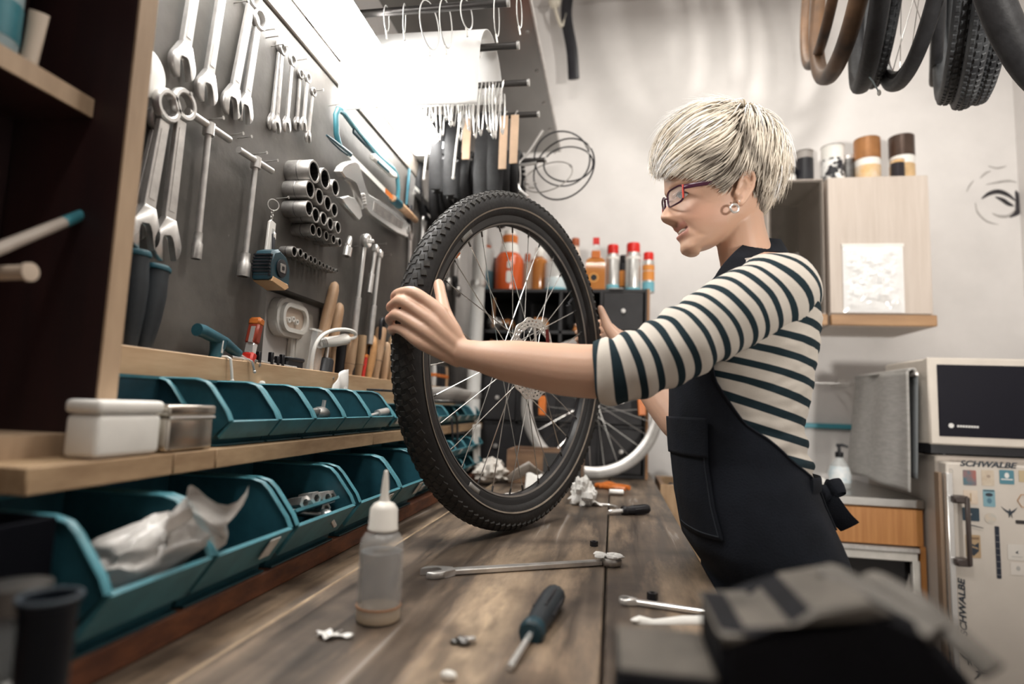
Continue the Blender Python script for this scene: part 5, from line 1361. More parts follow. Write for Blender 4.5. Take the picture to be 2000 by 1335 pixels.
for i, (x, h_, lb_) in enumerate(((-.448, .130, 'darker beige card strip hanging left among the black tubes'), (-.335, .165, 'tall beige card strip in the middle of the fourth rod'), (-.302, .150, 'beige card strip nearest the end of the fourth rod'))):
    t = thing('card_label', lb_, 'label', (x, 1.715, 2.035+.009))
    MB().box((0, -.038-.003*i, -.03-h_/2), (.024, .005, h_), bev=.0012).build('card', CARD, t)
    MB().tube([(0, -.038-.003*i, -.030), (0, -.012, -.001), (0, .0, .003), (0, .008, -.003)], .002, 6).build('hanger', STEEL, t)
for x in (-.56, -.47):
    t = thing('long_hook', ('left' if x < -.5 else 'right')+' long white wire hook between the hanging black tubes', 'hook', (x, 1.66, 2.02))
    MB().tube(spline([(0, .055, .028), (0, .04, .026), (0, 0, -.05), (-.006, -.01, -.19), (-.008, -.004, -.20)], 5), .003, 6).build('wire', WHITEP, t)
    MB().blob((-.008, -.004, -.20), .005, seg=8, rings=6).build('tip', WHITEP, t)
# fat black tube coils on the farthest rod
for i in range(11):
    x = -.64+.031*i
    t = thing('tube_coil', ('first', 'second', 'third', 'fourth', 'fifth', 'sixth', 'seventh', 'eighth', 'ninth', 'tenth', 'eleventh')[i]+' black rubber coil from the wall on the farthest rod', 'coil', (x, 1.935, 1.985+.009), group='black coils on the farthest rod')
    R_ = .112+.010*math.sin(i*1.7)
    yy = random.uniform(-.15, .15)
    MB().torus(R_, .0095, frame((0, 0, -R_+.010), (yy, 1, 0), (0, 0, 1), (1, -yy, 0)), 36, 8, rz=.014).build('coil', RUBBER, t)
    MB().torus(R_*.86, .006, frame((.003, 0, -R_*.86+.0065), (yy, 1, 0), (0, 0, 1), (1, -yy, 0)), 32, 6).build('inner_coil', BLACK, t)
# loose cable loops and clips at the rod ends
lp = [(( .0, 0, 0), .088, (1.02, -.30)), ((.03, 0, -.02), .105, (1.0, .2)), ((.075, 0, .045), .075, (1.0, -.1)), ((.01, 0, -.06), .080, (1.0, .4))]
for i, (dlt, R_, nn) in enumerate(lp):
    cx, cz = ((1098, 310), (1100, 330), (1110, 320), (1070, 345))[i]
    q = P(cx, cz, Y=1.95)
    nv = Vector((.25*(-1)**i, -1, .12*i)).normalized(); uu = Vector((0, 0, 1)); xx = uu.cross(nv).normalized()
    t = thing('brake_cable', ('smallest', 'widest', 'rightmost', 'lowest left')[i]+' loose black cable loop at the rod end above the tyre', 'cable', q, group='loose cable loops at the rod end')
    pts = [Vector((0, 0, 0))+xx*(R_*1.08*math.cos(a))+nv.cross(xx)*(R_*math.sin(a))+nv*(.02*math.sin(a+i)) for a in np.linspace(0, 2*pi, 40, endpoint=False)]
    MB().tube(pts, .0028 if i < 3 else .002, 6, closed=True).build('loop', BLACK if i != 3 else mat('wire_grey', (.30, .28, .26), .4), t)
    MB().cyl(pts[3], pts[4], .0042, seg=8).build('ferrule', CHROME, t)
t = thing('brake_lever', 'silver brake lever hanging at the rod end among the cables', 'lever', P(1040, 290, Y=1.93))
q0 = t.location
MB().tube(spline([P(x, y, Y=1.93)-q0 for x, y in ((1060, 255), (1050, 270), (1030, 300), (1012, 318), (1000, 322), (985, 312))], 4), [(.006, .006)]*3+[(.005, .005)]*18, 8).build('blade', mat('matt_silver', (.62, .60, .58), .35, .6), t)
MB().tube(spline([P(x, y, Y=1.93)-q0 for x, y in ((985, 310), (995, 322), (1020, 322), (1048, 318))], 4), .006, 8).build('clamp', mat('matt_silver', (.62, .60, .58), .35, .6), t)
t = thing('brake_arm', 'curved silver brake arm hanging just above the tyre top', 'brake', P(990, 375, Y=1.90))
q0 = t.location
MB().tube(spline([P(x, y, Y=1.90)-q0 for x, y in ((945, 385), (965, 374), (985, 358), (1005, 354), (1015, 372), (1030, 385))], 4), .0075, 8).build('arm', mat('matt_silver', (.62, .60, .58), .35, .6), t)
MB().tube(spline([P(x, y, Y=1.90)-q0 for x, y in ((1015, 325), (1016, 350), (1012, 385))], 4), .003, 8).build('cable', STEEL, t)
MB().blob(P(948, 378, Y=1.90)-q0, (.012, .010, .012), jit=.4).build('pad', PAPER, t)
t = thing('chain_piece', 'dangling length of silver chain below the brake lever', 'chain', P(1030, 330, Y=1.94))
q0 = t.location
for i, (x, y) in enumerate(((1022, 330), (1024, 340), (1027, 350), (1031, 359), (1036, 366), (1042, 366), (1046, 357))):
    MB().box((0, 0, 0), (.012, .006, .007), bev=.002).build('link', STEEL, t, P(x, y, Y=1.94)-q0)
# fender hung further back
t = thing('mudguard', 'black mudguard hanging from the ceiling beside the loft sheet', 'mudguard', (-.215, 2.60, 3.11))
MB().tube(spline([(-.02, 0, 0), (-.03, 0, -.15), (.0, 0, -.32), (.012, 0, -.46)], 5), [(.026, .008)]*16, 10, up=(1, 0, 0)).build('blade', BLACK, t)
MB().tube(spline([(-.10, 0, 0), (-.085, .0, -.1), (-.05, 0, -.2), (-.03, 0, -.14)], 5), .008, 8).build('stay', mat('cream', (.62, .57, .48), .5), t)
MB().blob((-.085, 0, -.06), (.03, .02, .045), jit=.3).build('clip', mat('cream', (.62, .57, .48), .5), t)
# ---------------------------------------------------------------- wall cupboard with bag, glass cupboard, tins on top
CABM = mat('beige_laminate', (.56, .49, .435), .5, col2=(.50, .43, .375), scale=8, stretch=(8, 8, .5))
CABE = mat('cupboard_edge', (.42, .25, .13), .45, col2=(.30, .17, .085), scale=6, stretch=(.6, 4, 4))
CY = 2.42
t = thing('wall_cupboard', 'beige wall cupboard with a clear bag taped to its door', 'cupboard', (.985, CY, 1.79))
MB().box((0, .165, 0), (.36, .32, .58)).build('carcass', CABM, t)
dr = MB().box((-.004, -.004, .022), (.352, .018, .53), bev=.0015).build('door', CABM, t)
MB().box((.003, -.004, -.268), (.364, .022, .042), bev=.003).build('bottom_rail', CABE, t)
b_ = thing('clear_bag', 'glossy crinkled clear bag taped on the beige cupboard door', 'bag', (.955, CY-.0135, 1.675))
def bagp(u, v):
    x, z = -.105+.21*u, -.125+.26*v
    k = min(1, 6*u, 6*(1-u), 5*v, 5*(1-v))
    return (x, -.004-k*(.012+.011*noise.noise(Vector((x*26, z*26, 3)))+.007*noise.noise(Vector((x*60, z*75, 9)))), z)
MB().surf(bagp, 40, 46).build('film', mat('crinkle_film', (.95, .95, .95), .14, spec=1.0, alpha=.88, coat=.8), b_, smooth=22)
MB().box((0, -.005, .132), (.216, .003, .012)).build('seal_strip', WHITEP, b_)
t = thing('glass_cupboard', 'dark glass fronted wall cupboard left of the beige one', 'cupboard', (.69, CY, 1.79))
MB().box((0, .30, 0), (.205, .012, .58)).build('back_panel', mat('inner_dark', (.05, .042, .036), .5), t)
for x in (-.097, .097): MB().box((x, .155, 0), (.012, .30, .58)).build('side_panel', CABM, t)
for z in (.284, -.262): MB().box((0, .155, z), (.182, .30, .012)).build('board', CABM, t)
MB().box((.0, -.004, -.268), (.210, .022, .042), bev=.003).build('bottom_rail', CABE, t)
dr = MB().box((0, 0, .022), (.198, .006, .525)).build('glass_door', mat('smoked_glass', (.05, .042, .034), .08, alpha=.40, spec=.9), t)
for i, (x, y, z, r, h_) in enumerate(((-.04, .12, -.255, .03, .20), (.03, .10, -.255, .032, .26), (.05, .18, -.255, .028, .22), (-.02, .2, -.255, .035, .3))):
    g = thing('glass_bottle', ('left front', 'right front', 'right rear', 'left rear')[i]+' clear bottle inside the dark glass cupboard', 'bottle', (.69+x, CY+y, 1.79+z))
    MB().lathe([(0, 0), (r, 0), (r, h_*.55), (r*.35, h_*.75), (r*.33, h_)], seg=16).build('glass', mat('pale_glass', (.70, .68, .62), .1, alpha=.6, spec=.9), g)
    MB().lathe([(r*.36, h_*.96), (r*.42, h_*.97), (r*.42, h_*1.05), (0, h_*1.06)], seg=12).build('stopper', STEEL, g)
for i in range(4):
    g = thing('white_parcel', ('lowest', 'second', 'third', 'topmost')[i]+' white packet at the bottom of the glass cupboard', 'packet', (.655+.025*i, CY+.045, 1.5365+.03*i+(.002 if i else 0)))
    MB().blob((0, 0, .015), (.03, .022, .0145), jit=.3).build('packet', PAPER, g)
    MB().box((0, -.018, .015), (.02, .006, .012), bev=.002).build('label', LABELW, g)
def tin(lab, x, y, z, r, h_, segs, name='tin_can', lid=None):
    g = thing(name, lab, 'tin', (x, y, z))
    for pn, a, b, mt, k in segs:
        MB().lathe([(0, a*h_), (r*k, a*h_), (r*k, b*h_), (0, b*h_)], seg=26).build(pn, mt, g)
    MB().torus(r*.97, .0022, Matrix.Translation((0, 0, h_)), 26, 6).build('rim', lid or STEEL, g)
    return g
CZ_ = 2.0812
ORB = mat('tin_orange_brown', (.42, .19, .07), .35, .3, .4, 6); DKT = mat('tin_dark', (.035, .03, .035), .3, .5)
CRM = mat('tin_cream', (.66, .58, .48), .4, col2=(.62, .38, .16), scale=18); BLU = mat('tin_blue', (.04, .30, .40), .35)
BW = mat('tin_black_white', (.78, .77, .75), .4, col2=(.015, .015, .02), scale=22, lo=.47, hi=.52)
tin('tall orange and brown double tin with blue foot on the beige cupboard', 1.000, CY+.12, CZ_, .047, .20, (('lower_label', .0, .42, CRM, 1), ('blue_patch', .02, .16, BLU, .99), ('upper_label', .42, .56, WHITEP, 1), ('top_band', .56, 1.0, ORB, 1.03)))
tin('dark topped tin with cream label at the right end of the beige cupboard', 1.128, CY+.12, CZ_, .045, .205, (('lower_label', .0, .42, mat('tin_tan', (.62, .42, .22), .35, var=.2), 1), ('white_band', .42, .58, WHITEP, 1), ('top_band', .58, 1.0, mat('tin_brown_dark', (.10, .065, .05), .3, .5, .4, 6), 1.02)))
tin('black and white patterned tin near the left end of the beige cupboard', .862, CY+.10, CZ_, .043, .165, (('lower_label', 0, .66, BW, 1), ('white_top', .66, 1, WHITEP, .98)))
tin('grey tin tucked between the patterned tin and the orange one', .935, CY+.15, CZ_, .034, .14, (('body', 0, .9, DSTEEL, 1), ('band', .9, 1, STEEL, 1.02)))
tin('small dark brown box tin in front of the dark topped one', 1.085, CY+.06, CZ_, .024, .085, (('body', 0, .85, DKT, 1), ('band', .85, 1, CRM, 1.02)))
tin('black patterned tin on the glass cupboard, right of the hair', .755, CY+.10, CZ_, .034, .15, (('body', 0, .78, mat('tin_black', (.016, .016, .02), .35), 1), ('top', .78, 1, mat('tin_grey', (.38, .35, .33), .4), .96)))
tin('low black and white tin on the glass cupboard behind the hair', .67, CY+.10, CZ_, .05, .075, (('body', 0, .6, BW, 1), ('lid', .6, 1, mat('tin_black', (.016, .016, .02), .35), 1.02)))
# ---------------------------------------------------------------- kitchenette
CTY = 2.18
t = thing('sink_counter', 'steel topped kitchen counter with wooden drawer front at the back wall', 'counter', (.72, 2.46, 0))
CSTEEL = mat('counter_steel', (.50, .49, .47), .28, 1.0, .15, 6)
CWOOD = mat('orange_wood', (.56, .26, .085), .45, col2=(.44, .185, .055), scale=8, stretch=(14, 14, .5))
x0, x1 = -.25, .283
MB().box(((x0+x1)/2, .005, .885), (x1-x0, .56, .032), bev=.004).build('worktop', CSTEEL, t)
MB().box(((x0+x1)/2, .02, .45), (x1-x0-.02, .50, .83)).build('carcass', mat('dark_inside', (.02, .018, .018), .7), t)
MB().box(((x0+x1)/2+.005, -.262, .808), (x1-x0-.02, .02, .115), bev=.001).build('drawer_front', CWOOD, t)
MB().box((x1-.008, -.262, .40), (.016, .02, .70)).build('side_post', CWOOD, t)
fr = mat('white_enamel', (.70, .67, .62), .35, var=.15, scale=14)
MB().box(((x0+x1)/2, -.268, .738), (x1-x0-.04, .03, .016), bev=.002).build('grip_rail', STEEL, t)
MB().box(((x0+x1)/2, -.266, .715), (x1-x0-.05, .02, .026), bev=.002).build('frame_top', fr, t)
MB().box((x1-.03, -.266, .40), (.022, .02, .61), bev=.002).build('frame_side', fr, t)
MB().prism([(.14, .08), (x1-.042, .10), (x1-.042, .66), (.20, .52)], -.262, -.256, frame((0, 0, 0), (1, 0, 0), (0, 0, 1), (0, -1, 0)) @ Matrix.Translation((0, 0, .512))).build('open_flap', mat('flap_grey', (.30, .275, .25), .5), t)
# soap, towel on rail, teal strip, hose
t = thing('soap_dispenser', 'clear soap bottle with black pump on the counter', 'soap bottle', (.822, 2.40, .9015))
MB().lathe([(0, 0), (.034, 0), (.037, .005), (.037, .05), (.028, .085), (.013, .105), (.012, .112)], seg=22).build('bottle', mat('soap_clear', (.66, .68, .68), .12, alpha=.6, spec=.8), t)
MB().lathe([(.0375, .02), (.0378, .05), (.030, .078), (.0295, .078)], seg=22).build('label', mat('soap_label', (.50, .62, .68), .4, col2=(.85, .86, .86), scale=25), t)
MB().lathe([(.013, .11), (.014, .112), (.014, .128), (.006, .131), (.005, .15), (0, .15)], seg=16).build('pump_collar', BLACK, t)
MB().tube([(-.008, 0, .152), (.012, 0, .154), (.03, -.005, .148)], [.007, .006, .004], 10).build('pump_spout', BLACK, t)
t = thing('towel_rail', 'thin steel rail on the back wall left of the towel', 'rail', (.82, YB, 1.283))
MB().cyl((-.38, -.20, 0), (.11, -.20, .008), .004).build('bar', STEEL, t)
for x in (-.34, .10): MB().cyl((x, -.20, 0), (x, .0, .004), .004).build('arm', STEEL, t)
t = thing('teal_rail', 'teal strip along the white splash wall behind the soap', 'strip', (.74, YB-.011, 1.118))
MB().box((-.04, 0, 0), (.72, .02, .022), bev=.004).build('strip', mat('strip_teal', (.05, .26, .33), .4), t)
for x in (-.36, .29): MB().box((x, -.002, 0), (.012, .024, .03), bev=.003).build('bracket', STEEL, t)
t = thing('sponge', 'teal dish brush lying on the counter behind the woman', 'brush', (.68, 2.42, .9018))
MB().tube([(-.07, 0, .012), (.0, 0, .014), (.06, 0, .010)], [(.010, .008), (.008, .006), (.006, .005)], 10).build('handle', TEALL, t)
MB().blob((.085, 0, .016), (.02, .014, .0155), jit=.2).build('bristles', WHITEP, t)
t = thing('towel', 'grey towel hanging beside the microwave down to the counter', 'towel', (.950, 2.32, 1.300))
TOW = mat('towel_grey', (.36, .345, .325), .95, col2=(.46, .445, .425), scale=26, stretch=(1, 1, 4), bump=.5, bscale=180)
def tw(u, v):
    y = .225-.43*u+.03*v*(1-u)
    return (-.016-.018*v+.010*math.sin(6*u+1.5*v)+.006*math.sin(13*u+2)-.02*v*(1-u), y, .012-.375*v+.01*math.sin(4*u)*v)
MB().surf(tw, 40, 30).build('front_fall', TOW, t, solid=.006, smooth=70)
MB().surf(lambda u, v: (-.014+.030*v, .225-.43*u, .012+.010*math.sin(pi*v)-.05*max(0, v-.7)), 30, 8).build('fold_over', TOW, t, solid=.006, smooth=70)
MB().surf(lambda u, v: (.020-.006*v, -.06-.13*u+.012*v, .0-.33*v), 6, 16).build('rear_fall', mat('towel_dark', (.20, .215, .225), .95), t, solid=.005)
t = thing('towel_bar', 'steel bar standing out from the wall that carries the grey towel', 'bar', (.953, YB, 1.303))
MB().cyl((0, 0, 0), (0, -.655, 0), .005).build('bar', STEEL, t)
MB().lathe([(0, 0), (.02, 0), (.02, .006), (0, .006)], frame((0, 0, 0), (1, 0, 0), (0, 0, 1), (0, -1, 0)), 16).build('flange', STEEL, t)
# fridge with stickers
FRX, FRY, FRT = 1.010, 2.06, 1.041
FRM = mat('fridge_enamel', (.62, .565, .505), .35, var=.08, scale=3)
t = thing('fridge', 'cream fridge covered with stickers at the right edge', 'fridge', (FRX, FRY, 0))
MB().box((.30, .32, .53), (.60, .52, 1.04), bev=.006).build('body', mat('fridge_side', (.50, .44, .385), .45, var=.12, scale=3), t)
door = MB().box((.30, .028, .522), (.598, .052, 1.02), bev=.006).build('door', FRM, t)
MB().box((.0005, -.004, .50), (.017, .022, 1.0), bev=.002).build('edge_trim', CHROME, t)
MB().box((-.015, .02, .50), (.010, .03, 1.0), bev=.002).build('side_trim', mat('trim_brown', (.22, .15, .10), .5), t)
HBR = mat('handle_brown', (.06, .045, .04), .4)
for z in (.925, .742): MB().box((.022, -.018, z), (.040, .034, .022), bev=.004).build('handle_block', HBR, door)
MB().box((.036, -.034, .834), (.012, .012, .20), bev=.003).build('handle_grip', HBR, door)
FX = lambda px, py: P(px, py, Y=FRY-.0005)
def sticker(px0, py0, px1, py1, mt, r=.003, lab=None, name='sticker'):
    a, b = FX(px0, py0), FX(px1, py1)
    w, h_ = abs(b.x-a.x), abs(a.z-b.z)
    g = MB().prism(rounded(w, h_, min(r, w*.4, h_*.4)), 0, .0008, frame(((a.x+b.x)/2-FRX, 0, (a.z+b.z)/2), (1, 0, 0), (0, 0, 1), (0, -1, 0))).build(name, mt, door, (0, .0015, 0), label=lab)
    return g, w, h_, Vector(((a.x+b.x)/2-FRX, -.0, (a.z+b.z)/2))
def sm(n, c, c2=None, s_=30): return mat('sticker_'+n, c, .5, col2=c2, scale=s_)
INK = mat('ink_dark', (.025, .035, .05), .5); GREYI = mat('ink_grey', (.42, .40, .38), .5)
st = [(1881, 917, 1908, 948, sm('red', (.56, .10, .04), (.06, .16, .20), 14), 'red and teal square sticker'), (1917, 917, 1943, 949, sm('sand', (.62, .54, .43), (.52, .42, .32)), 'sand coloured sticker'),
      (1952, 917, 1982, 946, sm('blue', (.08, .22, .28)), 'blue sticker with a white dome'), (1882, 956, 1911, 985, sm('cream', (.66, .57, .47), (.60, .48, .38)), 'cream sticker with a beige figure'),
      (1920, 955, 1945, 990, sm('sky', (.20, .36, .42)), 'sky blue sticker with a dark cap'), (1880, 990, 1914, 1018, sm('navy', (.015, .035, .055), (.03, .06, .085), 10), 'navy sticker'),
      (1886, 1043, 1917, 1090, sm('tan', (.44, .31, .18)), 'tan sticker with a dark shield'), (1943, 1027, 1957, 1130, sm('strip', (.015, .02, .035)), 'tall dark strip of squares'),
      (1984, 1015, 2010, 1024, sm('bar', (.03, .025, .025)), 'short black bar sticker'), (1968, 1062, 2005, 1095, sm('white', (.66, .62, .57)), 'white sticker with a small bird'), (1974, 1098, 2005, 1124, sm('white2', (.68, .63, .58)), 'white sticker with a grey dot'),
      (1990, 918, 2012, 942, sm('olive', (.50, .40, .25)), 'olive sticker at the edge')]
S_ = [sticker(*s_[:5], lab=s_[5]) for s_ in st]
def on(i, outline, mt, dz=.0009):
    g, w, h_, c = S_[i]
    MB().prism([(x*w, y*h_) for x, y in outline], dz, dz+.0004, frame(c, (1, 0, 0), (0, 0, 1), (0, -1, 0))).build('print', mt, g)
circ = lambda x, y, rx, ry, n=14: [(x+rx*math.cos(2*pi*k/n), y+ry*math.sin(2*pi*k/n)) for k in range(n)]
WI = mat('ink_white', (.75, .74, .72), .5)
on(2, circ(0, .12, .16, .2), WI); on(2, [(-.4, -.2), (.4, -.2), (.4, -.12), (-.4, -.12)], WI)
on(4, circ(0, .2, .32, .11), INK); on(4, circ(0, -.15, .2, .16), mat('ink_blue', (.08, .18, .24), .5)); on(4, [(-.45, .40), (.45, .40), (.45, .46), (-.45, .46)], INK)
on(5, circ(-.15, .0, .2, .1), GREYI)
on(6, [(-.38, .18), (-.36, -.2), (0, -.42), (.36, -.2), (.38, .18), (.1, .06)], INK); on(6, [(-.3, .0), (.3, -.12), (.3, -.06), (-.3, .06)], mat('ink_tan', (.40, .28, .16), .5), .0014); on(6, [(-.4, .30), (.4, .30), (.4, .40), (-.4, .40)], mat('ink_brown', (.22, .14, .08), .5))
for k in range(7): on(7, [(-.5, -.43+.125*k), (.5, -.43+.125*k), (.5, -.425+.125*k), (-.5, -.425+.125*k)], GREYI)
on(9, [(-.08, .0), (.1, .12), (.04, .0), (.12, -.1), (-.02, -.06)], INK); on(9, [(-.3, -.3), (.3, -.3), (.3, -.26), (-.3, -.26)], GREYI)
on(10, circ(0, .05, .14, .2), GREYI); on(1, circ(.05, .1, .16, .1), mat('ink_brownish', (.36, .28, .22), .5)); on(3, [(-.04, -.3), (.04, -.3), (.04, .3), (-.04, .3)], mat('ink_tan', (.40, .28, .16), .5))
# round and line stickers, swallows, lettering
def mark(outline, px, py, sx, mt, name='sticker_mark', lab=None):
    c = FX(px, py)
    MB().prism([(x*sx, y*sx) for x, y in outline], 0, .0008, frame((c.x-FRX, 0, c.z), (1, 0, 0), (0, 0, 1), (0, -1, 0))).build(name, mt, door, (0, .0012, 0), label=lab)
swallow = [(-1, .75), (-.55, .15), (-.12, -.18), (-.05, -.75), (.12, -.3), (.35, -.8), (.28, -.2), (.62, .1), (1, .7), (.5, .28), (.2, .12), (.08, .5), (-.08, .15), (-.5, .35)]
for px, py, s_, fl in ((1972, 1000, .022, 0), (1893, 1286, .026, 0), (1915, 1312, .024, 1)):
    mark(([(-y, x) for x, y in swallow] if fl else swallow)[::-1], px, py, s_, INK, 'swallow_sticker', 'dark swallow silhouette')
MB().torus(.021, .0012, frame((FX(2003, 978).x-FRX, -.0003, FX(2003, 978).z), (1, 0, 0), (0, 0, 1), (0, -1, 0)), 6, 4).build('hexagon_sticker', mat('ink_orange', (.45, .22, .08), .5), door)
MB().lathe([(0, .0), (.016, .0), (.016, .0008), (0, .0008)], frame((FX(1935, 1012).x-FRX, .0012, FX(1935, 1012).z), (1, 0, 0), (0, 0, 1), (0, -1, 0)), 20).build('round_sticker', sm('round', (.36, .46, .50), (.60, .50, .40), 20), door)
mark([(-1, .22), (-.2, .12), (1, -.16), (1, -.24), (-.2, -.02), (-1, .05)][::-1], 1905, 1027, .022, INK, 'streak_sticker')
mark([(-.9, .0), (.8, -.42), (.8, -.46), (-.9, -.06)][::-1], 1907, 1029, .022, GREYI, 'streak_sticker')
def letters(txt, px, py, size, rot, mt, shear=0.0, off=.0):
    me = text_mesh(txt, size, 'lettering', .0003, shear, off); me.materials.append(mt)
    c = FX(px, py)
    m = frame((c.x-FRX, .0006, c.z), (1, 0, 0), (0, 0, 1), (0, -1, 0)) @ Matrix.Rotation(rot, 4, 'Z') @ Matrix.Diagonal((1.25, 1, 1, 1))
    link('lettering', me, door, mw=m)
letters('SCHWALBE', 1929, 907, .0235, 0, INK, .25, .0007)
letters('SCHWALBE', 1881, 1187, .0255, pi/2, INK, .25, .0007)
letters('IXIAMO', 1859, 938, .016, pi/2, GREYI, .3)
# microwave
t = thing('microwave', 'white microwave with dark glass door standing on the fridge', 'microwave', (.985, 2.10, FRT+.042))
MWM = mat('microwave_white', (.66, .60, .53), .4, var=.06)
MB().box((.31, .155, .137), (.62, .29, .270), bev=.006).build('body', MWM, t)
MB().box((.31, .008, .137), (.622, .028, .274), bev=.005).build('front_frame', MWM, t)
MB().box((.335, -.0065, .139), (.62, .006, .225), bev=.0015).build('glass_door', mat('black_glass', (.006, .006, .012), .22, spec=.3), t)
for x in (.06, .55): 
    for y in (.05, .26): MB().cyl((x, y, -.041), (x, y, .008), .014).build('foot', BLACK, t)
MB().box((.31, .15, -.012), (.60, .27, .032)).build('base_plate', BLACK, t)
MB().lathe([(0, 0), (.0075, 0), (.0075, .0008), (0, .0008)], frame((.058, -.0098, .0605), (1, 0, 0), (0, 0, 1), (0, -1, 0)), 18).build('emblem', WI, t)
q = MB()
for k in range(8): q.box((.078+.0077*k, -.0099, .0595-.0001*k), (.0062, .0008, .0062), bev=.0003)
q.build('maker_lettering', WI, t)
# drawing of an eye on the back wall corner
t = thing('wall_drawing', 'charcoal drawing of an eye on the white wall near the corner', 'drawing', (1.55, YB-.0012, 2.09))
CHA = mat('charcoal', (.05, .046, .05), .9, var=.5, scale=40); CHL = mat('charcoal_light', (.42, .40, .385), .9, var=.2, scale=40)
def stroke(pts, w, mt, nm):
    q0 = t.location
    sp = [P(x, y, Y=YB-.0012)-q0 for x, y in pts]; sp = spline(sp, 6); n_ = len(sp)
    rad = [(max(.0006, w*math.sin(pi*(i+.6)/(n_+.2))**.7), .0008) for i in range(n_)]
    MB().tube(sp, rad, 6, up=(0, 0, 1)).build(nm, mt, t)
stroke(((1917, 388), (1932, 378), (1950, 374), (1968, 380), (1984, 392)), .010, CHA, 'upper_lid')
stroke(((1984, 372), (1990, 392), (1988, 412), (1972, 424)), .014, CHA, 'dark_corner')
stroke(((1944, 384), (1958, 390), (1970, 398), (1980, 402)), .009, CHA, 'iris_shade')
stroke(((1938, 416), (1952, 422), (1970, 421), (1984, 408)), .006, CHL, 'lower_lid')
stroke(((1926, 360), (1948, 356), (1970, 353), (1986, 356)), .005, CHL, 'lid_crease')
stroke(((1914, 348), (1925, 338), (1935, 334)), .004, CHL, 'brow_line')
stroke(((1930, 324), (1948, 328), (1966, 324)), .004, CHL, 'brow_line')
stroke(((1888, 374), (1894, 362), (1902, 352)), .003, CHL, 'brow_line')
stroke(((1905, 395), (1910, 415), (1928, 432), (1950, 438)), .004, CHL, 'shade_line')
# ---------------------------------------------------------------- tyres and wheels hung from the ceiling
TB = mat('tan_wall_tyre', (.22, .12, .062), .55, col2=(.045, .03, .022), scale=5, bump=.1)
DG = mat('dusty_tyre', (.058, .062, .066), .6, col2=(.018, .019, .022), scale=9, bump=.2, bscale=90)
HN = lambda d: (math.cos(math.radians(d)), -math.sin(math.radians(d)), -.06)
hang = [((1655, 131), 1.50, HN(6), .33, .020, TB, 0, 'tan walled tyre hanging first from the left under the ceiling'),
        ((1615, 104), 1.74, HN(7), .33, .014, TB, 0, 'thin tan tyre behind the first hanging tyre'),
        ((1712, 150), 1.46, HN(14), .33, .020, RUBBER, 0, 'black tyre hanging second from the left'),
        ((1735, 140), 1.60, HN(14), .33, .018, DG, 0, 'black tyre just behind the second hanging tyre'),
        ((1797, 143), 1.42, HN(10), .33, .016, RUBBER, 20, 'spoked wheel hanging in the middle of the row'),
        ((1845, 142), 1.70, HN(24), .33, .014, RUBBER, 0, 'narrow black tyre seen edge on in the row'),
        ((1880, 172), 1.41, HN(21), .33, .0195, DG, 0, 'ribbed dusty tyre, left of the close group of three'),
        ((1913, 182), 1.39, HN(21), .33, .0195, DG, 0, 'ribbed dusty tyre, middle of the close group of three'),
        ((1947, 172), 1.41, HN(21), .33, .0195, DG, 0, 'ribbed dusty tyre, right of the close group of three'),
        ((2085, 195), 1.20, HN(52), .34, .026, RUBBER, 0, 'big black tyre cut by the right picture edge')]
for (px, py), Y, n_, R_, tw_, mt, sp_, lb_ in hang:
    q = P(px, py, Y=Y)
    plain_wheel('bicycle_tyre' if not sp_ else 'bicycle_wheel', lb_, (q.x, q.y, q.z+R_), n_, R_, tw_, mt, RIMB, sp_, group='tyres hung from the ceiling', tread=mt is DG)
t = thing('hanging_bar', 'steel bar under the ceiling that carries the hanging tyres', 'bar', (.80, 1.48, 2.545))
MB().cyl((-.55, .22, .0), (.55, -.30, .0), .012).build('bar', STEEL, t)
for f in (-.45, .0, .45): MB().cyl((f, -.236*f*2*.5-.04, .0), (f, -.236*f-.04, .574), .005).build('drop_rod', STEEL, t)
q = P(1705, 150, Y=1.46)
t = thing('plastic_strip', 'pale blue tag dangling under the second hanging tyre', 'tag', q)
MB().tube([(-.008, 0, .0), (.0, 0, -.012), (.010, 0, -.035)], [(.004, .001), (.005, .001), (.004, .001)], 6).build('strip', mat('pale_blue', (.36, .46, .48), .4), t)
MB().blob((.012, 0, -.04), (.005, .002, .008)).build('tag_end', WHITEP, t)
# ---------------------------------------------------------------- the woman
TY = 1.09
HC = Vector((.190, 1.07, 0)); PSI = math.radians(12)
HF = Vector((-math.cos(PSI), -math.sin(PSI), 0)); HL = Vector((math.sin(PSI), -math.cos(PSI), 0))
def hw_(u, v, z): return HC+HF*u+HL*v+Vector((0, 0, z))
def hp(px, py, Y=1.052):
    q = P(px, py, Y=Y); return ((q-HC).dot(HF), q.z)
zy = lambda y: hp(1340, y, 1.042)[1]
RWI = Matrix([list(r) for r in RW.T])
def pix(p):
    c = RWI @ (Vector(p)-Vector((0, 0, CAMZ)))
    return (IW/2-FPX*c.x/c.z, IH/2+FPX*c.y/c.z)
person = thing('person', 'blonde woman in striped shirt, dark apron and glasses holding the wheel', 'person', (.24, TY, 0))
PW = Matrix.Translation((-.24, -TY, 0))
body = MB()
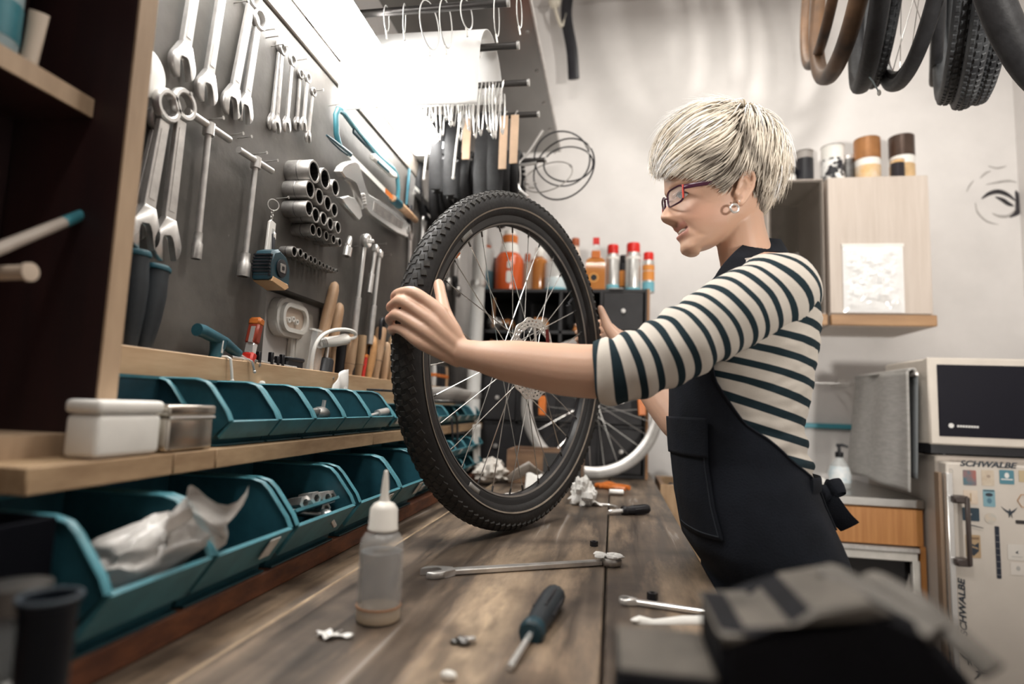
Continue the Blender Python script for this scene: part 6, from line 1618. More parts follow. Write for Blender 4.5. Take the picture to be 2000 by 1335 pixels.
# torso rings: z, front x, back x, half width
TR = [(.74, .185, .350, .160), (.80, .182, .362, .170), (.86, .180, .366, .177), (.90, .174, .358, .178), (.95, .138, .343, .174), (1.02, .126, .316, .155), (1.08, .120, .302, .140), (1.15, .116, .302, .141),
      (1.21, .114, .314, .150), (1.26, .124, .322, .156), (1.31, .146, .325, .160), (1.35, .168, .322, .158), (1.38, .184, .316, .138), (1.405, .192, .305, .098), (1.425, .196, .290, .062)]
TZ = [r[0] for r in TR]
def torso(z, th, off=0.0, n=2.35):
    xf, xb, w = (np.interp(z, TZ, [r[i] for r in TR]) for i in (1, 2, 3))
    cx, hd = (xf+xb)/2, (xb-xf)/2
    c, s = math.cos(th), math.sin(th)
    e = 2/n
    x = math.copysign(abs(c)**e, c); y = math.copysign(abs(s)**e, s)
    return Vector((cx-(hd+off)*x, TY-(w+off)*y, z))
zs = np.linspace(.74, 1.425, 44)
body.surf(lambda u, v: torso(zs[int(round(v*43))], 2*pi*u), 40, 44, cu=True)
body.bm.faces.ensure_lookup_table()
for row in (0, 43):
    body.bm.verts.ensure_lookup_table()
    body.bm.faces.new([body.bm.verts[i*44+row] for i in (range(40) if row else range(39, -1, -1))])
# neck
body.tube(spline([(.208, 1.07, 1.54), (.212, 1.071, 1.485), (.222, 1.078, 1.44), (.236, 1.088, 1.395), (.245, 1.09, 1.34)], 5),
          [(np.interp(t, [0, .3, .55, .8, 1], [.040, .041, .044, .052, .06]), np.interp(t, [0, .3, .55, .8, 1], [.046, .047, .050, .062, .08])) for t in np.linspace(0, 1, 21)], 28, up=(1, 0, 0))
# legs and feet
for sg in (-1, 1):
    y = TY+sg*.085
    body.tube(spline([(.272, y, .84), (.268, y+sg*.005, .66), (.262, y+sg*.01, .46), (.272, y+sg*.012, .28), (.274, y+sg*.012, .09), (.274, y+sg*.012, .06)], 5),
              [np.interp(t, [0, .25, .5, .65, .9, 1], [.085, .075, .052, .052, .036, .036]) for t in np.linspace(0, 1, 26)], 18)
    body.tube([(.305, y+sg*.012, .045), (.27, y+sg*.013, .05), (.21, y+sg*.018, .038), (.135, y+sg*.022, .022), (.108, y+sg*.022, .020)], [.028, (.036, .036), (.034, .028), (.036, .018), (.022, .013)], 14, up=(0, 1, 0))
# arms: sleeve line is reused by the shirt
def pp(px, py, Y): return P(px, py, Y=Y)
AL = [Vector((.262, 1.005, 1.352)), pp(1505, 575, .965), pp(1425, 612, .930), pp(1310, 683, .893), pp(1215, 720, .878), pp(1166, 725, .880), pp(1100, 721, .884), pp(1000, 706, .890), pp(935, 695, .895), pp(897, 688, .897)]
ALr = [.052, .053, .048, .043, .041, .040, .039, .0325, .0235, (.0215, .0185)]
AR = [Vector((.262, 1.175, 1.352)), Vector((.235, 1.235, 1.338)), Vector((.20, 1.29, 1.25)), Vector((.165, 1.335, 1.150)), Vector((.148, 1.345, 1.128)), Vector((.12, 1.372, 1.160)), Vector((.075, 1.415, 1.225)), Vector((.045, 1.450, 1.275)), Vector((.028, 1.470, 1.303))]
ARr = [.052, .053, .046, .041, .040, .039, .034, .026, .021]
def limb(mb, pts, rad, seg=24, k=6, up=None):
    sp = spline(pts, k); n = len(sp); m = len(pts)
    rr = []
    for i in range(n):
        t = i/(n-1)*(m-1); j = min(int(t), m-2); f = t-j
        a = rad[j] if isinstance(rad[j], tuple) else (rad[j],)*2; b = rad[j+1] if isinstance(rad[j+1], tuple) else (rad[j+1],)*2
        rr.append((a[0]*(1-f)+b[0]*f, a[1]*(1-f)+b[1]*f))
    mb.tube(sp, rr, seg, up=up)
    return sp, rr
limb(body, AL, ALr, up=(0, 0, 1)); limb(body, AR, ARr)
# left hand: palm tubes (one per metacarpal), fingers round the tyre, thumb on the rim side
LW = pp(900, 689, .897)
Lm = [pp(852, 602, .893), pp(836, 621, .888), pp(826, 643, .888), pp(818, 666, .893)]
Lf = [[pp(808, 571, .900), pp(778, 573, .917), pp(771, 582, .938), pp(778, 588, .957)],
      [pp(787, 588, .900), pp(768, 595, .915), pp(763, 601, .936), pp(770, 607, .957)],
      [pp(779, 615, .902), pp(764, 620, .917), pp(761, 625, .936), pp(768, 630, .956)],
      [pp(785, 644, .906), pp(768, 642, .920), pp(764, 645, .938), pp(771, 649, .955)]]
fr = [[.0100, .0094, .0085, .0078, .0068], [.0102, .0096, .0087, .0080, .0068], [.0098, .0092, .0084, .0077, .0066], [.0090, .0084, .0076, .0069, .0060]]
w0 = [Vector((0, .002, .012)), Vector((0, -.003, .005)), Vector((0, -.003, -.005)), Vector((0, .002, -.012))]
for m_, f_, r_, o_ in zip(Lm, Lf, fr, w0):
    a = LW+o_
    body.tube(spline([a, a.lerp(m_, .5)+Vector((0, -.003, 0)), m_, f_[0], f_[1], f_[2], f_[3]], 4),
              [np.interp(t, [0, .17, .33, .42, .5, .58, .67, .83, 1], [.0125, .0125, .0112, .0094, r_[1]*1.04, r_[1]*.92, r_[2], r_[3], r_[4]]) for t in np.linspace(0, 1, 25)], 14)
# web of the palm, heel and thumb
pc = (Lm[0]+Lm[1]+Lm[2]+Lm[3])*.25
body.tube([LW, LW.lerp(pc, .5)+Vector((0, .006, 0)), pc+Vector((0, .008, 0))], [(.015, .013), (.030, .013), (.032, .010)], 16, up=(0, 0, 1))
body.tube(spline([LW+Vector((0, .006, .006)), pp(884, 648, .905), pp(868, 612, .918), pp(862, 580, .940), pp(858, 560, .955), pp(856, 548, .962)], 4), [np.interp(t, [0, .2, .4, .6, .8, .93, 1], [.013, .0150, .0125, .0098, .0098, .0085, .0055]) for t in np.linspace(0, 1, 21)], 14)
body.tube([pp(868, 612, .915), pp(856, 606, .90), Lm[0]], [.010, .011, .010], 12)
# right hand
RWp = AR[-1]
for i in range(4):
    z = 1.384-.019*i; s_ = 1-.12*abs(i-1.2)*.5
    m_ = Vector((-.028, 1.600, z)); a = RWp+Vector((0, .005, .012-.008*i))
    body.tube(spline([a, a.lerp(m_, .5)+Vector((.006, -.002, 0)), m_, Vector((-.050, 1.618, z-.003)), Vector((-.076, 1.606, z-.006)), Vector((-.092, 1.580, z-.010)), Vector((-.097, 1.560, z-.012))], 4),
              [np.interp(t, [0, .33, .5, .67, .83, 1], [.0125, .011, .0092, .0086, .0078, .0062]) for t in np.linspace(0, 1, 25)], 12)
body.tube([RWp, Vector((.010, 1.52, 1.334)), Vector((-.016, 1.575, 1.352))], [(.015, .014), (.012, .026), (.010, .028)], 14, up=(0, 1, 0))
body.tube(spline([RWp+Vector((-.004, 0, .008)), pp(1206, 662, 1.485), pp(1190, 642, 1.500), pp(1180, 620, 1.515), pp(1171, 597, 1.522)], 4), [np.interp(t, [0, .25, .5, .75, .93, 1], [.014, .0165, .0135, .0108, .0090, .0055]) for t in np.linspace(0, 1, 17)], 12)
# head by slices
FP = [hp(*q) for q in ((1343, 495), (1334, 490), (1331, 483), (1332, 476), (1333, 470), (1330, 463), (1329, 455), (1327, 446), (1323, 438), (1322, 430), (1320, 415), (1317, 400), (1309, 386), (1302, 374), (1300, 362), (1299, 345), (1302, 325), (1311, 298), (1330, 268), (1358, 244), (1392, 230), (1416, 225))]
BP = [hp(*q, 1.08) for q in ((1356, 496), (1384, 488), (1414, 470), (1440, 452), (1462, 440), (1474, 428), (1484, 405), (1500, 375), (1510, 340), (1512, 305), (1504, 272), (1484, 246), (1450, 230), (1424, 225))]
WPf = [(zy(y), w) for y, w in ((496, .010), (490, .022), (483, .029), (472, .037), (460, .044), (445, .052), (430, .058), (412, .063), (395, .0665), (375, .068), (355, .070), (330, .073), (300, .0755), (275, .073), (255, .065), (240, .050), (231, .032), (225, .008))]
nose = [(zy(y), h_) for y, h_ in ((437, 0), (434, .006), (431, .0165), (428, .0240), (424, .0282), (419, .0284), (413, .0252), (402, .0172), (393, .0100), (384, .0048), (374, .0015), (366, 0))]
nsig = [(zy(y), s_) for y, s_ in ((436, .0120), (424, .0118), (412, .0092), (385, .0070))]
I = lambda tab, z: float(np.interp(z, [t[0] for t in tab], [t[1] for t in tab]))
FPz = sorted([(z, u) for u, z in FP]); BPz = sorted([(z, u) for u, z in BP]); WPz = sorted(WPf); nose.sort(); nsig.sort()
G = lambda x, s_: math.exp(-.5*(x/s_)**2)
Z0, Z1 = zy(495), zy(225.5)
zm, zul, zll, zey = zy(450.5), zy(443), zy(458), zy(387)
def headpt(a, z):
    uf, ub, w = I(FPz, z), I(BPz, z), I(WPz, z)
    uc = ub+(uf-ub)*.42
    c, s = math.cos(a), math.sin(a)
    e = .86 if c > 0 else .92
    u = uc+(uf-uc if c > 0 else uc-ub)*math.copysign(abs(c)**e, c)
    low = max(0, min(1, (zy(430)-z)/.05))
    v = w*math.copysign(abs(s)**(.86+.12*low), s)
    if c > 0:
        av = abs(v); k = min(1, c*2.5)
        d = I(nose, z)*G(v, I(nsig, z))
        d += .0075*G(av-.0135, .0046)*G(z-zy(426.5), .0052)
        zz = z-6.5*min(v*v, .0009)
        win = 1/(1+math.exp((av-.0245)/.0022))
        d += .0052*G(zz-zul, .0036)*win + .0062*G(zz-zll, .0044)*win*(1-.3*(av/.025)**2)
        d -= .0085*G(zz-zm, .0026)*(1/(1+math.exp((av-.0225)/.0018)))
        d -= .0022*G(v, .004)*G(z-zy(437), .004)
        d -= .0075*G(av-.031, .0125)*G(z-zey, .0100)
        d += .0050*G(av-.031, .0095)*G(z-zey, .0065)
        d += .0022*G(av-.026, .016)*G(z-zy(367), .005)
        d += .0050*G(av-.038, .013)*G(z-zy(424), .013)
        d -= .0026*G((av-.020)-(zy(430)-z)*.55, .0030)*(1 if zy(466) < z < zy(428) else 0)
        u += d*k
    return hw_(u, v, z)
NZ, NAZ = 120, 132
hz = [Z0+(Z1-Z0)*(i/(NZ-1)) for i in range(NZ)]
vs = [headpt(2*pi*k/NAZ, z) for z in hz for k in range(NAZ)]
fs = [(i*NAZ+k, i*NAZ+(k+1) % NAZ, (i+1)*NAZ+(k+1) % NAZ, (i+1)*NAZ+k) for i in range(NZ-1) for k in range(NAZ)]
fs += [tuple(range(NAZ-1, -1, -1)), tuple(range((NZ-1)*NAZ, NZ*NAZ))]
body.add(vs, fs)
# ears
def ear(sg):
    def e(px, py, dv): 
        u, z = hp(px, py, 1.0); return hw_(u, sg*(.0695+dv), z)
    body.tube(spline([e(1437, 385, .000), e(1440, 362, .006), (e(1446, 346, .011)), e(1457, 338, .014), e(1466, 344, .014), e(1468, 358, .013), e(1464, 374, .011), e(1455, 388, .009), e(1446, 399, .007), e(1440, 401, .004)], 4),
              [np.interp(t, [0, .3, .7, .9, 1], [.0035, .0036, .0036, .0048, .0045]) for t in np.linspace(0, 1, 37)], 10)
    body.tube([e(1441, 395, .0), e(1452, 378, .004), e(1460, 358, .006), e(1455, 345, .006)], [(.004, .004), (.010, .0035), (.010, .0035), (.006, .003)], 12, up=HF)
    body.tube(spline([e(1450, 352, .011), e(1457, 362, .011), e(1454, 377, .009), e(1446, 388, .008)], 4), .0026, 8)
    body.blob(e(1437, 378, .004), (.0042, .0042, .006), seg=10, rings=8)
for sg in (1, -1): ear(sg)
bmesh.ops.recalc_face_normals(body.bm, faces=body.bm.faces)
raw = bpy.data.meshes.new('raw'); body.bm.to_mesh(raw); body.bm.free()
ro = bpy.data.objects.new('raw', raw); COL.objects.link(ro)
md = ro.modifiers.new('r', 'REMESH'); md.mode = 'VOXEL'; md.voxel_size = .0023; md.use_smooth_shade = True
md = ro.modifiers.new('s', 'SMOOTH'); md.factor = .5; md.iterations = 4
bpy.context.view_layer.update()
me = bpy.data.meshes.new_from_object(ro.evaluated_get(bpy.context.evaluated_depsgraph_get()))
bpy.data.objects.remove(ro); bpy.data.meshes.remove(raw)
me.name = 'body'
N_ = len(me.vertices)
co = np.empty(N_*3); me.vertices.foreach_get('co', co); co = co.reshape(-1, 3)
# colour of the skin itself: lips, cheeks, brows, eyelids; plus the painted dark of the mouth gap
rel = co-np.array(HC)
hu = rel @ np.array(HF); hv = rel @ np.array(HL); hz_ = co[:, 2]
av = np.abs(hv); head = (hz_ > zy(500)) & (hu > .02)
g = lambda x, s_: np.exp(-.5*(x/s_)**2)
zz = hz_-6.5*np.minimum(hv*hv, .0009)
sk = np.tile(np.array([.58, .36, .255]), (N_, 1))
def blend(c, w):
    global sk
    w = np.clip(w, 0, 1)[:, None]; sk = sk*(1-w)+np.array(c)*w
blend((.60, .30, .22), .5*g(av-.042, .016)*g(hz_-zy(425), .014)*head)
blend((.47, .20, .165), .85*(g(zz-zul, .0034)+g(zz-zll, .0046))*(av < .026)*head)
blend((.10, .03, .025), 1.2*g(zz-zm, .0016)*(av < .0235)*head)  # shade inside the open mouth, painted as a dark slit
bl = zy(372)+.05*(av-.02)-6*(np.maximum(0, av-.038))**2
blend((.30, .19, .12), .75*g(hz_-bl, .0022)*(av > .012)*(av < .052)*head)
blend((.46, .25, .18), .45*g(av-.031, .016)*g(hz_-zy(392), .006)*head)
blend((.60, .33, .24), .5*(co[:, 1] < .97)*(hz_ > 1.22)*(hz_ < 1.38)*(co[:, 0] < -.35))
at = me.attributes.new('tint', 'FLOAT_COLOR', 'POINT')
at.data.foreach_set('color', np.hstack([sk, np.ones((N_, 1))]).astype(np.float32).ravel())
me.transform(PW)
def attr_mat(name, attr, rough, sss=0.0, bump=0.0, bscale=300, spec=.5, ramp=None, mul=0.0):
    m = bpy.data.materials.new(name); m.use_nodes = True
    nt = m.node_tree; b = nt.nodes['Principled BSDF']; L = nt.links.new
    a = nt.nodes.new('ShaderNodeAttribute'); a.attribute_name = attr
    b.inputs['Roughness'].default_value = rough; b.inputs['Specular IOR Level'].default_value = spec
    if ramp:
        fr_ = nt.nodes.new('ShaderNodeMath'); fr_.operation = 'FRACT'; L(a.outputs['Fac'], fr_.inputs[0])
        r = nt.nodes.new('ShaderNodeValToRGB'); r.color_ramp.interpolation = 'LINEAR'
        r.color_ramp.elements[0].position = 0; r.color_ramp.elements[0].color = (*ramp[0][1], 1)
        r.color_ramp.elements[1].position = 1; r.color_ramp.elements[1].color = (*ramp[-1][1], 1)
        for p, c in ramp[1:-1]:
            e = r.color_ramp.elements.new(p); e.color = (*c, 1)
        L(fr_.outputs[0], r.inputs['Fac']); L(r.outputs['Color'], b.inputs['Base Color'])
    else: L(a.outputs['Color'], b.inputs['Base Color'])
    if sss:
        b.inputs['Subsurface Weight'].default_value = sss; b.inputs['Subsurface Radius'].default_value = (.010, .004, .002); b.inputs['Subsurface Scale'].default_value = .8
    if bump:
        tc = nt.nodes.new('ShaderNodeTexCoord'); nz = nt.nodes.new('ShaderNodeTexNoise'); nz.inputs['Scale'].default_value = bscale
        L(tc.outputs['Object'], nz.inputs['Vector']); bp = nt.nodes.new('ShaderNodeBump'); bp.inputs['Strength'].default_value = bump; bp.inputs['Distance'].default_value = .002
        L(nz.outputs['Fac'], bp.inputs['Height']); L(bp.outputs['Normal'], b.inputs['Normal'])
    return m
SKIN = attr_mat('skin', 'tint', .44, .12, .06, 500, .45)
me.materials.append(SKIN); me.shade_smooth()
link('body', me, person)
PP = lambda mb, nm, mt, **k: mb_build(mb, nm, mt, **k)
def mb_build(mb, nm, mt, parent=person, smooth=50, solid=0.0, label=None, recalc=True):
    me = mb.mesh(nm, smooth, recalc)
    if parent is person: me.transform(PW)
    else: me.transform(PW @ Matrix.Translation(-parent.location) if parent.location.length else PW)
    me.materials.append(mt)
    return link(nm, me, parent, None, label, solid)
# eyes, teeth, glasses, earring
EYEW = mat('eye_white', (.58, .53, .50), .2); IRIS = mat('iris', (.10, .13, .13), .1); LASH = mat('lash', (.03, .022, .02), .6)
def facept(v, z, off=0.0):
    low = max(0, min(1, (zy(430)-z)/.05))
    a = math.asin(min(.98, (abs(v)/I(WPz, z))**(1/(.86+.12*low))))
    q = headpt(a if v > 0 else -a, z)
    return q+(HF*.85+HL*math.copysign(.5, v)*min(1, abs(v)/.04)).normalized()*off
for sg in (1, -1):
    def eyep(u, v, sx=.0105, sz=.0044, cv=.0285, off=.0010):
        s_ = 2*u-1; t_ = 2*v-1
        return facept(sg*(cv+sx*s_), zey-.0008-.0012*s_+t_*sz*(1-s_*s_*.98)**.7*(1 if t_ < 0 else .85), off+.0016*(1-t_*t_)*(1-s_*s_))
    ey = mb_build(MB().surf(eyep, 17, 9), 'eye', EYEW)
    mb_build(MB().surf(lambda u, v: facept(sg*(.0262+.0042*(.12+.88*v)*math.cos(2*pi*u)), zey-.0018+.0040*(.12+.88*v)*math.sin(2*pi*u)*(.8 if math.sin(2*pi*u) > 0 else 1), .0030), 16, 4, cu=True), 'iris', IRIS, ey)
    mb_build(MB().tube([eyep(k/14, 1.0, .0115, .0046, .0288, .0016) for k in range(15)], [.0005+.0011*math.sin(pi*(k+1)/16) for k in range(15)], 6), 'upper_lashes', LASH)
    mb_build(MB().tube([eyep(k/14, 1.0, .0118, .0095, .0288, .0008) for k in range(15)], [.0006]*15, 6), 'eyelid_crease', mat('lid_skin', (.36, .20, .14), .5))
ul = (headpt(0, zul)-HC).dot(HF)
mb_build(MB().tube(spline([hw_(ul-.022, -.023, zm+.0032), hw_(ul-.0098, -.012, zm+.0020), hw_(ul-.0072, 0, zm+.0012), hw_(ul-.0098, .012, zm+.0020), hw_(ul-.022, .023, zm+.0032)], 5), [(.0030, .0034)]*21, 8, up=(0, 0, 1)), 'teeth', mat('tooth', (.78, .73, .66), .25))
GL = mat('glasses_plum', (.055, .012, .030), .22, spec=.6); GLR = mat('glasses_red', (.55, .05, .03), .25)
LENS = mat('lens_glass', (.95, .93, .93), .03, alpha=.10, spec=.7)
gz = zy(393)
def lens_pts(sg, n=28):
    pts = []
    for k in range(n):
        a = 2*pi*k/n
        x = .0235*math.copysign(abs(math.cos(a))**.45, math.cos(a)); z = .0142*math.copysign(abs(math.sin(a))**.5, math.sin(a))
        v = .0325+x+.0012*(z/.0142)
        u = .1060-4.3*max(0, v-.004)**2-.10*(-z)*.9
        pts.append(hw_(u, sg*v, gz+z-.05*x*(x < 0)))
    return pts
gf = mb_build(MB().tube(lens_pts(1), [(.0020, .0017)]*28, 8, closed=True), 'glasses_rim', GL)
mb_build(MB().tube(lens_pts(-1), [(.0020, .0017)]*28, 8, closed=True), 'glasses_rim', GL)
for sg in (1, -1):
    lp_ = lens_pts(sg); cen = sum(lp_, Vector())/len(lp_)
    mb_build(MB().add(lp_+[cen+HF*.0012], [(k, (k+1) % 28, 28) for k in range(28)]), 'lens', LENS, solid=.0008)
    vv = .0565
    u0 = .1060-4.3*(vv-.004)**2
    zt = gz+.0085
    e1 = hp(1400, 357, 1.0); e2 = hp(1436, 347, .995); e3 = hp(1450, 347, .995); e4 = hp(1476, 362, .995)
    mb_build(MB().tube(spline([hw_(u0, sg*vv, zt), hw_(u0-.012, sg*.0640, zt+.001), hw_(e1[0], sg*.0735, e1[1]), hw_(e2[0], sg*.0765, e2[1]), hw_(e3[0], sg*.0770, e3[1]), hw_(e4[0], sg*.074, e4[1])], 5), [(.0042, .0014)]*26, 8, up=(0, 0, 1)), 'glasses_temple', GL)
    mb_build(MB().tube([hw_(u0+.0016, sg*.0562, gz+.0125), hw_(u0+.0010, sg*.0568, gz-.0105)], .0015, 8), 'red_trim', GLR)
mb_build(MB().tube(spline([hw_(.1058, .009, gz+.004), hw_(.1090, 0, gz+.0062), hw_(.1058, -.009, gz+.004)], 5), .0018, 8), 'glasses_bridge', GL)
eu, ez = hp(1434, 403, .993)
mb_build(MB().torus(.0068, .0020, frame(hw_(eu, .0765, ez-.0035), HF, (0, 0, 1), HL), 22, 8, rz=.0026), 'hoop_earring', CHROME, label='silver hoop earring')
eu2, ez2 = hp(1444, 393, .99)
mb_build(MB().blob(hw_(eu2, .0800, ez2), .0016, seg=8, rings=6), 'ear_stud', CHROME)
# ---- shirt
SHIRT = attr_mat('striped_jersey', 'stripe', .85, 0, .25, 700, .2,
                 ((0, (.60, .55, .49)), (.29, (.60, .55, .49)), (.315, (.012, .026, .034)), (.685, (.012, .026, .034)), (.71, (.60, .55, .49)), (1, (.60, .55, .49))))
def stripe_obj(mb, nm, fn, parent=person, solid=.0):
    me = mb.mesh(nm, 60)
    n = len(me.vertices); c = np.empty(n*3); me.vertices.foreach_get('co', c); c = c.reshape(-1, 3)
    a = me.attributes.new('stripe', 'FLOAT', 'POINT'); a.data.foreach_set('value', fn(c).astype(np.float32))
    me.transform(PW); me.materials.append(SHIRT)
    return link(nm, me, parent, solid=solid)
def wrink(p, k=1.0):
    return .0028*k*noise.noise(Vector((p.x*22, p.y*22, p.z*38)))+.0016*k*noise.noise(Vector((p.x*60+3, p.y*60, p.z*90)))
def shirtp(u, v):
    th = 2*pi*u; z = .985+(1.408-.985)*v
    p = torso(z, th, .007)
    back = max(0, -math.cos(th))
    blouse = .010*math.exp(-.5*((z-1.07)/.02)**2)*(.4+.6*back)+.005*math.sin((z-1.0)*190+2*math.sin(th*2))*math.exp(-.5*((z-1.075)/.035)**2)
    d = (p-Vector((.22, TY, z))).normalized()
    return p+d*(blouse+wrink(p, 1.4))
def st_torso(c):
    x = c[:, 0]; z = c[:, 2]
    k = np.interp(z, [1.0, 1.08, 1.2, 1.3, 1.40], [.10, .22, .30, .18, .04])
    return (z+k*(x-.33))/.0305+.25
SH = stripe_obj(MB().surf(shirtp, 120, 150, cu=True), 'shirt', st_torso)
def sleeve(pts, rad, nm, off, wr=1.0):
    sp = spline(pts, 12); n = len(sp); m = len(pts)
    L = [0]
    for a, b in zip(sp, sp[1:]): L.append(L[-1]+(b-a).length)
    mb = MB(); rr = []
    for i in range(n):
        t = i/(n-1)*(m-1); j = min(int(t), m-2); f = t-j
        a, b = rad[j], rad[j+1]
        rr.append((a*(1-f)+b*f)+off*(1-.3*i/n)+.0026*wr*math.sin(L[i]*150)*(1 if i > n*.45 else .35)+.0012*math.sin(L[i]*61))
    mb.tube(sp, rr, 40, up=(0, 0, 1), cap=False)
    me = mb.mesh(nm, 60)
    c = np.empty(len(me.vertices)*3); me.vertices.foreach_get('co', c); c = c.reshape(-1, 3)
    for i in range(len(c)):
        c[i] += .004*noise.noise(Vector(c[i])*26)*np.array((.3, 1, 1))
    me.vertices.foreach_set('co', c.ravel())
    li = np.repeat(np.array(L), 40)
    # stripes bow towards the shoulder cap near the top of the sleeve
    bow = np.tile(np.cos(np.linspace(0, 2*pi, 40, endpoint=False)), n)*np.clip(1-li/(.6*L[-1]), 0, 1)*.022
    a = me.attributes.new('stripe', 'FLOAT', 'POINT'); a.data.foreach_set('value', ((L[-1]-li+bow)/.0236+.33).astype(np.float32))
    me.transform(PW); me.materials.append(SHIRT)
    return link(nm, me, person, solid=.0016)
sleeve(AL[:6], ALr[:6], 'sleeve', .0085)
sleeve(AR[:4], ARr[:4], 'sleeve', .0085)
# shoulder yoke between neck opening and sleeves (soft boat neck edge)
mb_build(MB().tube([torso(1.407, 2*pi*k/48, .006)+Vector((0, 0, .002*math.cos(4*pi*k/48))) for k in range(48)], [(.0022, .0035)]*48, 8, closed=True, up=(0, 0, 1)), 'neck_band', mat('jersey_white', (.60, .55, .49), .85), SH)
# ---- trousers and shoes
def trp(u, v):
    th = 2*pi*u; z = .73+(1.03-.73)*v
    return torso(z, th, .006)
TRS = mat('dark_trousers', (.014, .017, .024), .8, var=.3, scale=8, bump=.2, bscale=300)
tr = mb_build(MB().surf(trp, 60, 24, cu=True), 'trousers', TRS)
for sg in (-1, 1):
    y = TY+sg*.085
    mb_build(MB().tube(spline([(.272, y, .82), (.268, y+sg*.005, .66), (.262, y+sg*.01, .46), (.272, y+sg*.012, .28), (.274, y+sg*.012, .075)], 6), [np.interp(t, [0, .25, .5, .65, 1], [.092, .083, .064, .062, .056]) for t in np.linspace(0, 1, 25)], 24, cap=False), 'trouser_leg', TRS, tr)
    mb_build(MB().tube([(.312, y+sg*.012, .045), (.27, y+sg*.013, .055), (.21, y+sg*.018, .045), (.135, y+sg*.022, .032), (.098, y+sg*.022, .028)], [(.032, .034), (.042, .042), (.042, .036), (.043, .027), (.028, .020)], 16, up=(0, 1, 0)), 'shoe', BLACK)
    mb_build(MB().prism([(.09+.24*(.5-.5*math.cos(2*pi*k/24)), y+sg*.018+.046*math.sin(2*pi*k/24)) for k in range(24)][::-1], .0, .014), 'shoe_sole', WHITEP)
# ---- apron
ATH = [(.40, 150), (.98, 152), (1.03, 150), (1.062, 138), (1.09, 112), (1.14, 84), (1.20, 62), (1.26, 50), (1.335, 40)]
def apr(u, v, off=.0155):
    z = .42+(1.335-.42)*v
    tm = math.radians(np.interp(z, [a[0] for a in ATH], [a[1] for a in ATH]))
    th = -tm+2*tm*u
    zc = max(z, .90)
    p = torso(zc, th, off); p.z = z
    if z < .90:
        k = (.90-z)
        d = Vector((0, p.y-TY, 0)); p += d*(k*.30); p.x += (.012*k if math.cos(th) > 0 else .10*k)
        p += Vector((max(0, math.cos(th)), 0, 0))*.0+Vector((0, math.copysign(1, math.sin(th)), 0))*(-.012*k*math.sin(9*th))
        p.x = max(p.x, .1595)
    d = (p-Vector((.23, TY, p.z))).normalized()
    w = .0045*noise.noise(Vector((p.x*9, p.y*9, p.z*6)))+.0016*noise.noise(Vector((p.x*30, p.y*30, p.z*26)))
    if z < .905: w = max(w, 0)*.5 if math.cos(th) > .1 else w
    return p+d*w
ap = mb_build(MB().surf(apr, 110, 120), 'apron', NAVY, solid=.0022, smooth=70)
mb_build(MB().tube([apr(1, v, .0165) for v in np.linspace(.62, 1, 40)], [(.0022, .0030)]*40, 6), 'apron_hem', NAVY, ap)
mb_build(MB().tube([apr(0, v, .0165) for v in np.linspace(.62, 1, 40)], [(.0022, .0030)]*40, 6), 'apron_hem', NAVY, ap)
def pk(u, v):
    z = .972+(1.145-.972)*v
    tm = math.radians(np.interp(z, [a[0] for a in ATH], [a[1] for a in ATH]))
    th = math.radians(4+52*u)
    vv = (z-.42)/(1.335-.42); uu = (th+tm)/(2*tm)
    p = apr(uu, vv, .0195); return p
pkt = mb_build(MB().surf(pk, 24, 40), 'pocket', NAVY, ap, solid=.002, smooth=70)
def pkf(u, v):
    z = 1.088+(1.148-1.088)*v
    tm = math.radians(np.interp(z, [a[0] for a in ATH], [a[1] for a in ATH]))
    th = math.radians(3+54*u)
    return apr((th+tm)/(2*tm), (z-.42)/(1.335-.42), .0225)
mb_build(MB().surf(pkf, 24, 14), 'pocket_flap', NAVY, ap, solid=.002, smooth=70)
STI = mat('stitch_navy', (.035, .043, .055), .8)
for u_ in (0.06, .94): mb_build(MB().tube([pk(u_, v)+(pk(u_, v)-Vector((.23, TY, pk(u_, v).z))).normalized()*.0014 for v in np.linspace(.03, .97, 24)], .0007, 5), 'seam', STI, ap)
mb_build(MB().tube([pk(u, .03)+(pk(u, .03)-Vector((.23, TY, pk(u, .03).z))).normalized()*.0014 for u in np.linspace(.06, .94, 16)], .0007, 5), 'seam', STI, ap)
# neck strap from the bib over the shoulder, round the back of the neck
def strap(sg):
    Y_ = lambda dy: TY-sg*dy
    a = torso(1.335, math.radians(34)*sg, .018)
    if sg > 0: mid = [pp(1418, 540, .985), pp(1440, 512, 1.000), pp(1462, 492, 1.020), pp(1488, 478, 1.045)]
    else: mid = [Vector((q.x, 2*TY-q.y-.02, q.z)) for q in (pp(1418, 540, .985), pp(1440, 512, 1.000), pp(1462, 492, 1.020), pp(1488, 478, 1.045))]
    return [a]+mid
sl, sr = strap(1), strap(-1)
path = spline(sl+[Vector((.291, 1.085, 1.447))]+sr[::-1], 6)
mb = MB(); vs = []; 
for i, p in enumerate(path):
    t = (path[min(i+1, len(path)-1)]-path[max(i-1, 0)]).normalized()
    c = Vector((.225, 1.085, p.z-.02)); o = (p-c); o.z = o.z*.6+.02; o = (o-t*o.dot(t)).normalized()
    b = t.cross(o)
    vs += [p+b*.017+o*.001, p-b*.017+o*.001, p-b*.017-o*.0015, p+b*.017-o*.0015]
n = len(path)
fs = [(i*4+k, i*4+(k+1) % 4, (i+1)*4+(k+1) % 4, (i+1)*4+k) for i in range(n-1) for k in range(4)]+[(0, 1, 2, 3), (n*4-4, n*4-1, n*4-2, n*4-3)]
mb.add(vs, fs); mb_build(mb, 'neck_strap', NAVY, ap)
ch = spline([pp(1462, 505, 1.03), pp(1485, 493, 1.05), pp(1503, 488, 1.075), Vector((.286, 1.10, 1.436))], 5)
mb_build(MB().tube(ch, .0011, 6), 'neck_chain', CHROME)
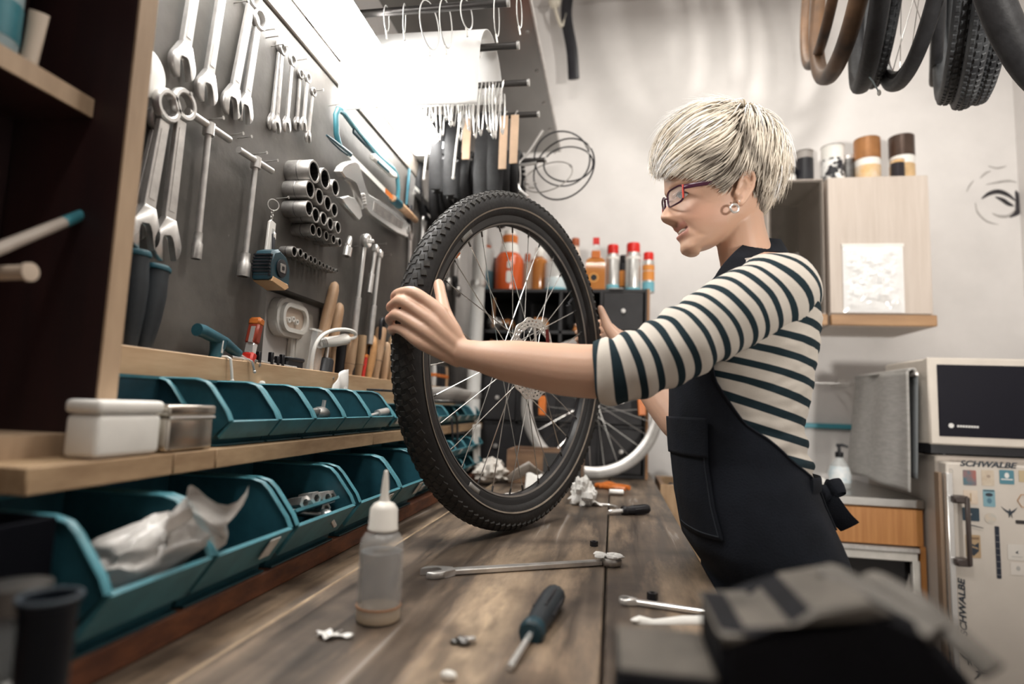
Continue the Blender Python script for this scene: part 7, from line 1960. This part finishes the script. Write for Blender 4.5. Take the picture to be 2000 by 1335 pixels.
# waist ties: belt and bow at the back
mb_build(MB().tube([torso(1.050+.006*math.sin(a), a, .0195) for a in np.linspace(math.radians(128), math.radians(232), 24)], [(.012, .0018)]*24, 8, up=(0, 0, 1)), 'apron_tie', NAVY, ap)
k0 = pp(1588, 962, 1.045)
k0.x = max(k0.x, .335)
bow = mb_build(MB().blob(k0, (.012, .013, .014), jit=.3), 'bow_knot', NAVY, ap)
def ribbon(pts, w, nm):
    sp = spline(pts, 6); n = len(sp)
    mb_build(MB().tube(sp, [(w*(.5+.5*min(1, 4*i/n)), .0020) for i in range(n)], 8, up=(0, 0, 1)), nm, NAVY, ap)
ribbon([k0, k0+Vector((0.0094, -0.0109, 0.0125)), k0+Vector((0.0234, -0.0094, 0.0156)), k0+Vector((0.0250, 0.0000, 0.0094)), k0+Vector((0.0078, 0.0031, 0.0000))], .012, 'bow_loop')
ribbon([k0, k0+Vector((0.0062, 0.0125, 0.0094)), k0+Vector((0.0172, 0.0265, 0.0047)), k0+Vector((0.0109, 0.0218, -0.0078)), k0+Vector((0.0000, 0.0062, -0.0031))], .012, 'bow_loop')
ribbon([k0, k0+Vector((0.0078, -0.0062, -0.0156)), k0+Vector((0.0203, -0.0078, -0.0343)), k0+Vector((0.0343, -0.0062, -0.0484))], .017, 'bow_tail')
ribbon([k0, k0+Vector((0.0047, 0.0078, -0.0203)), k0+Vector((0.0125, 0.0109, -0.0484)), k0+Vector((0.0140, 0.0109, -0.0780))], .014, 'bow_tail')
# ---- hair: tapered locks combed from the crown
random.seed(42)
hc_u, hc_z = hp(1405, 318, 1.07)
RU, RV, RZ = .0985, .0765, .0870
def sc(p, lift=0.0):
    """project a head-local point onto the scalp shell raised by lift"""
    q = Vector((p.x-hc_u, p.y, p.z-hc_z))
    rz = RZ if q.z > 0 else .132
    k = ((q.x/RU)**2+(q.y/RV)**2+(q.z/rz)**2)**.5
    q = q/k
    nrm = Vector((q.x/RU**2, q.y/RV**2, q.z/rz**2)).normalized()
    return Vector((q.x+hc_u, q.y, q.z+hc_z))+nrm*lift, nrm
M_PX = 1.03/FPX
bnd = [(1290, 318), (1318, 320), (1345, 331), (1390, 345), (1412, 362), (1424, 372), (1434, 362), (1440, 338), (1464, 334), (1471, 392), (1480, 424), (1494, 432), (1520, 425)]
tipb = [(1270, 340), (1300, 338), (1345, 344), (1380, 352), (1402, 364), (1420, 379), (1433, 374), (1437, 337), (1467, 333), (1474, 395), (1486, 440), (1502, 440), (1512, 420), (1535, 380)]
crown = sc(Vector((hp(1462, 232, 1.07)[0], -.008, hp(1462, 232, 1.07)[1])))[0]
HV, HFc, HT = [], [], []
def seg_d(x, y, a, b):
    dx, dy = b[0]-a[0], b[1]-a[1]; t = max(0, min(1, ((x-a[0])*dx+(y-a[1])*dy)/(dx*dx+dy*dy)))
    return math.hypot(x-a[0]-t*dx, y-a[1]-t*dy)
def shade(q):
    """where the dark roots show: above the ear, along the parting, at the nape (hair dye, fixed to the head)"""
    x, y = pix(hw_(q.x, abs(q.y), q.z))
    k = 0
    for a, b, w in (((1385, 312), (1440, 338), 17), ((1400, 352), (1432, 366), 12), ((1450, 244), (1463, 285), 8), ((1463, 285), (1500, 335), 7), ((1474, 350), (1490, 415), 11), ((1352, 300), (1385, 308), 6)):
        k = max(k, math.exp(-.5*(seg_d(x, y, a, b)/w)**2))
    return k
def lock(p0, L, vol, w, tone, seed, wild=0.0, back=None):
    n = 8; p, nrm = sc(p0); pts = []; step = L/(n-1)
    away = None
    for i in range(n):
        t = i/(n-1)
        lift = vol*(1-math.exp(-5*t))*(1-.25*t*t)+.002+wild*t*t
        q, nrm = sc(p, lift); pts.append(q)
        d = p-crown; d = d-nrm*d.dot(nrm)
        dist = d.length
        d = d.normalized() if dist > .004 else Vector((1, seed*.3, 0))
        x_, y_ = pix(hw_(p.x, abs(p.y), p.z))
        fwd = max(0, min(1, (1452-x_)/50))
        side = min(1, abs(p.y)/RV)
        d = d*.75+Vector((1.15*fwd-.12*(1-fwd), 0, 0))+Vector((0, 0, -.30*side-.55*(1-fwd)*(.4+.6*side)))
        xa, ya = pix(hw_(p.x, p.y, p.z))
        if p.y < 0 and xa < 1330 and ya > 334-(3 if i == 0 else 0): break
        if i > 1 and y_ > np.interp(x_, [b[0] for b in tipb], [b[1] for b in tipb])+random.uniform(-5, 3): break
        if y_ > 372: d += Vector((-.35, 0, -.6)) if x_ > 1455 else Vector((0, 0, 0))
        d += Vector((.20*math.sin(seed*7+3*t), .20*math.cos(seed*5+2*t), .15*math.sin(seed*11)))
        d = (d-nrm*d.dot(nrm)).normalized()
        p = sc(p+d*step)[0]
    b0 = len(HV); n = len(pts)
    if n < 3: return
    for i, q in enumerate(pts):
        t = i/(n-1)
        tg = (pts[min(i+1, n-1)]-pts[max(i-1, 0)]).normalized()
        _, nr = sc(q)
        s_ = tg.cross(nr).normalized(); nn_ = s_.cross(tg)
        dk = 1-.78*shade(q)*(1 if seed > -.55 else .25)
        r = w*(.55+.45*math.sin(pi*min(1, t*1.4+.15)))*(1-t**3)+.0002
        for k in range(5):
            a = 2*pi*k/5
            v = q+s_*(r*math.cos(a))+nn_*(r*.42*math.sin(a))
            HV.append(hw_(v.x, v.y, v.z)); HT.append(max(0, min(1, (tone[0]+(tone[1]-tone[0])*min(1, t*2.4))*dk)))
    for i in range(n-1):
        for k in range(5):
            HFc.append((b0+i*5+k, b0+i*5+(k+1) % 5, b0+(i+1)*5+(k+1) % 5, b0+(i+1)*5+k))
cnt = 0
while cnt < 6200:
    a, e = random.uniform(0, 2*pi), math.asin(random.uniform(-.78, 1))
    p = Vector((hc_u+RU*math.cos(e)*math.cos(a), RV*math.cos(e)*math.sin(a), hc_z+(RZ if e > 0 else .132)*math.sin(e)))
    x_, y_ = pix(hw_(p.x, abs(p.y), p.z))
    if y_ > np.interp(x_, [b[0] for b in bnd], [b[1] for b in bnd])-2: continue
    if x_ < 1300 and y_ > 312: continue
    cnt += 1
    top = max(0, min(1, (345-y_)/70)); nape = max(0, min(1, (y_-372)/40))
    layer = random.random()
    vol = (.004+.020*layer*top+.010*layer*(1-top))*(1-.80*nape)
    if x_ > 1478 and y_ > 290: vol *= .45
    L = (.060+.045*random.random())*(.62+.38*top)*(1-.55*nape)
    if x_ < 1350 and y_ > 262: L = min(L, .030+(max(0, 318-y_))*M_PX*1.15+random.uniform(0, .012))
    hi = .30+.70*layer
    cl = noise.noise(Vector((p.x*30, p.y*30, p.z*30)))
    hi = max(.1, (.62+.38*layer)*(1+.45*cl))
    if random.random() < .12: hi *= .45
    tone = (.10+.45*layer*top, hi)
    lock(p, L, vol, random.uniform(.0009, .0021), tone, random.uniform(-1, 1), random.choice((0, 0, 0, .004, .010)) if top > .4 else random.choice((0, 0, .002)))
for i in range(110):    # loose wisps standing off the crown
    p = sc(Vector((hc_u+random.uniform(-.06, .05), random.uniform(-.03, .04), hc_z+.09)))[0]
    lock(p, random.uniform(.05, .09), .020, .0006, (.5, 1), random.uniform(-1, 1), random.uniform(.008, .024))
hm = bpy.data.meshes.new('hair'); hm.from_pydata([tuple(PW @ v) for v in HV], [], HFc)
a = hm.attributes.new('tone', 'FLOAT', 'POINT'); a.data.foreach_set('value', np.array(HT, dtype=np.float32))
def hair_mat():
    m = bpy.data.materials.new('blonde_hair'); m.use_nodes = True
    nt = m.node_tree; b = nt.nodes['Principled BSDF']
    a = nt.nodes.new('ShaderNodeAttribute'); a.attribute_name = 'tone'
    r = nt.nodes.new('ShaderNodeValToRGB')
    for i, (p, c) in enumerate(((0, (.055, .036, .026)), (.35, (.25, .165, .105)), (.62, (.74, .59, .43)), (1, (.95, .86, .73)))):
        e = r.color_ramp.elements[0] if i == 0 else r.color_ramp.elements[1] if i == 3 else r.color_ramp.elements.new(p)
        e.position = p; e.color = (*c, 1)
    nt.links.new(a.outputs['Fac'], r.inputs['Fac']); nt.links.new(r.outputs['Color'], b.inputs['Base Color'])
    b.inputs['Roughness'].default_value = .5; b.inputs['Specular IOR Level'].default_value = .22
    return m
hm.materials.append(hair_mat()); hm.shade_smooth()
link('hair', hm, person)
# scalp under the locks
def scp(u, v):
    th = 2*pi*u; e = math.radians(90-118*v)
    q = Vector((hc_u+RU*math.cos(e)*math.cos(th), RV*math.cos(e)*math.sin(th), hc_z+(RZ if e > 0 else .132)*math.sin(e)))
    for _ in range(60):
        x_, y_ = pix(hw_(q.x, abs(q.y), q.z))
        if y_ <= np.interp(x_, [b[0] for b in bnd], [b[1] for b in bnd])-3: break
        q = sc(q+Vector((0, 0, .004)))[0]
    q = sc(q, .0025)[0]
    return hw_(q.x, q.y, q.z)
mb_build(MB().surf(scp, 72, 36, cu=True), 'hair_roots', mat('root_brown', (.16, .11, .078), .6, col2=(.10, .068, .048), scale=60), smooth=70)
